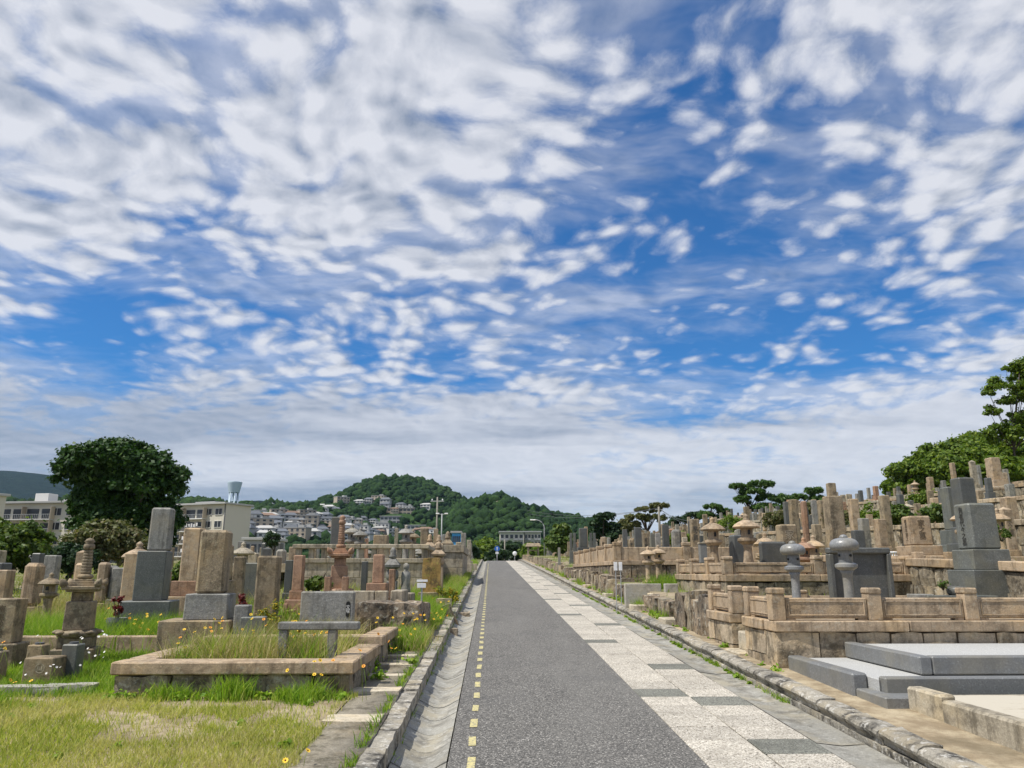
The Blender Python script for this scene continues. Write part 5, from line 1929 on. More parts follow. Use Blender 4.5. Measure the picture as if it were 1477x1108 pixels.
    grave_px(1425, 664, 7, 44.0, 'granite_pale', 'slim pale pointed pillar left of the upper right monument', top='pyramid', tiers=((1.4, 0.35),))
    grave_px(1395, 668, 6, 50.0, 'granite_tan', 'slim tan pillar against the trees, left of the pale pointed one', tiers=((1.6, 0.2), (2.4, 0.15)))
    grave_px(1433, 671, 5, 46.0, 'granite_grey', 'short grey stone beside the pale pointed pillar', tiers=((1.4, 0.3),))
    grave_px(1473, 677, 6, 46.0, 'granite_grey', 'grey stone right of the upper right monument', tiers=((1.4, 0.3),))


build_right_middle()


# ------------------------------------------------------------------ hillside terraces with rows of graves
def build_terraces():
    rr = random.Random(77)
    names = ['', 'second', 'third', 'fourth', 'fifth', 'top']
    # retaining walls
    for k in range(1, 6):
        tx, th, ty = TERR[k]
        prev = TERR[k - 1][1]
        ystart = max(12.0, tx / 0.74)
        y = ystart
        wn = 1
        while y < 96:
            ln = min(rr.uniform(7, 10), 98 - y)
            zb = base(y) + prev
            root = thing('terrace_wall', (tx - 0.25, y, zb), 'rubble wall holding up the %s right terrace, %s stretch from the near end' % (names[k], ordinal(wn)), 'terrace wall', 'rubble terrace walls of the right hillside')
            wn += 1
            near = y < 30
            stones = MB()
            H = th - prev
            rows = max(2, int(H / 0.32))
            for r_ in range(rows):
                s = rr.uniform(-0.2, 0)
                while s < ln:
                    w = rr.uniform(0.3, 0.6)
                    zz = base(y + s) - base(y) + H * r_ / rows - 0.05
                    m = MB() if near else stones
                    m.rough((0 if near else 0.15), (0 if near else s + w / 2), (0 if near else zz), 0.34, w - 0.03, H / rows + 0.02, 2, 0.05, rr.randrange(9999), 0, 0.15)
                    if near:
                        m.build('wall_stone', MAT['rubble'], root, (0.15, s + w / 2, zz))
                    s += w
            if not near:
                stones.build('wall_stone', MAT['rubble'], root)['kind'] = 'stuff'
            s = 0.0
            while s < ln - 0.2:
                w = min(rr.uniform(1.3, 2.0), ln - s)
                o = MB().box(0, 0, 0, 0.40, w - 0.01, 0.16, 0.015).build('coping', MAT[rr.choice(['granite_tan', 'granite_pale', 'ashlar'])], root, (0.14, s + w / 2, base(y + s + w / 2) - base(y) + H - 0.02))
                o.rotation_euler = (math.atan(SLOPE), 0, 0)
                s += w
            y += ln + 0.03
    # prototypes
    kinds = {}
    stones = ['granite_grey', 'granite_tan', 'granite_brown', 'granite_dark', 'granite_pink', 'granite_pale']
    word = {'granite_grey': 'grey', 'granite_tan': 'tan', 'granite_brown': 'brown', 'granite_dark': 'dark', 'granite_pink': 'pinkish', 'granite_pale': 'pale'}
    shapes = [('plain pillar', dict(tiers=((1.45, 0.16), (2.0, 0.14)))), ('round-topped', dict(tiers=((1.4, 0.18),), top='round')), ('stepped', dict(tiers=((1.35, 0.2), (1.8, 0.16), (2.3, 0.12)))), ('pointed', dict(tiers=((1.5, 0.2),), top='pyramid'))]

    def get(m, s):
        key = (m, s)
        if key not in kinds:
            kinds[key] = [grave(0, -30, 0, 1.5, 0.36, m, 'x', **shapes[s][1]), False]
        return kinds[key]

    def put(m, s, x, y, z, hs, ws, where, grp, rz):
        k = get(m, s)
        o = k[0] if not k[1] else copy_tree(k[0])
        k[1] = True
        o.location = (x, y, z)
        o.scale = (ws / 0.36, ws / 0.36, hs / 1.5)
        o.rotation_euler = (0, 0, rz)
        o['look'] = '%s %s gravestone' % (word[m], shapes[s][0])
        return o

    # beyond the nearest three hundred the stones are only a few pixels wide: one joined mass
    FAR_GRAVES = 60.0
    far_mb, far_mi = MB(), []

    def far_grave(m, x, y, z, hs, ws, rz):
        n0 = len(far_mb.f)
        far_mb.box(x, y, z - 0.05, ws * 2.0, ws * 2.0, hs * 0.15 + 0.05, 0.012, 1.0, rz)
        far_mb.box(x, y, z + hs * 0.149, ws * 1.45, ws * 1.45, hs * 0.17, 0.012, 1.0, rz)
        far_mb.box(x, y, z + hs * 0.318, ws, ws, hs * 0.682, 0.02, 0.97, rz)
        far_mi.extend([stones.index(m)] * (len(far_mb.f) - n0))

    taken = [(o.location.x, o.location.y) for o in bpy.data.objects if o.get('category') in ('gravestone', 'stone lantern') and o.parent is None and o.location.y > 0]
    count = 0
    for k in range(0, 6):
        tx, th, ty = TERR[k]
        nx = TERR[k + 1][0] if k < 5 else 37.5
        width = nx - tx
        rows = [1.6, 3.7] if width > 4.5 else [1.5]
        if k == 0:
            rows = [3.3, 5.0]
        if k == 5:
            rows = [1.4, 3.6]
        for ri, rx in enumerate(rows):
            x = tx + rx
            y = max(20.0 if k else 37.0, x / 0.70) + rr.uniform(0, 1.5)
            rowlist = []
            while y < 97:
                xx = x + rr.uniform(-0.35, 0.35)
                px, py = proj((xx, y, zg(xx, y) + 1))
                ok = 60 < px < 1490 and rr.random() < 0.74 and all((xx - a) ** 2 + (y - b) ** 2 > 1.3 for a, b in taken)
                if k == 5 and px > 1395:
                    ok = False
                if ok:
                    m = rr.choices(stones, [6, 4, 5, 5, 1.5, 2])[0]
                    s = rr.choices(range(4), [5, 2, 3, 1])[0]
                    hs = rr.uniform(0.7, 1.4)
                    ws = rr.uniform(0.22, 0.32)
                    if y > FAR_GRAVES:
                        far_grave(m, xx, y, zg(xx, y), hs, ws, rr.uniform(-.12, .12))
                    else:
                        rowlist.append(put(m, s, xx, y, zg(xx, y), hs, ws, None, None, rr.uniform(-.12, .12)))
                    taken.append((xx, y))
                    count += 1
                y += rr.uniform(1.25, 2.3) * (1.25 if k == 0 else 1.0)
            for q, o in enumerate(rowlist):
                tag(o, '%s, %s from near end, %s row, %s right terrace' % (o['look'], ordinal(q + 1), ('front', 'back')[ri], names[k] or 'lowest'), 'gravestone', 'gravestones on the right hillside terraces')
                del o['look']
    fm = far_mb.mesh('far_gravestones')
    for m in stones:
        fm.materials.append(MAT[m])
    fm.polygons.foreach_set('material_index', far_mi)
    tag(link_mesh('far_gravestones', fm), 'mass of small distant gravestones far along the right hillside', 'gravestones', kind='stuff')
    # lanterns scattered among them
    proto = lantern(0, -30, 0, 1.3, 'round', 'granite_tan', 'x')
    first = True
    lant = []
    for i in range(16):
        k = rr.randrange(1, 5)
        x = TERR[k][0] + rr.uniform(0.8, 2.6)
        y = rr.uniform(x / 0.68, 80)
        if any((x - a) ** 2 + (y - b) ** 2 < 0.8 for a, b in taken):
            continue
        o = proto if first else copy_tree(proto)
        first = False
        o.location = (x, y, zg(x, y))
        s = rr.uniform(0.75, 1.1)
        o.scale = (s, s, s)
        lant.append((k, y, o))
        taken.append((x, y))
    for k in range(1, 5):
        for q, (_, y, o) in enumerate(sorted([t for t in lant if t[0] == k], key=lambda t: t[1])):
            tag(o, 'small tan lantern, %s from the near end on the %s right terrace' % (ordinal(q + 1), names[k]), 'stone lantern', 'lanterns on the right hillside terraces')
    print('hillside graves', count)
    return put, taken


PUT, TAKEN = build_terraces()


# ------------------------------------------------------------------ left side: plots, graves, terrace
def low_plot(label, x0, x1, y0, y1, zb, wall_h, mat_wall, mat_cop, blk=0.45, right=True, left=True, cop_blk=1.5, n=4, floor=True):
    root = thing('low_plot_wall', (x0, y0, zb), label, 'plot wall')
    zc = zb + wall_h
    wall_run(root, (x0, y0), (x1, y0), zb - 0.12, wall_h + 0.12, 0.26, mat_wall, blk, 1, 0.03, n, 0.05)
    if right:
        wall_run(root, (x1, y0 + 0.27), (x1, y1), zb - 0.12, wall_h + 0.12 + SLOPE * 0.5, 0.26, mat_wall, blk, 1, 0.022, n, 0.04)
        box_run(root, (x1, y0 + 0.335), (x1, y1), zc, 0.125, 0.30, mat_cop, 1.1, 'coping', 0.04)
    if left:
        wall_run(root, (x0, y1), (x0, y0 + 0.27), zb - 0.12, wall_h + 0.12, 0.26, mat_wall, blk, 1, 0.022, n, 0.04)
        box_run(root, (x0, y1), (x0, y0 + 0.335), zc, 0.125, 0.30, mat_cop, 1.1, 'coping', 0.04)
    box_run(root, (x0 - 0.045, y0), (x1 + 0.045, y0), zc, 0.125, 0.32, mat_cop, cop_blk, 'coping', 0.05)
    if floor:
        fill_top(root, x0 + 0.27, x1 - 0.27, y0 + 0.27, y1, zc - 0.02, 'ground', 'plot_soil')
    return zc - 0.02


def build_left_front():
    z = lambda x, y: zg(x, y)
    # nearest plot with rough wall and tan coping
    zf = low_plot('low rough-stone plot wall with a tan coping nearest on the left, grass at its foot', -3.79, -1.42, 8.27, 10.2, base(8.27) + 0.13, 0.225, 'rubble', 'granite_tan', 0.5, cop_blk=2.2)
    zf2 = low_plot('second low plot wall with tan coping right behind the nearest one', -3.6, -1.40, 10.27, 11.9, base(10.27) + 0.13, 0.25, 'rubble', 'granite_tan', left=False)
    # dark streaked rock wall further on, with beige kerb blocks above
    a = 13.3
    root = thing('boulder_wall', (-2.9, a, z(-2.9, a)), 'dark streaked boulder wall at the plot corner behind the grey name slab', 'boulder wall')
    for i, (x, w, h, y, d) in enumerate(((-2.70, 0.80, 0.60, 0.2, 0.5), (-1.98, 0.80, 0.63, 0.22, 0.55), (-1.42, 0.50, 0.64, 0.35, 0.9), (-1.36, 0.45, 0.6, 1.2, 0.9))):
        MB().rough(0, 0, 0, w, d, h, 6, 0.055, 40 + i, 0, 0.16).build('boulder', MAT['rubble_dark'], root, (x + 2.9, y, -0.08))
    MB().box(0.80, 1.0, 0.0, 1.6, 1.5, 0.49, 0.02).build('plot_soil', MAT['sandy_soil'], root)
    zk = root.location.z + 0.48
    for i, (x, y, w, d, h) in enumerate(((-2.45, 14.1, 0.80, 0.2, 0.26), (-1.93, 14.1, 0.22, 0.2, 0.26), (-1.68, 14.7, 0.22, 0.95, 0.26), (-1.62, 15.7, 0.2, 0.7, 0.3))):
        tag(MB().box(0, 0, 0, w, d, h, 0.015).build('kerb_block', MAT['granite_pale'], None, (x, y, zk - (0 if i < 3 else 0.12))),
            ('long beige kerb block above the boulder wall', 'small square beige kerb block above the boulder wall', 'beige kerb block running back beside the pink graves', 'far beige kerb block beside the tall grass')[i], 'kerb block')
    # the big brown grave
    Y = 10.8
    x = px2x(306, Y)
    zz = zf2
    r = thing('gravestone', (x, Y, zz), 'big speckled brown gravestone on two broad plinths, largest on the left', 'gravestone', None, 0.10)
    zt, z2, z1 = at(306, 765, Y).z - zz, at(306, 856, Y).z - zz, at(306, 893, Y).z - zz
    MB().box(-0.08, 0, -0.1, 0.90, 0.72, z1 + 0.1, 0.014).build('base', MAT['granite_brown'], r)
    MB().box(0.02, 0, z1 - 0.001, 0.56, 0.50, z2 - z1, 0.014, 0.98).build('plinth', MAT['slate_grey'], r)
    MB().box(0.02, 0, z2 - 0.002, 0.37, 0.33, zt - z2, 0.035, 0.985).build('shaft', MAT['granite_brown'], r)
    MB().box(0.50, -0.22, -0.1, 0.19, 0.22, at(345, 872, Y).z - zz + 0.1, 0.012).build('flower_vase', MAT['slate_grey'], r)
    MB().box(0.66, -0.30, -0.1, 0.30, 0.26, at(370, 888, Y).z - zz + 0.1, 0.012).build('incense_holder', MAT['granite_green'], r)
    # tall grey grave left of it
    Y = 13.5
    x = px2x(224, Y)
    zz = z(x, Y) + 0.1
    r = thing('gravestone', (x, Y, zz), 'tall grey gravestone of two stacked blocks with smooth edges, left of the big brown one', 'gravestone', None, 0.16)
    zt, z2, z1 = at(229, 733, Y).z - zz, at(224, 795, Y).z - zz, at(224, 866, Y).z - zz
    MB().box(-0.02, 0, -0.1, 0.78, 0.70, z1 + 0.1, 0.015).build('base', MAT['granite_green'], r)
    MB().box(-0.03, 0, z1 - 0.001, 0.47, 0.44, z2 - z1, 0.015).build('plinth', MAT['granite_green'], r)
    MB().box(0.03, 0, z2 - 0.002, 0.335, 0.32, zt - z2, 0.03, 0.97).build('shaft', MAT['granite_grey'], r)
    r = thing('flower_pot', (px2x(178, 12.4), 12.4, z(-5, 12.4) + 0.05), 'round dark pot with a red-leaved plant beside the tall grey grave', 'flower pot')
    MB().lathe([(0.13, -0.1), (0.16, 0.3), (0.15, 0.36), (0.11, 0.34)], 20).build('pot', MAT['granite_green'], r)
    # name slab with a black oval plate
    Y = 11.4
    a, b = at(435, 853, Y), at(513, 850, Y)
    z0 = zf2
    w, h = b.x - a.x, a.z - z0
    r = thing('name_slab', ((a.x + b.x) / 2, Y, z0), 'upright grey slab with a black oval name plate', 'memorial slab', None, -0.05)
    MB().box(0, 0, -0.1, w, 0.10, h + 0.1, 0.02).build('slab', MAT['slate_grey'], r)
    px_, pz = at(503.5, 878.5, Y).x - (a.x + b.x) / 2, at(503.5, 878.5, Y).z - z0
    pl = MB()
    hw, hl = 0.030, 0.108
    poly = [(hw * math.cos(t), hl - hw + hw * math.sin(t)) for t in np.linspace(0, math.pi, 9)] + [(hw * math.cos(t), -hl + hw + hw * math.sin(t)) for t in np.linspace(math.pi, 2 * math.pi, 9)]
    pl.prism(poly, 0, 0.004)
    o = pl.build('name_plate', MAT['black_lacquer'], r, (px_, -0.0525, pz))
    o.rotation_euler = (math.pi / 2, 0, 0)
    t = link_mesh('name', text_mesh('文\n塚', 0.062, 'letter_white', 0.001), None, o, (0, -0.003, 0.005))
    # bench-like rail of grey stone
    Y = 8.9
    a, b = at(403, 897, Y), at(519, 897, Y)
    r = thing('stone_rail', (a.x, Y, zf), 'grey stone rail on two short posts inside the nearest plot', 'stone rail')
    zt = a.z - zf
    MB().box((b.x - a.x) / 2, 0, zt - 0.085, b.x - a.x, 0.13, 0.085, 0.012).build('rail', MAT['slate_grey'], r)
    for px in (416, 485):
        MB().box(px2x(px, Y) - a.x, 0, -0.05, 0.095, 0.11, zt - 0.036, 0.008).build('post', MAT['slate_grey'], r)
    # ---- far left plot with pagoda, offering stones
    pk = thing('low_kerb', (-7.5, 11.3, z(-6, 11.3)), 'low tan kerb behind the pagoda on the far left', 'plot wall')
    box_run(pk, (-8.0, 11.3), (-3.85, 11.3), z(-5, 11.3) - 0.1, 0.36, 0.18, 'granite_tan', 1.3, 'kerb_stone')
    Y = 10.5
    x = px2x(124, Y)
    pagoda(x, Y, z(x, Y), at(130, 776, Y).z - z(x, Y), 'granite_brown', 'brown stone pagoda with lotus base and ringed spire on the far left', 0.28, 1.02)
    Y = 9.15
    x = px2x(84, Y)
    r = thing('offering_stone', (x, Y, z(x, Y)), 'grey-brown offering stone with a carved lotus mark, in front of the pagoda', 'offering stone', None, 0.05)
    h = at(84, 947, Y).z - z(x, Y)
    MB().box(0, 0, -0.08, 0.32, 0.30, h + 0.08, 0.012).build('block', MAT['granite_brown'], r)
    em = MB()
    for i in range(22):
        t0, t1 = 2 * math.pi * i / 22, 2 * math.pi * (i + 1) / 22
        em.add([(0.052 * math.cos(t0), 0, 0.052 * math.sin(t0)), (0.052 * math.cos(t1), 0, 0.052 * math.sin(t1)), (0.043 * math.cos(t1), 0, 0.043 * math.sin(t1)), (0.043 * math.cos(t0), 0, 0.043 * math.sin(t0))], [(0, 1, 2, 3)])
    for i in range(3):
        c = -0.02 + 0.02 * i
        em.add([(c - 0.012, 0, -0.025), (c + 0.012, 0, -0.025), (c + 0.004, 0, 0.028), (c - 0.004, 0, 0.028)], [(0, 1, 2, 3)])
    em.build('carved_mark', MAT['granite_pale'], r, (0.02, -0.1525, h * 0.62))
    for k, (px, yt, w, Y2, m, lab) in enumerate(((72, 927, 0.18, 9.7, 'granite_brown', 'square flower post behind the offering stone, left one'), (121, 926, 0.18, 9.4, 'granite_green', 'square grey flower post right of the offering stone'),
                                                  (15, 936, 0.17, 9.15, 'granite_brown', 'square flower post at the far left edge'))):
        xx = px2x(px, Y2)
        r = thing('flower_post', (xx, Y2, z(xx, Y2)), lab, 'flower post')
        h = at(px, yt, Y2).z - z(xx, Y2)
        MB().box(0, 0, -0.08, w, w, h + 0.06, 0.012).build('post', MAT[m], r)
        MB().lathe([(w * 0.28, 0), (w * 0.28, 0.022), (w * 0.2, 0.02)], 14).build('vase_rim', MAT['metal_dark'], r, (0, 0, h - 0.02))
    # left-edge grave
    Y = 10.2
    x = px2x(19, Y)
    zz = z(x, Y)
    r = thing('gravestone', (x, Y, zz), 'plain brown gravestone with slanting side, cut by the left edge', 'gravestone', None, 0.12)
    zt, z1 = at(20, 863, Y).z - zz, at(20, 927, Y).z - zz
    MB().box(-0.02, 0, -0.08, 0.52, 0.42, z1 + 0.08, 0.014).build('base', MAT['granite_brown'], r)
    q = MB().box(0, 0, z1 - 0.001, 0.34, 0.30, zt - z1, 0.012).build('shaft', MAT['granite_brown'], r)
    put_text(q, '南\n無\n妙\n法', 0.10, 'carved_brown', (0, -0.152, (zt + z1) / 2))
    # flat stones lying in the grass
    for k, (px, py, w, d, m) in enumerate(((60, 985, 0.75, 0.22, 'concrete'), (125, 993, 0.5, 0.16, 'concrete'))):
        Y2 = 8.5 + 0.1 * k
        x = px2x(px, Y2)
        tag(MB().rough(0, 0, 0, w, d, 0.1, 3, 0.012, 5 + k, 0.1, 0.05).build('kerb_fragment', MAT[m], None, (x, Y2, z(x, Y2) - 0.015)), ('longer' if k == 0 else 'shorter') + ' broken kerb piece lying in the grass before the offering stone', 'kerb stone')
    # stepping stones between walkway and plots
    for k, (y, w, d) in enumerate(((7.2, 0.5, 0.34), (8.5, 0.52, 0.30), (9.4, 0.42, 0.22), (10.2, 0.45, 0.2), (11.0, 0.4, 0.2))):
        xx = -1.19
        tag(MB().rough(0, 0, 0, w, d, 0.12, 3, 0.01, 60 + k, 0, 0.04).build('stepping_stone', MAT['step_stone'], None, (xx, y, base(y) + (0.04 if k == 0 else 0.05))),
            ('sunken pale paving stone by the lawn corner', 'nearest raised stepping stone beside the left kerb', 'second stepping stone beside the left kerb', 'third stepping stone beside the left kerb', 'farthest stepping stone beside the left kerb')[k], 'stepping stone')
    # ---- middle left graves
    G = [(388, 802, 29, 13.6, 'granite_brown', 'plain brown pillar grave in the middle of the left side', ((1.3, 0.16),), 'flat', False),
         (276, 762, 25, 16.5, 'granite_tan', 'tan grave showing behind the big brown one', ((1.35, 0.18),), 'flat', False),
         (345, 803, 15, 17.5, 'granite_brown', 'slim brown grave right of the big brown one', ((1.6, 0.22),), 'flat', False),
         (417, 808, 10, 18.0, 'granite_dark', 'dark blue-grey small grave left of the pink pillar', ((1.3, 0.3),), 'flat', False),
         (431, 801, 13.5, 15.2, 'granite_pink', 'pink granite pillar with twin flower posts, left of the pink pagoda', ((1.35, 0.14), (2.0, 0.30)), 'flat', True),
         (546, 800, 14.5, 14.4, 'granite_pink', 'pink granite pillar on a very broad base beside the grey name slab', ((1.9, 0.2), (2.6, 0.38)), 'flat', False),
         (566, 821, 8, 15.6, 'granite_pink', 'short pink post right of the broad-based pink pillar', ((1.3, 0.3),), 'flat', False),
         (526, 810, 8, 17.0, 'granite_dark', 'thin dark slab behind the broad-based pink pillar', ((1.3, 0.15),), 'flat', False),
         (50, 812, 22, 15.5, 'granite_tan', 'tan grave left of the small mushroom-capped lantern', ((1.3, 0.2),), 'round', False),
         (74, 801, 17, 19.0, 'granite_grey', 'grey pillar grave behind the small mushroom-capped lantern', ((1.3, 0.2),), 'flat', False),
         (8, 822, 19, 15.0, 'granite_tan', 'tan grave at the left edge behind the plain brown one', ((1.3, 0.3),), 'flat', False),
         (117, 812, 14, 16.0, 'granite_tan', 'tan block grave just left of the pagoda spire', ((1.3, 0.2),), 'round', False),
         (150, 811, 14, 16.4, 'granite_tan', 'tan block grave just right of the pagoda spire', ((1.3, 0.2),), 'round', False),
         (191, 798, 20, 14.0, 'granite_tan', 'tan grave touching the tall grey grave on its left', ((1.3, 0.22),), 'flat', False),
         (173, 819, 17, 16.5, 'granite_grey', 'low grey grave between pagoda and tall grey grave', ((1.3, 0.3),), 'flat', False),
         (243, 790, 8, 18.5, 'granite_tan', 'narrow tan grave just right of the tall grey grave', ((1.4, 0.3),), 'flat', False)]
    for px, yt, w, Y, m, lab, tiers, top, vs in G:
        Y *= 1.1
        grave_px(px, yt, w, Y, m, lab, tiers=tiers, top=top, vases=vs, rz=RNG.uniform(-.1, .15), text=None)
    # grey slab near the slim brown grave
    Y = 20.0
    x = px2x(358, Y)
    r = thing('memorial_slab', (x, Y, z(x, Y)), 'broad grey slab just right of the slim brown grave', 'memorial slab')
    MB().box(0, 0, -0.1, 0.52, 0.16, at(358, 812, Y).z - z(x, Y) + 0.1, 0.02).build('slab', MAT['granite_green'], r)
    MB().box(0, 0, -0.1, 0.7, 0.34, 0.22, 0.014).build('base', MAT['granite_green'], r)
    Y = 17.2
    x = px2x(490, Y)
    pagoda(x, Y, z(x, Y), at(491, 743, Y).z - z(x, Y), 'granite_pink', 'pink stone pagoda with a slim spire, tallest in the middle left', 0.12, 0.82)
    for k, px in enumerate((474, 499)):
        xx = px2x(px, 16.3)
        r = thing('flower_post', (xx, 16.3, z(xx, 16.3)), ('left' if k == 0 else 'right') + ' pink flower post before the pink pagoda', 'flower post')
        h = at(px, 832, 16.3).z - z(xx, 16.3)
        MB().box(0, 0, -0.06, 0.13, 0.13, h + 0.06, 0.01).build('post', MAT['granite_pink'], r)
        MB().lathe([(0.04, 0), (0.04, 0.02), (0.03, 0.018)], 12).build('vase_rim', MAT['metal_dark'], r, (0, 0, h))
    Y = 19.0
    x = px2x(566, Y)
    gorinto(x, Y, z(x, Y), at(566, 789, Y).z - z(x, Y), 'granite_grey', 'grey five-ring stone on a tall pillar right of the pink graves')
    # small lantern on the left
    lantern_px(75, 826, 15.5, 'round', 'granite_brown', 'small brown lantern with a broad flat cap on the far left')
    lantern_px(197, 781, 17.5, 'round', 'granite_tan', 'tan lantern cap showing above the graves left of the tall grey grave')
    lantern_px(348, 782, 24.0, 'round', 'granite_pale', 'small pale lantern far behind the big brown grave')
    # low pink parapet behind the tall grey grave
    Y = 15.0
    xa, xb = px2x(240, Y), px2x(288, Y)
    zt = at(260, 838, Y).z
    r = thing('low_parapet', (xa, Y, z(xa, Y)), 'low pinkish parapet with one post between tall grey and big brown graves', 'parapet')
    MB().box((xb - xa) / 2 + 0.08, 0, zt - r.location.z - 0.28, xb - xa - 0.1, 0.13, 0.28, 0.01).build('panel', MAT['granite_pink'], r)
    MB().box((xb - xa) / 2, 0, -0.1, xb - xa + 0.2, 0.3, zt - r.location.z - 0.182, 0.012).build('coping', MAT['granite_tan'], r)
    MB().box(0, 0, zt - r.location.z - 0.281, 0.15, 0.18, 0.45, 0.01).build('post', MAT['granite_tan'], r)
    # mossy yellow stone, statue, small lantern, boards
    Y = 20.0
    p = at(623, 805, Y)
    zz = z(p.x, Y)
    r = thing('mossy_stone', (p.x, Y, zz), 'broad yellow-brown lichen-covered stone tablet on a low base', 'gravestone')
    h = p.z - zz
    MB().rough(0, 0, h * 0.28, 25 / F_PX * Y, 0.22, h * 0.72, 5, 0.022, 9, 0, 0.04).build('tablet', MAT['granite_mossy'], r)
    MB().box(0, 0, -0.1, 0.62, 0.5, h * 0.28 + 0.11, 0.015).build('base', MAT['granite_brown'], r)
    Y = 19.0
    p = at(586, 812, Y)
    zz = z(p.x, Y)
    h = p.z - zz
    r = thing('jizo_statue', (p.x, Y, zz), 'small grey standing figure statue before the balustrade wall', 'statue')
    MB().box(0, 0, -0.06, 0.30, 0.30, h * 0.36 + 0.06, 0.012).build('base', MAT['granite_green'], r)
    MB().lathe_soft([(0.13, h * 0.36), (0.12, h * 0.42), (0.10, h * 0.55), (0.115, h * 0.70), (0.10, h * 0.79), (0.045, h * 0.83), (0.07, h * 0.87), (0.08, h * 0.92), (0.06, h * 0.975), (0.01, h)], 16).build('figure', MAT['granite_grey'], r)
    x = px2x(632, 21.5)
    gorinto(x, 21.5, z(x, 21.5), at(632, 781, 21.5).z - z(x, 21.5), 'granite_tan', 'small tan ball-topped stone rising behind the lichen-covered tablet', 0, 0.6)
    for k, (px, py, w, hh) in enumerate(((609, 838, 15, 3.0), (608, 845, 12, 6.0))):
        Y2 = 15.8 - 0.1 * k
        p = at(px, py + hh / 2, Y2)
        zz = z(p.x, Y2)
        r = thing('white_notice', (p.x, Y2, zz), ('upper narrow' if k == 0 else 'lower square') + ' white notice plate on a stake in the tall grass', 'notice board')
        MB().box(0, 0, p.z - zz, w / F_PX * Y2, 0.015, hh / F_PX * Y2, 0.003).build('plate', MAT['sign_white'], r)
        MB().box(0, 0.018, -0.1, 0.02, 0.015, p.z - zz + 0.12, 0.002).build('stake', MAT['metal_grey'], r)
    # leaning broken stone and worn blocks by the left kerb
    Y = 17.2
    p = at(655, 846, Y)
    r = MB().rough(0, 0, 0, 0.26, 0.3, 0.55, 4, 0.03, 15, 0, 0.1).build('leaning_stone', MAT['rubble_dark'], None, (p.x, Y, z(p.x, Y) - 0.05))
    r.rotation_euler = (0, -0.42, 0.2)
    tag(r, 'dark broken stone leaning by the left kerb', 'stone')
    for k, (px, Y2, w, h) in enumerate(((641, 18.0, 0.34, 0.35), (650, 15.4, 0.3, 0.2), (668, 19.5, 0.35, 0.16))):
        p = at(px, 850, Y2)
        tag(MB().rough(0, 0, 0, w, 0.34, h, 3, 0.02, 80 + k, 0, 0.06).build('worn_block', MAT['ashlar'], None, (p.x, Y2, z(p.x, Y2) - 0.04)),
            ('brownish worn block left of the leaning stone', 'squat worn block in front of the leaning stone', 'flat worn block on the edge of the left kerb')[k], 'stone')


build_left_front()


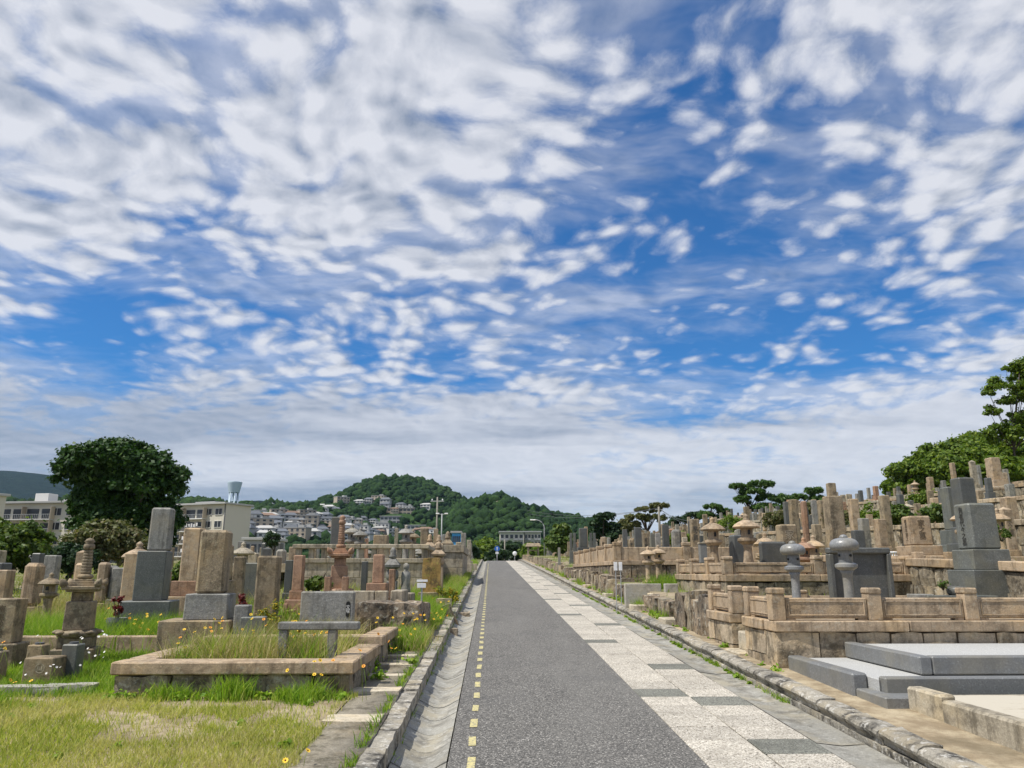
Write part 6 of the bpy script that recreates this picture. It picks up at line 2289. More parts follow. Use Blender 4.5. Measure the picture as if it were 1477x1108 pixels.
def build_left_terrace():
    # raised terrace with block wall and open balustrade
    Y0, x0, x1 = 27.0, -6.75, -2.2
    zb = base(Y0) + 0.05
    zl = at(520, 812, Y0).z
    zt = at(520, 785, Y0).z
    root = thing('balustrade_terrace', (x0, Y0, zb), 'grey-beige block terrace wall with an open stone balustrade, middle left', 'terrace')
    h = zl - zb
    for r_ in range(2):
        box_run(root, (x0, Y0), (x1, Y0), zb + r_ * h / 2, h / 2 - 0.008, 0.35, 'granite_pale', 0.95 + 0.1 * r_, 'wall_block', 0.0, 0.01)
        box_run(root, (x1, Y0 + 0.352), (x1, Y0 + 8), zb + r_ * h / 2, h / 2 - 0.008, 0.35, 'granite_pale', 1.2, 'wall_block', 0.0, 0.01)
    box_run(root, (x0, Y0), (x1 + 0.06, Y0), zl, 0.15, 0.42, 'granite_pale', 2.1, 'coping', 0.06)
    box_run(root, (x1, Y0 + 0.365), (x1, Y0 + 8), zl, 0.15, 0.42, 'granite_pale', 2.1, 'coping', 0.06)
    n = 11
    for i in range(n):
        xx = (x1 - x0 - 0.2) * i / (n - 1) + 0.1
        MB().box(xx, 0.17, zl + 0.151 - zb, 0.17, 0.17, zt - 0.15 - zl - 0.151, 0.008).build('baluster', MAT['granite_pale'], root)
    for i in range(1, 9):
        MB().box(x1 - x0 - 0.14, 0.17 + i * 0.9, zl + 0.151 - zb, 0.17, 0.17, zt - 0.15 - zl - 0.151, 0.008).build('baluster', MAT['granite_pale'], root)
    box_run(root, (x0 - 0.1, Y0), (x1 + 0.08, Y0), zt - 0.149, 0.15, 0.34, 'granite_pale', 2.1, 'rail', 0.0, 0.02)
    box_run(root, (x1 - 0.0, Y0 + 0.345), (x1, Y0 + 8), zt - 0.149, 0.15, 0.30, 'granite_pale', 2.1, 'rail', -0.0, 0.02)
    fill_top(root, x0 - 3, x1 - 0.36, Y0 + 0.36, Y0 + 9, zl - 0.02, 'sandy_soil', 'terrace_floor')
    zf = zl - 0.02
    # second solid block beyond, nearer the lane
    Y1 = 33.5
    xa, xb = -2.9, px2x(667, Y1)
    zb2 = base(Y1) + 0.05
    zt2 = at(650, 797, Y1).z
    r = thing('block_wall', (xa, Y1, zb2), 'solid beige block wall with a heavy coping beyond the balustrade, near the lane', 'wall')
    h = zt2 - zb2
    for q in range(2):
        box_run(r, (xa, Y1), (xb, Y1), zb2 + q * h / 2, h / 2 - 0.008, 0.35, 'granite_pale', 0.9, 'wall_block', 0, 0.01)
        box_run(r, (xb, Y1 + 0.352), (xb, Y1 + 7), zb2 + q * h / 2, h / 2 - 0.008, 0.35, 'granite_pale', 1.1, 'wall_block', 0, 0.01)
    box_run(r, (xa, Y1), (xb + 0.06, Y1), zt2, 0.32, 0.45, 'granite_pale', 1.0, 'coping', 0.06)
    box_run(r, (xb, Y1 + 0.40), (xb, Y1 + 7), zt2, 0.32, 0.45, 'granite_pale', 1.4, 'coping', 0.06)
    # monuments on the terrace
    lantern_px(505, 756, 30.0, 'round', 'granite_grey', 'grey lantern with a wide cap just right of the pink pagoda spire', zfloor=zf)
    lantern_px(517.5, 761, 29.0, 'round', 'granite_grey', 'second grey lantern right of the pink pagoda spire', zfloor=zf)
    lantern_px(584, 757, 29.0, 'hexroof', 'granite_grey', 'large grey lantern with a wide roof in the middle of the balustrade', zfloor=zf)
    lantern_px(594, 764, 31.0, 'hexroof', 'granite_brown', 'brownish lantern partly behind the large wide-roofed one', zfloor=zf)
    L = [(483, 746, 15, 31.0, 'granite_dark', 'tall dark slab behind the pink pagoda spire', ((1.2, 0.12),)),
         (548, 772, 20, 33.0, 'granite_brown', 'broad brown block grave on the balustraded terrace', ((1.3, 0.25),)),
         (527, 777, 5, 30.0, 'granite_pink', 'little pinkish post on the terrace right of the grey lanterns', ((1.4, 0.3),)),
         (570, 762, 5, 45.0, 'granite_pale', 'slim pale stone left of the large wide-roofed lantern', ((1.5, 0.3),)),
         (611, 762, 11, 36.0, 'granite_brown', 'tall brown slab left of the tan pillar near the utility pole', ((1.4, 0.15),)),
         (627.5, 763, 6.5, 37.0, 'granite_tan', 'tan pillar directly below the utility pole', ((1.5, 0.2),)),
         (641, 771, 8, 40.0, 'granite_grey', 'grey stone right of the tan pillar below the utility pole', ((1.4, 0.2),)),
         (668, 769, 7, 43.0, 'granite_grey', 'grey grave at the right end of the left graves', ((1.5, 0.3),)),
         (676, 779, 6, 40.0, 'granite_pale', 'pale short grave at the right end of the left graves', ((1.5, 0.3),))]
    for px, yt, w, Y, m, lab, tiers in L:
        Y += 2.0
        x = px2x(px, Y)
        zz = zf if Y < Y0 + 9 and x < x1 else zg(x, Y)
        grave(x, Y, zz, at(px, yt, Y).z - zz, w / F_PX * Y, m, lab, tiers=tiers)
    for k, (px, yt, Y) in enumerate(((619, 770, 33.0), (632, 771, 34.0), (645, 766, 35.0))):
        x = px2x(px, Y)
        gorinto(x, Y, zg(x, Y), at(px, yt, Y).z - zg(x, Y), 'granite_tan' if k != 2 else 'granite_brown', ('left', 'middle', 'right and tallest')[k] + ' of three small five-ring stones near the block wall', 0, 0.5)
    # random graves filling the left field further back
    rr = random.Random(9)
    stones = ['granite_grey', 'granite_tan', 'granite_brown', 'granite_dark', 'granite_pale']
    cnt = 0
    tries = 0
    fill = []
    while cnt < 62 and tries < 4000:
        tries += 1
        px = rr.uniform(325, 680) if rr.random() < 0.8 else rr.uniform(-10, 330)
        Y = rr.uniform(28, 78) if px > 325 else rr.uniform(17, 30)
        if 430 < px < 620 and Y < 37.5:
            continue
        x = px2x(px, Y)
        if x > -2.2 and Y < 60:
            continue
        if x > -1.6:
            continue
        if x < -26:
            continue
        if any((x - a) ** 2 + (Y - b) ** 2 < 1.6 for a, b in TAKEN):
            continue
        m = rr.choices(stones, [6, 3, 3, 4, 3])[0]
        s = rr.choices(range(4), [5, 2, 3, 1])[0]
        o = PUT(m, s, x, Y, zg(x, Y), rr.uniform(0.9, 1.7), rr.uniform(0.28, 0.42), None, None, rr.uniform(-.15, .15))
        fill.append((px, Y, o))
        TAKEN.append((x, Y))
        cnt += 1
    zones = (('behind the far left pagoda', -999, 330), ('between big brown grave and balustrade', 330, 440), ('beyond the balustrade', 440, 999))
    for nm, a, b in zones:
        for q, (px, Y, o) in enumerate(sorted([t for t in fill if a <= t[0] < b], key=lambda t: t[0])):
            tag(o, '%s, %s from left, %s' % (o['look'], ordinal(q + 1), nm), 'gravestone', 'small gravestones of the left field')
            del o['look']
    lant = []
    proto = lantern(0, -30, 0, 1.4, 'round', 'granite_grey', 'x')
    first = True
    for i in range(9):
        px = rr.uniform(340, 670)
        Y = rr.uniform(36, 60)
        x = px2x(px, Y)
        if any((x - a) ** 2 + (Y - b) ** 2 < 1.0 for a, b in TAKEN):
            continue
        o = proto if first else copy_tree(proto)
        first = False
        o.location = (x, Y, zg(x, Y))
        lant.append((px, o))
        TAKEN.append((x, Y))
    for q, (px, o) in enumerate(sorted(lant, key=lambda t: t[0])):
        tag(o, 'distant grey lantern in the left field, %s from the left' % ordinal(q + 1), 'stone lantern', 'distant grey lanterns of the left field')
    # low walls of the far left plots
    for i, (px, Y, w) in enumerate(((380, 30.0, 5.0), (430, 42.0, 7.0), (640, 47.0, 4.0), (600, 55.0, 8.0))):
        x = px2x(px, Y)
        r = thing('far_plot_wall', (x, Y, zg(x, Y)), ('low kerb wall behind the plain brown pillar grave', 'low kerb wall left of the terrace, farther back', 'short kerb wall beyond the solid block wall', 'long kerb wall far back on the left')[i], 'plot wall')
        box_run(r, (x - w / 2, Y), (x + w / 2, Y), zg(x, Y) - 0.1, 0.5, 0.3, 'granite_pale', 1.4, 'kerb_stone')


build_left_terrace()


# ------------------------------------------------------------------ poles, lamps, road signs
def build_street_furniture():
    # utility pole
    Y = 74.0
    p = at(631, 717, Y)
    z0 = zg(p.x, Y)
    r = thing('utility_pole', (p.x, Y, z0), 'tall concrete utility pole rising left of the lane', 'utility pole')
    h = p.z - z0
    MB().tube([(0, 0, -0.3), (0, 0, h)], [0.11, 0.07], 12).build('pole', MAT['pole_concrete'], r)
    MB().box(0, 0, h - 0.45, 1.3, 0.09, 0.09, 0.01).build('cross_arm', MAT['metal_grey'], r)
    for xx in (-0.5, 0.0, 0.5):
        MB().lathe_soft([(0.05, 0), (0.07, 0.08), (0.03, 0.18)], 8).build('insulator', MAT['sign_white'], r, (xx, 0, h - 0.36))
    # slim lamp post with two heads beside it
    Y = 74.0
    p = at(637.5, 741, Y)
    z0 = zg(p.x, Y)
    r = thing('park_lamp', (p.x, Y, z0), 'slim grey lamp post with small heads right of the utility pole', 'lamp post')
    h = p.z - z0
    MB().tube([(0, 0, -0.2), (0, 0, h)], [0.07, 0.05], 10).build('pole', MAT['metal_grey'], r)
    for s in (-1, 1):
        MB().tube([(0, 0, h - 0.1), (s * 0.35, 0, h)], [0.03, 0.03], 6).build('arm', MAT['metal_grey'], r)
        MB().box(s * 0.42, 0, h - 0.06, 0.34, 0.2, 0.12, 0.03).build('lamp_head', MAT['sign_white'], r)
    # curved-arm street lamp beyond the crest
    Y = 84.0
    p = at(785, 750, Y)
    z0 = zg(p.x, Y)
    r = thing('street_lamp', (p.x, Y, z0), 'street lamp with a curved arm at the end of the lane', 'street lamp')
    h = p.z - z0
    pts = [(0, 0, -0.3), (0, 0, h - 0.9)]
    rad = [0.085, 0.06]
    for t in np.linspace(0, math.pi / 2, 7)[1:]:
        pts.append((-0.95 * (1 - math.cos(t)), 0, h - 0.9 + 0.9 * math.sin(t)))
        rad.append(0.045)
    MB().tube(pts, rad, 10).build('pole', MAT['metal_grey'], r)
    MB().box(-1.25, 0, h - 0.07, 0.62, 0.22, 0.13, 0.04).build('lamp_head', MAT['sign_white'], r)
    # blue round sign on a pole, white tab below
    Y = 88.0
    p = at(717, 791.5, Y)
    z0 = base(Y)
    r = thing('road_sign', (p.x, Y, z0), 'round blue road sign on a white pole at the crest of the lane', 'road sign')
    h = p.z - z0
    MB().tube([(0, 0.03, -0.2), (0, 0.03, h + 0.2)], [0.035, 0.035], 8).build('pole', MAT['sign_white'], r)
    o = MB().lathe([(0.001, 0), (0.30, 0), (0.30, 0.012), (0.001, 0.012)], 28).build('disc', MAT['sign_blue'], r, (0, -0.012, h))
    o.rotation_euler = (math.pi / 2, 0, 0)
    ar = MB()
    ar.add([(-0.035, -0.016, -0.2), (0.035, -0.016, -0.2), (0.035, -0.016, 0.05), (-0.035, -0.016, 0.05)], [(0, 1, 2, 3)])
    ar.add([(-0.12, -0.016, 0.05), (0.12, -0.016, 0.05), (0, -0.016, 0.22)], [(0, 1, 2)])
    ar.build('arrow', MAT['sign_white'], r, (0, -0.012, h))
    MB().box(0, -0.01, h - 0.58, 0.36, 0.012, 0.22, 0.004).build('tab', MAT['sign_white'], r)
    # white round sign seen from behind / convex mirror
    Y = 86.0
    p = at(742.5, 798.5, Y)
    z0 = base(Y)
    r = thing('traffic_mirror', (p.x, Y, z0), 'round white-faced traffic mirror at the end of the pale paving', 'traffic mirror')
    h = p.z - z0
    o = MB().lathe_soft([(0.24, 0), (0.24, 0.02), (0.2, 0.05), (0.1, 0.075), (0.005, 0.08)], 26).build('mirror', MAT['sign_white'], r, (0, 0, h))
    o.rotation_euler = (math.pi / 2, 0, 0)
    MB().tube([(0, 0.05, -0.2), (0, 0.05, h + 0.1)], [0.04, 0.04], 8).build('pole', MAT['metal_grey'], r)
    # thin poles seen past the crest
    for k, (px, yt, Y) in enumerate(((728, 778, 125.0), (950, 731, 70.0), (705.5, 792, 118.0))):
        p = at(px, yt, Y)
        z0 = zg(p.x, Y)
        r = thing('utility_pole', (p.x, Y, z0), ('thin pole standing beyond the crest of the lane', 'slim pole among the pines on the right', 'short pale post beyond the crest left of the thin pole')[k], 'utility pole')
        MB().tube([(0, 0, -0.3), (0, 0, p.z - z0)], [0.13, 0.09], 8).build('pole', MAT['pole_concrete'], r)
        MB().box(0, 0, p.z - z0 - 0.3, 0.7, 0.06, 0.06, 0.01).build('cross_arm', MAT['metal_grey'], r)
    # overhead cables running from the slim pole among the pines
    a = at(950, 733, 70.0)
    for k, dz in enumerate((0.0, 0.5)):
        b = at(760, 736 + 5 * k, 110.0)
        c = at(1010, 752 + 6 * k, 62.0)
        pts = []
        for t in np.linspace(0, 1, 9):
            q = b.lerp(a, t)
            pts.append((q.x, q.y, q.z - 1.2 * 4 * t * (1 - t) * 0.6))
        for t in np.linspace(0, 1, 5)[1:]:
            q = a.lerp(c, t)
            pts.append((q.x, q.y, q.z - 0.4 * 4 * t * (1 - t)))
        tag(MB().tube(pts, [0.018] * len(pts), 5).build('overhead_cable', MAT['metal_dark']), ('upper' if k == 0 else 'lower') + ' overhead cable strung past the pines on the right', 'cable')
    # small shelter roof at the far end right of the lane
    Y = 80.0
    p, q = at(760, 786, Y), at(778, 786, Y)
    z0 = zg(p.x, Y)
    r = thing('wayside_shrine', ((p.x + q.x) / 2, Y, z0), 'small roofed stone shrine at the far end right of the lane', 'shrine')
    w = q.x - p.x
    h = p.z - z0
    for sx in (-1, 1):
        MB().box(sx * w * 0.4, 0, -0.1, 0.16, 0.5, h * 0.9, 0.01).build('post', MAT['granite_pale'], r)
    MB().box(0, 0, h * 0.5, w * 0.8, 0.45, 0.12, 0.01).build('shelf', MAT['granite_pale'], r)
    MB().add([(-w * 0.62, -0.6, h * 0.86), (w * 0.62, -0.6, h * 0.86), (w * 0.62, 0.6, h * 0.86), (-w * 0.62, 0.6, h * 0.86), (-w * 0.5, 0, h * 1.15), (w * 0.5, 0, h * 1.15)],
             [(3, 2, 1, 0), (0, 1, 5, 4), (1, 2, 5), (2, 3, 4, 5), (3, 0, 4)]).build('roof', MAT['granite_brown'], r)


build_street_furniture()


# ------------------------------------------------------------------ trees and shrubs
def leaf_arrays(cen, rad, n, size, up=0.35, shell=0.6, thin=1.0, flat=0.0):
    """n leaf quads spread through each clump; cen, rad are (m,3)"""
    m = len(cen)
    N = m * n
    d = NPR.normal(size=(N, 3))
    d /= np.linalg.norm(d, axis=1, keepdims=True)
    t = np.abs(NPR.normal(0.0, 0.52, (N, 1))) * (1 - shell * 0.3) + shell * 0.3
    t = np.minimum(t, 1.35)
    c = np.repeat(cen, n, 0)
    r = np.repeat(rad, n, 0)
    p = c + d * t * r
    nn = d * (1 - up) + np.array([0, 0, up]) + NPR.normal(0, 0.42, (N, 3))
    nn /= np.linalg.norm(nn, axis=1, keepdims=True)
    a = np.cross(nn, NPR.normal(size=(N, 3)))
    a /= np.linalg.norm(a, axis=1, keepdims=True) + 1e-9
    b = np.cross(nn, a)
    s = size * NPR.uniform(0.6, 1.35, (N, 1))
    a = a * s
    b = b * s * 0.62 * thin
    V = np.stack([p - a, p - b, p + a, p + b], 1).reshape(-1, 3)
    return V


def leaves_object(name, Vs, mat, parent):
    V = np.concatenate(Vs)
    if parent is not None:
        V = V - np.array(parent.location)
    nq = len(V) // 4
    return np_mesh(name, V, np.arange(nq * 4), np.full(nq, 4), mat, parent)


def tree(name, label, loc, crowns, mat, leaf, per, clumps=26, clump_r=0.36, trunk=0.3, group=None, cat='tree', up=0.35, flatten=0.8, limbs=9, seed=1, inner=True, thin=1.0):
    """crowns: ellipsoids (dx, dy, z, rx, ry, rz) relative to the foot; leaf clumps are spread over them"""
    global NPR
    NPR = np.random.default_rng(seed)
    rr = random.Random(seed)
    root = thing(name, loc, label, cat, group)
    base_v = Vector(loc)
    Vs, tips = [], []
    for (dx, dy, z, rx, ry, rz) in crowns:
        k = max(5, int(clumps * (rx * rz) / (crowns[0][3] * crowns[0][5])))
        d = NPR.normal(size=(k, 3))
        d[:, 2] = np.where(d[:, 2] < -0.55, -d[:, 2] * 0.5, d[:, 2])
        d /= np.linalg.norm(d, axis=1, keepdims=True)
        rfac = NPR.uniform(0.55, 0.92, (k, 1))
        C = np.array([loc[0] + dx, loc[1] + dy, loc[2] + z])
        cen = C + d * rfac * np.array([rx, ry, rz])
        R = clump_r * min(rx, ry, rz) * NPR.uniform(0.7, 1.3, (k, 1)) * np.array([1.15, 1.15, flatten])
        Vs.append(leaf_arrays(cen, R, per, leaf, up, thin=thin))
        if inner:
            Vs.append(leaf_arrays(C[None], np.array([[rx, ry, rz]]) * 0.72, int(per * k * 0.14), leaf * 1.2, 0.2, 0.3))
        tips += [Vector(q) for q in cen]
    leaves_object('crown', Vs, mat, root)
    # trunk and limbs
    tk = MB()
    zc = min(c[2] - c[5] * 0.3 for c in crowns)
    tk.tube([(0, 0, -0.3), (trunk * 0.3, 0, zc * 0.5), (0.1, 0.05, zc), (crowns[0][0] * 0.5, crowns[0][1] * 0.5, crowns[0][2])], [trunk * 1.25, trunk, trunk * 0.8, trunk * 0.35], 9)
    rr.shuffle(tips)
    for t in tips[:limbs]:
        q = t - base_v
        s = Vector((0.05, 0.02, zc * rr.uniform(0.75, 1.05)))
        mid = s.lerp(q, 0.5) + Vector((rr.uniform(-.2, .2), rr.uniform(-.2, .2), rr.uniform(0, 0.3)))
        tk.tube([s, mid, q], [trunk * 0.45, trunk * 0.28, trunk * 0.08], 6)
    tk.build('trunk', MAT['bark'], root)
    return root


def pxell(px0, px1, y0, y1, Y, loc, depth=None):
    """ellipsoid covering a picture box at distance Y, relative to loc"""
    a, b = at(px0, (y0 + y1) / 2, Y), at(px1, (y0 + y1) / 2, Y)
    zt, zb = at((px0 + px1) / 2, y0, Y).z, at((px0 + px1) / 2, y1, Y).z
    rx = (b.x - a.x) / 2
    return ((a.x + b.x) / 2 - loc[0], Y - loc[1], (zt + zb) / 2 - loc[2], rx, depth or rx * 0.85, (zt - zb) / 2)


def build_trees():
    # the big round evergreen on the left
    Y = 56.0
    x = px2x(178, Y)
    loc = (x, Y, zg(x, Y))
    E = lambda a, b, c, d, dep=None: pxell(a, b, c, d, Y, loc, dep)
    tree('evergreen_tree', 'big round dark evergreen tree standing behind the left graves', loc,
         [E(78, 250, 632, 712), E(150, 272, 650, 740), E(100, 195, 690, 790), E(165, 268, 715, 805), E(76, 140, 645, 700), E(110, 230, 720, 805), E(120, 215, 632, 680), E(76, 165, 648, 715)], MAT['leaf_evergreen'], 0.165, 200, 120, 0.26, 0.45, seed=3, up=0.45)
    # shrubs at the left edge
    sh = [(14, 748, 840, 27.0, 62, 'leaf_shrub', 'broad olive-green shrub at the left edge behind the graves'), (100, 783, 835, 31.0, 38, 'leaf_dark', 'small dark green shrub between left-edge shrub and pagoda'),
          (150, 748, 830, 33.0, 58, 'leaf_olive', 'loose brownish shrub behind the pagoda spire'), (200, 775, 815, 36.0, 40, 'leaf_olive', 'low olive shrub below the big round tree'), (-40, 765, 845, 25.0, 46, 'leaf_shrub', 'olive-green shrub cut by the left edge'),
          (262, 812, 850, 20.0, 20, 'leaf_shrub', 'small leafy shrub in the plot behind the tall grey grave'), (391, 765, 800, 40.0, 13, 'leaf_dark', 'small dark conifer among the far left graves'),
          (455, 832, 855, 17.5, 16, 'leaf_shrub', 'light green weed bush beside the pink pagoda')]
    for i, (px, y0, y1, Y, hw, m, lab) in enumerate(sh):
        x = px2x(px, Y)
        loc = (x, Y, zg(x, Y))
        e = list(pxell(px - hw, px + hw, y0, y1, Y, loc))
        zb = max(e[2] - e[5], 0.05)
        zt = e[2] + e[5]
        e[2], e[5] = (zt + zb) / 2, (zt - zb) / 2
        small = hw < 25
        tree('shrub', lab, loc, [tuple(e)], MAT[m], 0.05 if small else 0.085, 160 if small else 170, 20 if small else 90, 0.28 if not small else 0.4, 0.05 if small else 0.1, cat='shrub', seed=20 + i, up=0.3, limbs=6)
    rr = random.Random(12)
    tb = [(1215, 33.0, 1.1), (1262, 36.0, 1.3), (1130, 44.0, 1.4), (1060, 52.0, 1.5), (1300, 27.5, 0.9), (1365, 25.0, 0.8), (1400, 30.0, 1.0), (1345, 44.0, 1.5), (1180, 60.0, 1.8), (985, 44.0, 1.2)]
    for i, (px, Y, r) in enumerate(sorted(tb)):
        x = px2x(px, Y)
        loc = (x, Y, zg(x, Y))
        tree('shrub', 'small shrub among the right hillside graves, %s from the left' % ordinal(i + 1), loc, [(0, 0, r * 0.5, r * 0.75, r * 0.6, r * 0.55)], MAT[rr.choice(['leaf_shrub', 'leaf_wood', 'leaf_olive'])], 0.07, 130, 26, 0.36, 0.04, 'shrubs among the right hillside graves', cat='shrub', seed=120 + i, limbs=5)
    # trees on the right side
    Y = 78.0
    x = px2x(873, Y)
    loc = (x, Y, zg(x, Y))
    E = lambda a, b, c, d: pxell(a, b, c, d, Y, loc)
    tree('pruned_tree', 'dark cloud-pruned evergreen in the middle right', loc, [E(855, 890, 739, 752), E(851, 876, 748, 762), E(870, 894, 752, 768), E(850, 872, 760, 778), E(868, 897, 763, 785), E(854, 894, 780, 806)], MAT['leaf_dark'], 0.2, 240, 16, 0.5, 0.25, seed=31, up=0.5, flatten=0.6)
    Y = 72.0
    x = px2x(805, Y)
    loc = (x, Y, zg(x, Y))
    E = lambda a, b, c, d: pxell(a, b, c, d, Y, loc)
    tree('round_shrub', 'bright-topped round shrub right of the street lamp', loc, [E(787, 826, 768, 806), E(792, 822, 754, 775)], MAT['leaf_shrub'], 0.2, 260, 24, 0.4, 0.15, cat='shrub', seed=32)
    pines = [(935, 92.0, [(900, 935, 741, 752), (915, 955, 731, 741), (935, 966, 725, 735), (905, 925, 752, 765), (925, 962, 742, 755), (890, 915, 748, 775)], 'needle_brown', 'spreading brownish pine with a flat top in the middle right'),
             (1087, 96.0, [(1052, 1078, 697, 707), (1075, 1120, 694, 704), (1064, 1105, 704, 716), (1058, 1085, 714, 728), (1088, 1122, 713, 726), (1078, 1130, 726, 742)], 'needle', 'pine with layered branches on the skyline above the tallest tan lantern'),
             (1155, 98.0, [(1140, 1165, 712, 724), (1158, 1190, 703, 716), (1128, 1150, 718, 735), (1165, 1192, 714, 728), (1118, 1140, 712, 730)], 'needle', 'twin-topped pine on the skyline right of the layered pine'),
             (1030, 97.0, [(1014, 1042, 727, 738), (1035, 1055, 733, 744), (1004, 1030, 737, 750), (1028, 1056, 742, 756)], 'needle', 'low dark pine left of the layered pine'),
             (985, 100.0, [(965, 1000, 745, 760), (985, 1015, 738, 752), (955, 980, 752, 772)], 'leaf_dark', 'dark tree mass between the flat-topped and low pines')]
    for i, (px, Y, es, m, lab) in enumerate(pines):
        x = px2x(px, Y)
        loc = (x, Y, zg(x, Y))
        cr = [pxell(a, b, c, d, Y, loc) for a, b, c, d in es]
        tree('pine_tree', lab, loc, cr, MAT[m], 0.24, 80, 30, 0.5, 0.16, seed=40 + i, up=0.45, flatten=0.75, limbs=16, inner=False, thin=0.5)
    # woods behind the top terrace
    W_ = [(1315, 662, 705, 74.0, 38), (1352, 640, 700, 78.0, 44), (1392, 628, 700, 76.0, 46), (1432, 640, 700, 70.0, 44), (1475, 630, 705, 66.0, 48), (1412, 620, 680, 84.0, 42), (1292, 690, 715, 80.0, 22), (1375, 655, 712, 62.0, 34), (1455, 655, 705, 58.0, 40)]
    for i, (px, y0, y1, Y, hw) in enumerate(W_):
        x = px2x(px, Y)
        loc = (x, Y, zg(x, Y))
        e = pxell(px - hw, px + hw, y0, y1, Y, loc)
        low = (e[0], e[1], max(e[2] - e[5] * 0.9, 1.2), e[3] * 0.9, e[4] * 0.9, e[5] * 0.8)
        tree('broadleaf_tree', ('small bushy tree at the left end of the woods', 'rounded tree near the left end of the woods', 'highest rounded tree in the middle of the woods', 'dark tree right of the highest rounded tree', 'dense tree of the woods at the right edge',
                                'tree top peeping over the middle of the woods', 'thin shrubby tree trailing off left of the woods', 'front bushy tree below the rounded woods', 'front dense tree below the tall tree at the right edge')[i],
             loc, [e, low], MAT['leaf_wood'], 0.19, 115, 90, 0.25, 0.22, 'trees of the woods above the top terrace', seed=60 + i)
    # tall open tree at the right edge
    Y = 60.0
    x = px2x(1490, Y)
    loc = (x, Y, zg(x, Y))
    es = [(1455, 1540, 516, 560), (1445, 1478, 520, 540), (1462, 1530, 545, 590), (1420, 1462, 545, 572), (1416, 1445, 562, 574), (1435, 1475, 570, 590), (1418, 1450, 583, 604), (1442, 1480, 596, 612), (1465, 1540, 585, 640), (1420, 1475, 610, 650)]
    tree('broadleaf_tree', 'tall open-branched tree rising above the woods at the right edge', loc, [pxell(a, b, c, d, Y, loc) for a, b, c, d in es], MAT['leaf_wood'], 0.12, 190, 44, 0.46, 0.10, seed=80, up=0.4, flatten=0.75, limbs=22, inner=False)
    # trees beyond the crest of the lane
    far = [(692, 783, 815, 118.0, 15), (700, 776, 815, 140.0, 20), (738, 780, 815, 130.0, 24), (765, 783, 815, 112.0, 16), (783, 785, 812, 104.0, 12), (716, 792, 815, 112.0, 18), (678, 788, 812, 100.0, 12)]
    for i, (px, y0, y1, Y, hw) in enumerate(far):
        x = px2x(px, Y)
        loc = (x, Y, zg(x, Y))
        e = pxell(px - hw, px + hw, y0, y1, Y, loc)
        tree('broadleaf_tree', ('small tree left of the blue road sign', 'larger tree behind the crest left of the blue road sign', 'dark tree behind the traffic mirror', 'tree right of the traffic mirror', 'bushy tree beside the small shrine', 'low bush behind the blue road sign', 'dark bush at the left end of the crest')[i], loc, [e],
             MAT[('leaf_wood', 'leaf_wood', 'leaf_dark', 'leaf_wood', 'leaf_wood', 'leaf_dark', 'leaf_dark')[i]], 0.3, 200, 24, 0.4, 0.2, seed=90 + i)


build_trees()


# ------------------------------------------------------------------ grass, weeds, flowers
def blades(name, xy, h, w, lean, mat, zoff=0.0, zfun=None):
    """grass blades: bent strips of three faces"""
    N = len(xy)
    z = np.array([(zfun or zg)(x, y) for x, y in xy]) + zoff
    p = np.column_stack([xy, z])
    a = NPR.uniform(0, 2 * math.pi, N)
    s = np.column_stack([np.cos(a), np.sin(a), np.zeros(N)])
    la = NPR.uniform(0, 2 * math.pi, N)
    l = np.column_stack([np.cos(la), np.sin(la), np.zeros(N)]) * (lean * h * NPR.uniform(0.2, 1.5, N))[:, None]
    up = np.array([0, 0, 1.0])
    hh = h[:, None]
    ww = (w * NPR.uniform(0.7, 1.3, N))[:, None]
    m1 = p + up * hh * 0.5 + l * 0.32
    tp = p + up * hh * NPR.uniform(0.82, 1.0, (N, 1)) + l
    V = np.stack([p - s * ww, p + s * ww, m1 + s * ww * 0.75, m1 - s * ww * 0.75, tp], 1).reshape(-1, 3)
    i = (np.arange(N) * 5)[:, None]
    quad = i + np.array([[0, 1, 2, 3]])
    tri = i + np.array([[3, 2, 4]])
    loops = np.concatenate([np.concatenate([quad, tri], 1).reshape(-1)])
    sizes = np.tile([4, 3], N)
    return np_mesh(name, V, loops, sizes, mat)


def scatter(n, x0, x1, y0, y1, keep=None):
    pts = np.column_stack([NPR.uniform(x0, x1, n), NPR.uniform(y0, y1, n)])
    if keep is None:
        return pts
    return pts[np.array([keep(x, y) for x, y in pts], dtype=bool)]


def nz(x, y, f, s=0.0):
    return mnoise.noise(Vector((x * f, y * f, s)))


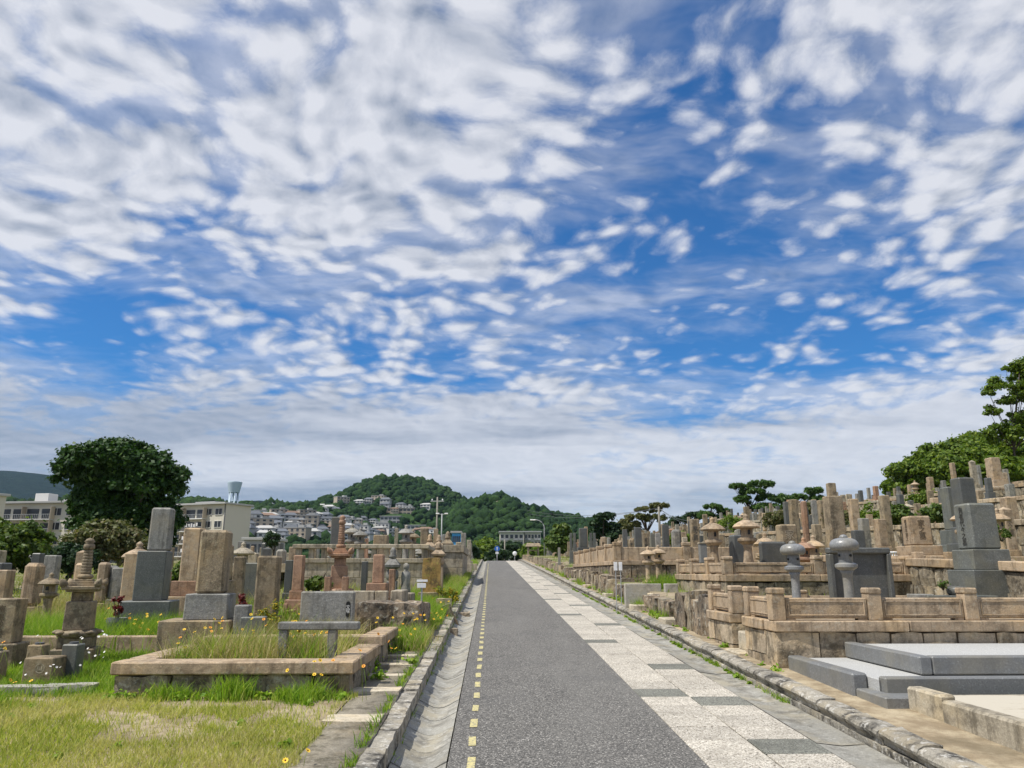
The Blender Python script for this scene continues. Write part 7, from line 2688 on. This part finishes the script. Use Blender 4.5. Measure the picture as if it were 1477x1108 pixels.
def build_grass():
    global NPR
    NPR = np.random.default_rng(5)

    # lawn in the left foreground, thin toward the wall and the walkway, with bare sandy patches
    def lawn(x, y):
        if x > -1.36 + 0.08 * nz(0, y, 3) and y < 8.3:
            return False
        d = 0.95
        if y > 7.7 and -3.2 < x < -1.5:
            d = 0.10
        bare = nz(x, y, 0.9, 4.0) + 0.5 * nz(x, y, 2.6, 8.0)
        if bare > 0.22:
            d *= 0.22
        if y < 4.6 and x < -2.6 and nz(x, y, 1.6, 2) > 0.05:
            d *= 0.35
        return NPR.random() < d
    P = scatter(125000, -7.6, -1.25, 3.8, 8.28, lawn)
    o = blades('lawn_grass', P, NPR.uniform(0.03, 0.10, len(P)), 0.0036, 0.6, MAT['grass_lawn'])
    tag(o, 'short yellow-green lawn in the left foreground', 'grass', kind='stuff')
    P = scatter(36000, -9.0, -3.86, 8.25, 11.6, lambda x, y: nz(x, y, 0.8, 6.0) > -0.35)
    o = blades('plot_grass', P, NPR.uniform(0.04, 0.15, len(P)), 0.0038, 0.6, MAT['grass_green'])
    tag(o, 'short green grass around the far left offering stones', 'grass', kind='stuff')
    # lusher tufts at the far left and at the foot of the wall
    tufts = []
    rr = random.Random(4)

    def tuft(cx, cy, r, n, hmin, hmax, lst):
        q = NPR.normal(0, r, (n, 2)) + np.array([cx, cy])
        lst.append((q, NPR.uniform(hmin, hmax, n)))
    green, dry = [], []
    for i in range(26):
        tuft(rr.uniform(-6.8, -4.6), rr.uniform(6.6, 8.1), 0.13, 90, 0.08, 0.22, green)
    for cx, cy, n, h in ((-3.25, 7.44, 260, 0.24), (-3.05, 7.46, 200, 0.2), (-2.85, 7.45, 120, 0.16), (-2.60, 7.44, 380, 0.32), (-2.5, 7.42, 250, 0.3), (-1.95, 7.36, 240, 0.22), (-1.85, 7.25, 260, 0.20), (-1.75, 7.45, 160, 0.3), (-1.55, 7.4, 120, 0.16)):
        tuft(cx, cy + 0.72, 0.08, n, h * 0.35, h, green)
    # bright tall grass between the graves
    for i in range(130):
        tuft(rr.uniform(-8.2, -4.2), rr.uniform(11.5, 13.4), 0.16, 110, 0.2, 0.55, green)
    for i in range(60):
        tuft(rr.uniform(-9.5, -3.2), rr.uniform(13.6, 19), 0.22, 80, 0.15, 0.45, green)
    for i in range(90):
        tuft(rr.uniform(-2.1, -1.1), rr.uniform(15.8, 22), 0.14, 100, 0.15, 0.45, green)
    for i in range(260):
        y = rr.uniform(13.6, 38) if i > 40 else rr.uniform(11.5, 13.4)
        tuft(rr.uniform(-1.6, -0.95), y, 0.10, 55, 0.1, 0.38, green if rr.random() < 0.7 else dry)
    for i in range(60):
        y = rr.uniform(30, 70)
        tuft(rr.uniform(-2.2, -1.1), y, 0.18, 50, 0.15, 0.5, green)
    # weeds by the kerbs and joints
    for i in range(90):
        y = rr.uniform(5.0, 22)
        tuft(-0.775 + rr.uniform(-.012, .02), y, 0.02, 12, 0.03, 0.10, green)
    for i in range(70):
        y = rr.choice([rr.uniform(8.6, 13.5), rr.uniform(10, 30)])
        tuft(3.20 + rr.uniform(-.02, .02), y, 0.035, 22, 0.03, 0.10, green)
    for i in range(50):
        tuft(-0.95 + rr.uniform(-.03, .02), rr.uniform(5, 12), 0.03, 16, 0.04, 0.12, green)
    # right side tufts
    for cx, cy, r, n, h in ((4.7, 20.2, 0.25, 500, 0.5), (4.3, 20.0, 0.2, 400, 0.45), (5.1, 20.4, 0.3, 400, 0.5), (3.55, 18.7, 0.12, 260, 0.4), (3.5, 22.9, 0.12, 220, 0.4), (3.95, 26.0, 0.15, 200, 0.4), (3.5, 30.2, 0.15, 260, 0.4), (3.6, 37.5, 0.2, 300, 0.5), (4.1, 15.6, 0.1, 150, 0.3), (3.62, 17.0, 0.08, 200, 0.32), (3.6, 15.9, 0.1, 220, 0.35), (3.6, 20.3, 0.1, 160, 0.35)):
        tuft(cx, cy, r, n, h * 0.35, h, green)
    # dry long grass in the nearest plots
    for i in range(150):
        tuft(rr.uniform(-3.5, -1.7), rr.uniform(8.62, 10.15), 0.13, 46, 0.12, 0.40 + 0.25 * rr.random() ** 3, dry if rr.random() < 0.75 else green)
    for i in range(75):
        tuft(rr.uniform(-3.4, -1.9), rr.uniform(10.65, 11.85), 0.12, 50, 0.12, 0.38, dry)
    for i in range(110):
        tuft(rr.uniform(-11, -4.8), rr.uniform(14.0, 21), 0.28, 60, 0.2, 0.55, dry)
    plots = [(-3.53, -1.68, 8.53, 10.2, base(8.27) + 0.335), (-3.5, -1.66, 10.53, 11.9, base(10.27) + 0.36)]

    def zplot(x, y):
        for a, b, c, d, z in plots:
            if a < x < b and c < y < d:
                return z
        if -0.93 < x < 3.42:
            return base(y) - 0.03
        return zg(x, y)
    road_free = lambda x, y: not (-0.72 < x < 3.16)
    for nm, lst, mat, w, lab in (('tall_grass', green, 'grass_green', 0.0046, 'bright green tall grass growing between graves and along the verges'), ('dry_grass', dry, 'grass_dry', 0.0036, 'dry straw-coloured grass in the nearest plots and the left field')):
        P = np.concatenate([q for q, _ in lst])
        Hh = np.concatenate([h for _, h in lst])
        ok = np.array([road_free(x, y) and not (8.22 < y < 8.6 and -3.85 < x < -1.38) for x, y in P])
        o = blades(nm, P[ok], Hh[ok], w, 0.6, MAT[mat], 0.0, zplot)
        tag(o, lab, 'grass', kind='stuff')
    # the wider field on the left
    P = scatter(60000, -24, -1.5, 11.5, 60, lambda x, y: (x / y > -0.72) and nz(x, y, 0.25, 9) > -0.25 and NPR.random() < 18.0 / (y + 4))
    o = blades('field_grass', P, NPR.uniform(0.08, 0.34, len(P)) * (1 + P[:, 1] / 60), 0.009, 0.5, MAT['grass_mixed'])
    tag(o, 'rough green and straw grass of the left field', 'grass', kind='stuff')
    # thin grass on the right terraces
    P = scatter(26000, 4.2, 34, 14, 70, lambda x, y: (x / y < 0.72) and nz(x, y, 0.4, 5) > 0.05)
    o = blades('terrace_grass', P, NPR.uniform(0.06, 0.3, len(P)), 0.010, 0.5, MAT['grass_mixed'])
    tag(o, 'patchy grass on the right hillside terraces', 'grass', kind='stuff')


build_grass()


def flower_plant(px, Y, label, n, spread, hmin, hmax, zfun=None, white=False, mat=None, name='coreopsis_plant', sz=0.022):
    x = px2x(px, Y)
    z0 = zfun if zfun is not None else zg(x, Y)
    rr = random.Random(int(px * 7 + Y))
    root = thing(name, (x, Y, z0), label, 'flowering plant')
    st = MB()
    pm = MB()
    for i in range(8):
        a = 2 * math.pi * i / 8
        ca, sa = math.cos(a), math.sin(a)
        c2, s2 = math.cos(a + 0.36), math.sin(a + 0.36)
        c1, s1 = math.cos(a - 0.36), math.sin(a - 0.36)
        pm.add([(0, 0, 0), (c1 * sz * 0.75, s1 * sz * 0.75, sz * 0.12), (ca * sz, sa * sz, sz * 0.2), (c2 * sz * 0.75, s2 * sz * 0.75, sz * 0.12)], [(0, 1, 2, 3)])
    ym = pm.mesh('blossom', MAT[mat or ('petal_white' if white else 'petal_yellow')])
    om = None
    if not white and not mat:
        om = pm.mesh('blossom', MAT['petal_orange'])
    em = MB().lathe_soft([(sz * 0.3, 0), (sz * 0.3, sz * 0.12), (sz * 0.1, sz * 0.28)], 8).mesh('eye', MAT['flower_eye'])
    for i in range(n):
        dx, dy = rr.gauss(0, spread), rr.gauss(0, spread)
        h = rr.uniform(hmin, hmax)
        lx, ly = rr.gauss(0, 0.06), rr.gauss(0, 0.06)
        st.tube([(dx, dy, -0.02), (dx + lx * 0.4, dy + ly * 0.4, h * 0.6), (dx + lx, dy + ly, h)], [0.0022, 0.0018, 0.0014], 4)
        b = link_mesh('blossom', ym if (om is None or rr.random() < 0.75) else om, None, root, (dx + lx, dy + ly, h))
        b.rotation_euler = (rr.uniform(0.2, 1.1), rr.uniform(-0.5, 0.5), rr.uniform(-1, 1))
        if not white:
            link_mesh('eye', em, None, b)
    st.build('stems', MAT['grass_green'], root)
    return root


def build_flowers():
    zf, zf2 = base(8.27) + 0.335, base(10.27) + 0.36
    flower_plant(300, 9.7, 'yellow flowers on thin stems in front of the big brown grave', 9, 0.12, 0.15, 0.42, zf)
    flower_plant(258, 11.6, 'yellow flowers left of the big brown grave', 8, 0.16, 0.2, 0.45)
    flower_plant(445, 9.6, 'thin yellow flowers before the grey name slab', 9, 0.12, 0.25, 0.5, zf)
    flower_plant(460, 8.15, 'orange and yellow flowers at the foot of the nearest plot wall', 6, 0.12, 0.25, 0.42)
    flower_plant(572, 10.2, 'orange flowers beside the stepping stones', 6, 0.08, 0.2, 0.4)
    flower_plant(420, 5.6, 'two small orange flowers in the lawn', 2, 0.12, 0.08, 0.12)
    flower_plant(45, 8.0, 'yellow flowers in the tuft at the far left', 4, 0.2, 0.2, 0.32)
    flower_plant(600, 15.6, 'flowers in the verge grass beside the boulder wall', 8, 0.2, 0.2, 0.4)
    wild = ((215, 11.9, 5), (232, 12.3, 7), (330, 10.0, 6), (366, 10.1, 7), (412, 12.0, 8), (430, 9.2, 5), (478, 9.5, 5), (500, 8.2, 4), (590, 11.8, 6), (612, 13.2, 7), (628, 14.6, 6), (640, 16.4, 6), (560, 12.4, 5), (20, 8.6, 5), (160, 13.2, 6))
    for q, (fx, fy, fn) in enumerate(sorted(wild)):
        inplot = 8.6 < fy < 10.15 and 200 < fx < 520
        flower_plant(fx, fy, 'sparse clump of wild yellow flowers among the left graves, %s from the left' % ordinal(q + 1), fn, 0.14, 0.2, 0.5, zf if inplot else None)['group'] = 'sparse wild yellow flower clumps'
    flower_plant(140, 9.6, 'white wild flowers between offering stone and plot wall', 16, 0.14, 0.2, 0.5, None, True, sz=0.016)
    flower_plant(90, 8.9, 'white wild flowers before the offering stone', 9, 0.16, 0.1, 0.3, None, True, sz=0.014)
    # dense yellow clump and red-leaved plants
    global NPR
    NPR = np.random.default_rng(77)

    def bush(name, label, px, Y, z0, r, h, mat, n, leaf):
        x = px2x(px, Y)
        root = thing(name, (x, Y, z0), label, 'flowering plant')
        k = 9
        cen = np.array([[x + NPR.normal(0, r * 0.5), Y + NPR.normal(0, r * 0.4), z0 + h * NPR.uniform(0.3, 0.95)] for _ in range(k)])
        leaves_object('foliage', [leaf_arrays(cen, np.full((k, 3), r * 0.42), n // k, leaf, 0.3, 0.3)], MAT[mat], root)
        st = MB()
        for c in cen:
            st.tube([(0, 0, -0.02), (c[0] - x, c[1] - Y, c[2] - z0)], [0.008, 0.004], 5)
        st.build('stems', MAT['bark'], root)
    bush('yellow_flower_bush', 'dense yellow-flowered bush between big brown grave and name slab', 398, 11.6, zf2, 0.24, 0.52, 'flower_mass', 2600, 0.017)
    bush('yellow_flower_bush', 'low yellow-flowered clump left of the big brown grave', 262, 12.6, zg(-4, 12.6), 0.16, 0.3, 'flower_mass', 1200, 0.016)
    bush('yellow_flower_bush', 'yellow-green weeds at the left kerb beside the lichen-covered tablet', 650, 19.5, zg(-1.2, 19.5), 0.22, 0.5, 'flower_mass', 2200, 0.025)
    bush('red_leaf_plant', 'dark red plant beside the tall grey grave', 178, 12.4, zg(-5, 12.4) + 0.3, 0.10, 0.42, 'leaf_red', 700, 0.022)
    bush('red_leaf_plant', 'dark red plant right of the big brown grave', 353, 11.5, zf2 + 0.28, 0.13, 0.34, 'leaf_red', 900, 0.022)
    bush('green_plant', 'green leafy plant in front of the dark memorial slab', 1246, 11.4, base(9.87) + 0.08 + 0.5 + 0.136, 0.10, 0.14, 'grass_green', 500, 0.03)
    bush('green_plant', 'green sprigs in the flower bowl on the offering table', 1357, 12.5, base(9.87) + 0.08 + 0.5 + 0.136 + 0.33, 0.10, 0.12, 'leaf_shrub', 300, 0.02)
    bush('green_plant', 'leafy plant on the wall left of the pink pagoda', 472, 16.8, zg(-3, 16.8) + 0.55, 0.12, 0.2, 'leaf_shrub', 500, 0.025)
    bush('green_plant', 'bright green plant in a pale vase at the right edge', 1452, 16.5, zg(px2x(1452, 16.5), 16.5) + 0.5, 0.2, 0.35, 'leaf_shrub', 700, 0.035)


build_flowers()


def build_weeds():
    """broad-leaved weeds along walls, kerbs and between the graves"""
    global NPR
    NPR = np.random.default_rng(303)
    rr = random.Random(8)
    cen, rad = [], []

    def add(x, y, r):
        z = base(y) - 0.02 if -0.93 < x < 3.42 else zg(x, y)
        cen.append((x, y, z + r * 0.45))
        rad.append((r, r, r * 0.7))
    for i in range(150):
        add(rr.uniform(-1.75, -0.98), rr.uniform(9.0, 40), rr.uniform(0.07, 0.22))
    for i in range(120):
        add(rr.uniform(-9.0, -2.0), rr.uniform(12.2, 24), rr.uniform(0.1, 0.3))
    for i in range(40):
        add(rr.uniform(-6.5, -1.5), rr.uniform(5.0, 8.2), rr.uniform(0.03, 0.06))
    for i in range(22):
        add(rr.uniform(-3.8, -1.45), 8.2 + rr.uniform(-0.1, 0.02), rr.uniform(0.05, 0.13))
    for i in range(60):
        add(rr.uniform(3.44, 3.62), rr.uniform(9.5, 45), rr.uniform(0.03, 0.10))
    for i in range(40):
        add(rr.uniform(3.45, 3.68), rr.uniform(15, 60), rr.uniform(0.1, 0.25))
    for i in range(60):
        add(rr.uniform(3.17, 3.22), rr.uniform(8.5, 30), rr.uniform(0.02, 0.045))
    for i in range(60):
        k = rr.randrange(1, 5)
        x = TERR[k][0] + rr.uniform(0.2, 3.5)
        add(x, rr.uniform(max(17, x / 0.7), 60), rr.uniform(0.15, 0.4))
    cen, rad = np.array(cen), np.array(rad)
    V = leaf_arrays(cen, rad, 70, 0.028, 0.5, 0.2)
    o = leaves_object('broadleaf_weeds', [V], MAT['grass_green'], None)
    tag(o, 'broad-leaved weeds along walls, kerbs and graves', 'weeds', kind='stuff')


build_weeds()


# ------------------------------------------------------------------ haze in the air
def build_haze():
    m, T = new_mat('haze')
    v = T.n('ShaderNodeVolumePrincipled')
    v.inputs['Color'].default_value = (0.50, 0.74, 1.0, 1)
    v.inputs['Density'].default_value = 0.00004
    v.inputs['Anisotropy'].default_value = 0.2
    o = T.n('ShaderNodeOutputMaterial')
    T.t.links.new(v.outputs[0], o.inputs['Volume'])
    b = MB()
    x0, x1, y0, y1, z0, z1 = -9500, 9500, -150, 12500, -8, 640
    vs = [(x, y, z) for z in (z0, z1) for y in (y0, y1) for x in (x0, x1)]
    b.add(vs, [(0, 2, 3, 1), (4, 5, 7, 6), (0, 1, 5, 4), (2, 6, 7, 3), (0, 4, 6, 2), (1, 3, 7, 5)])
    tag(b.build('haze', MAT['haze']), 'thin blue haze in the air over the far hills', 'haze', kind='stuff')


build_haze()
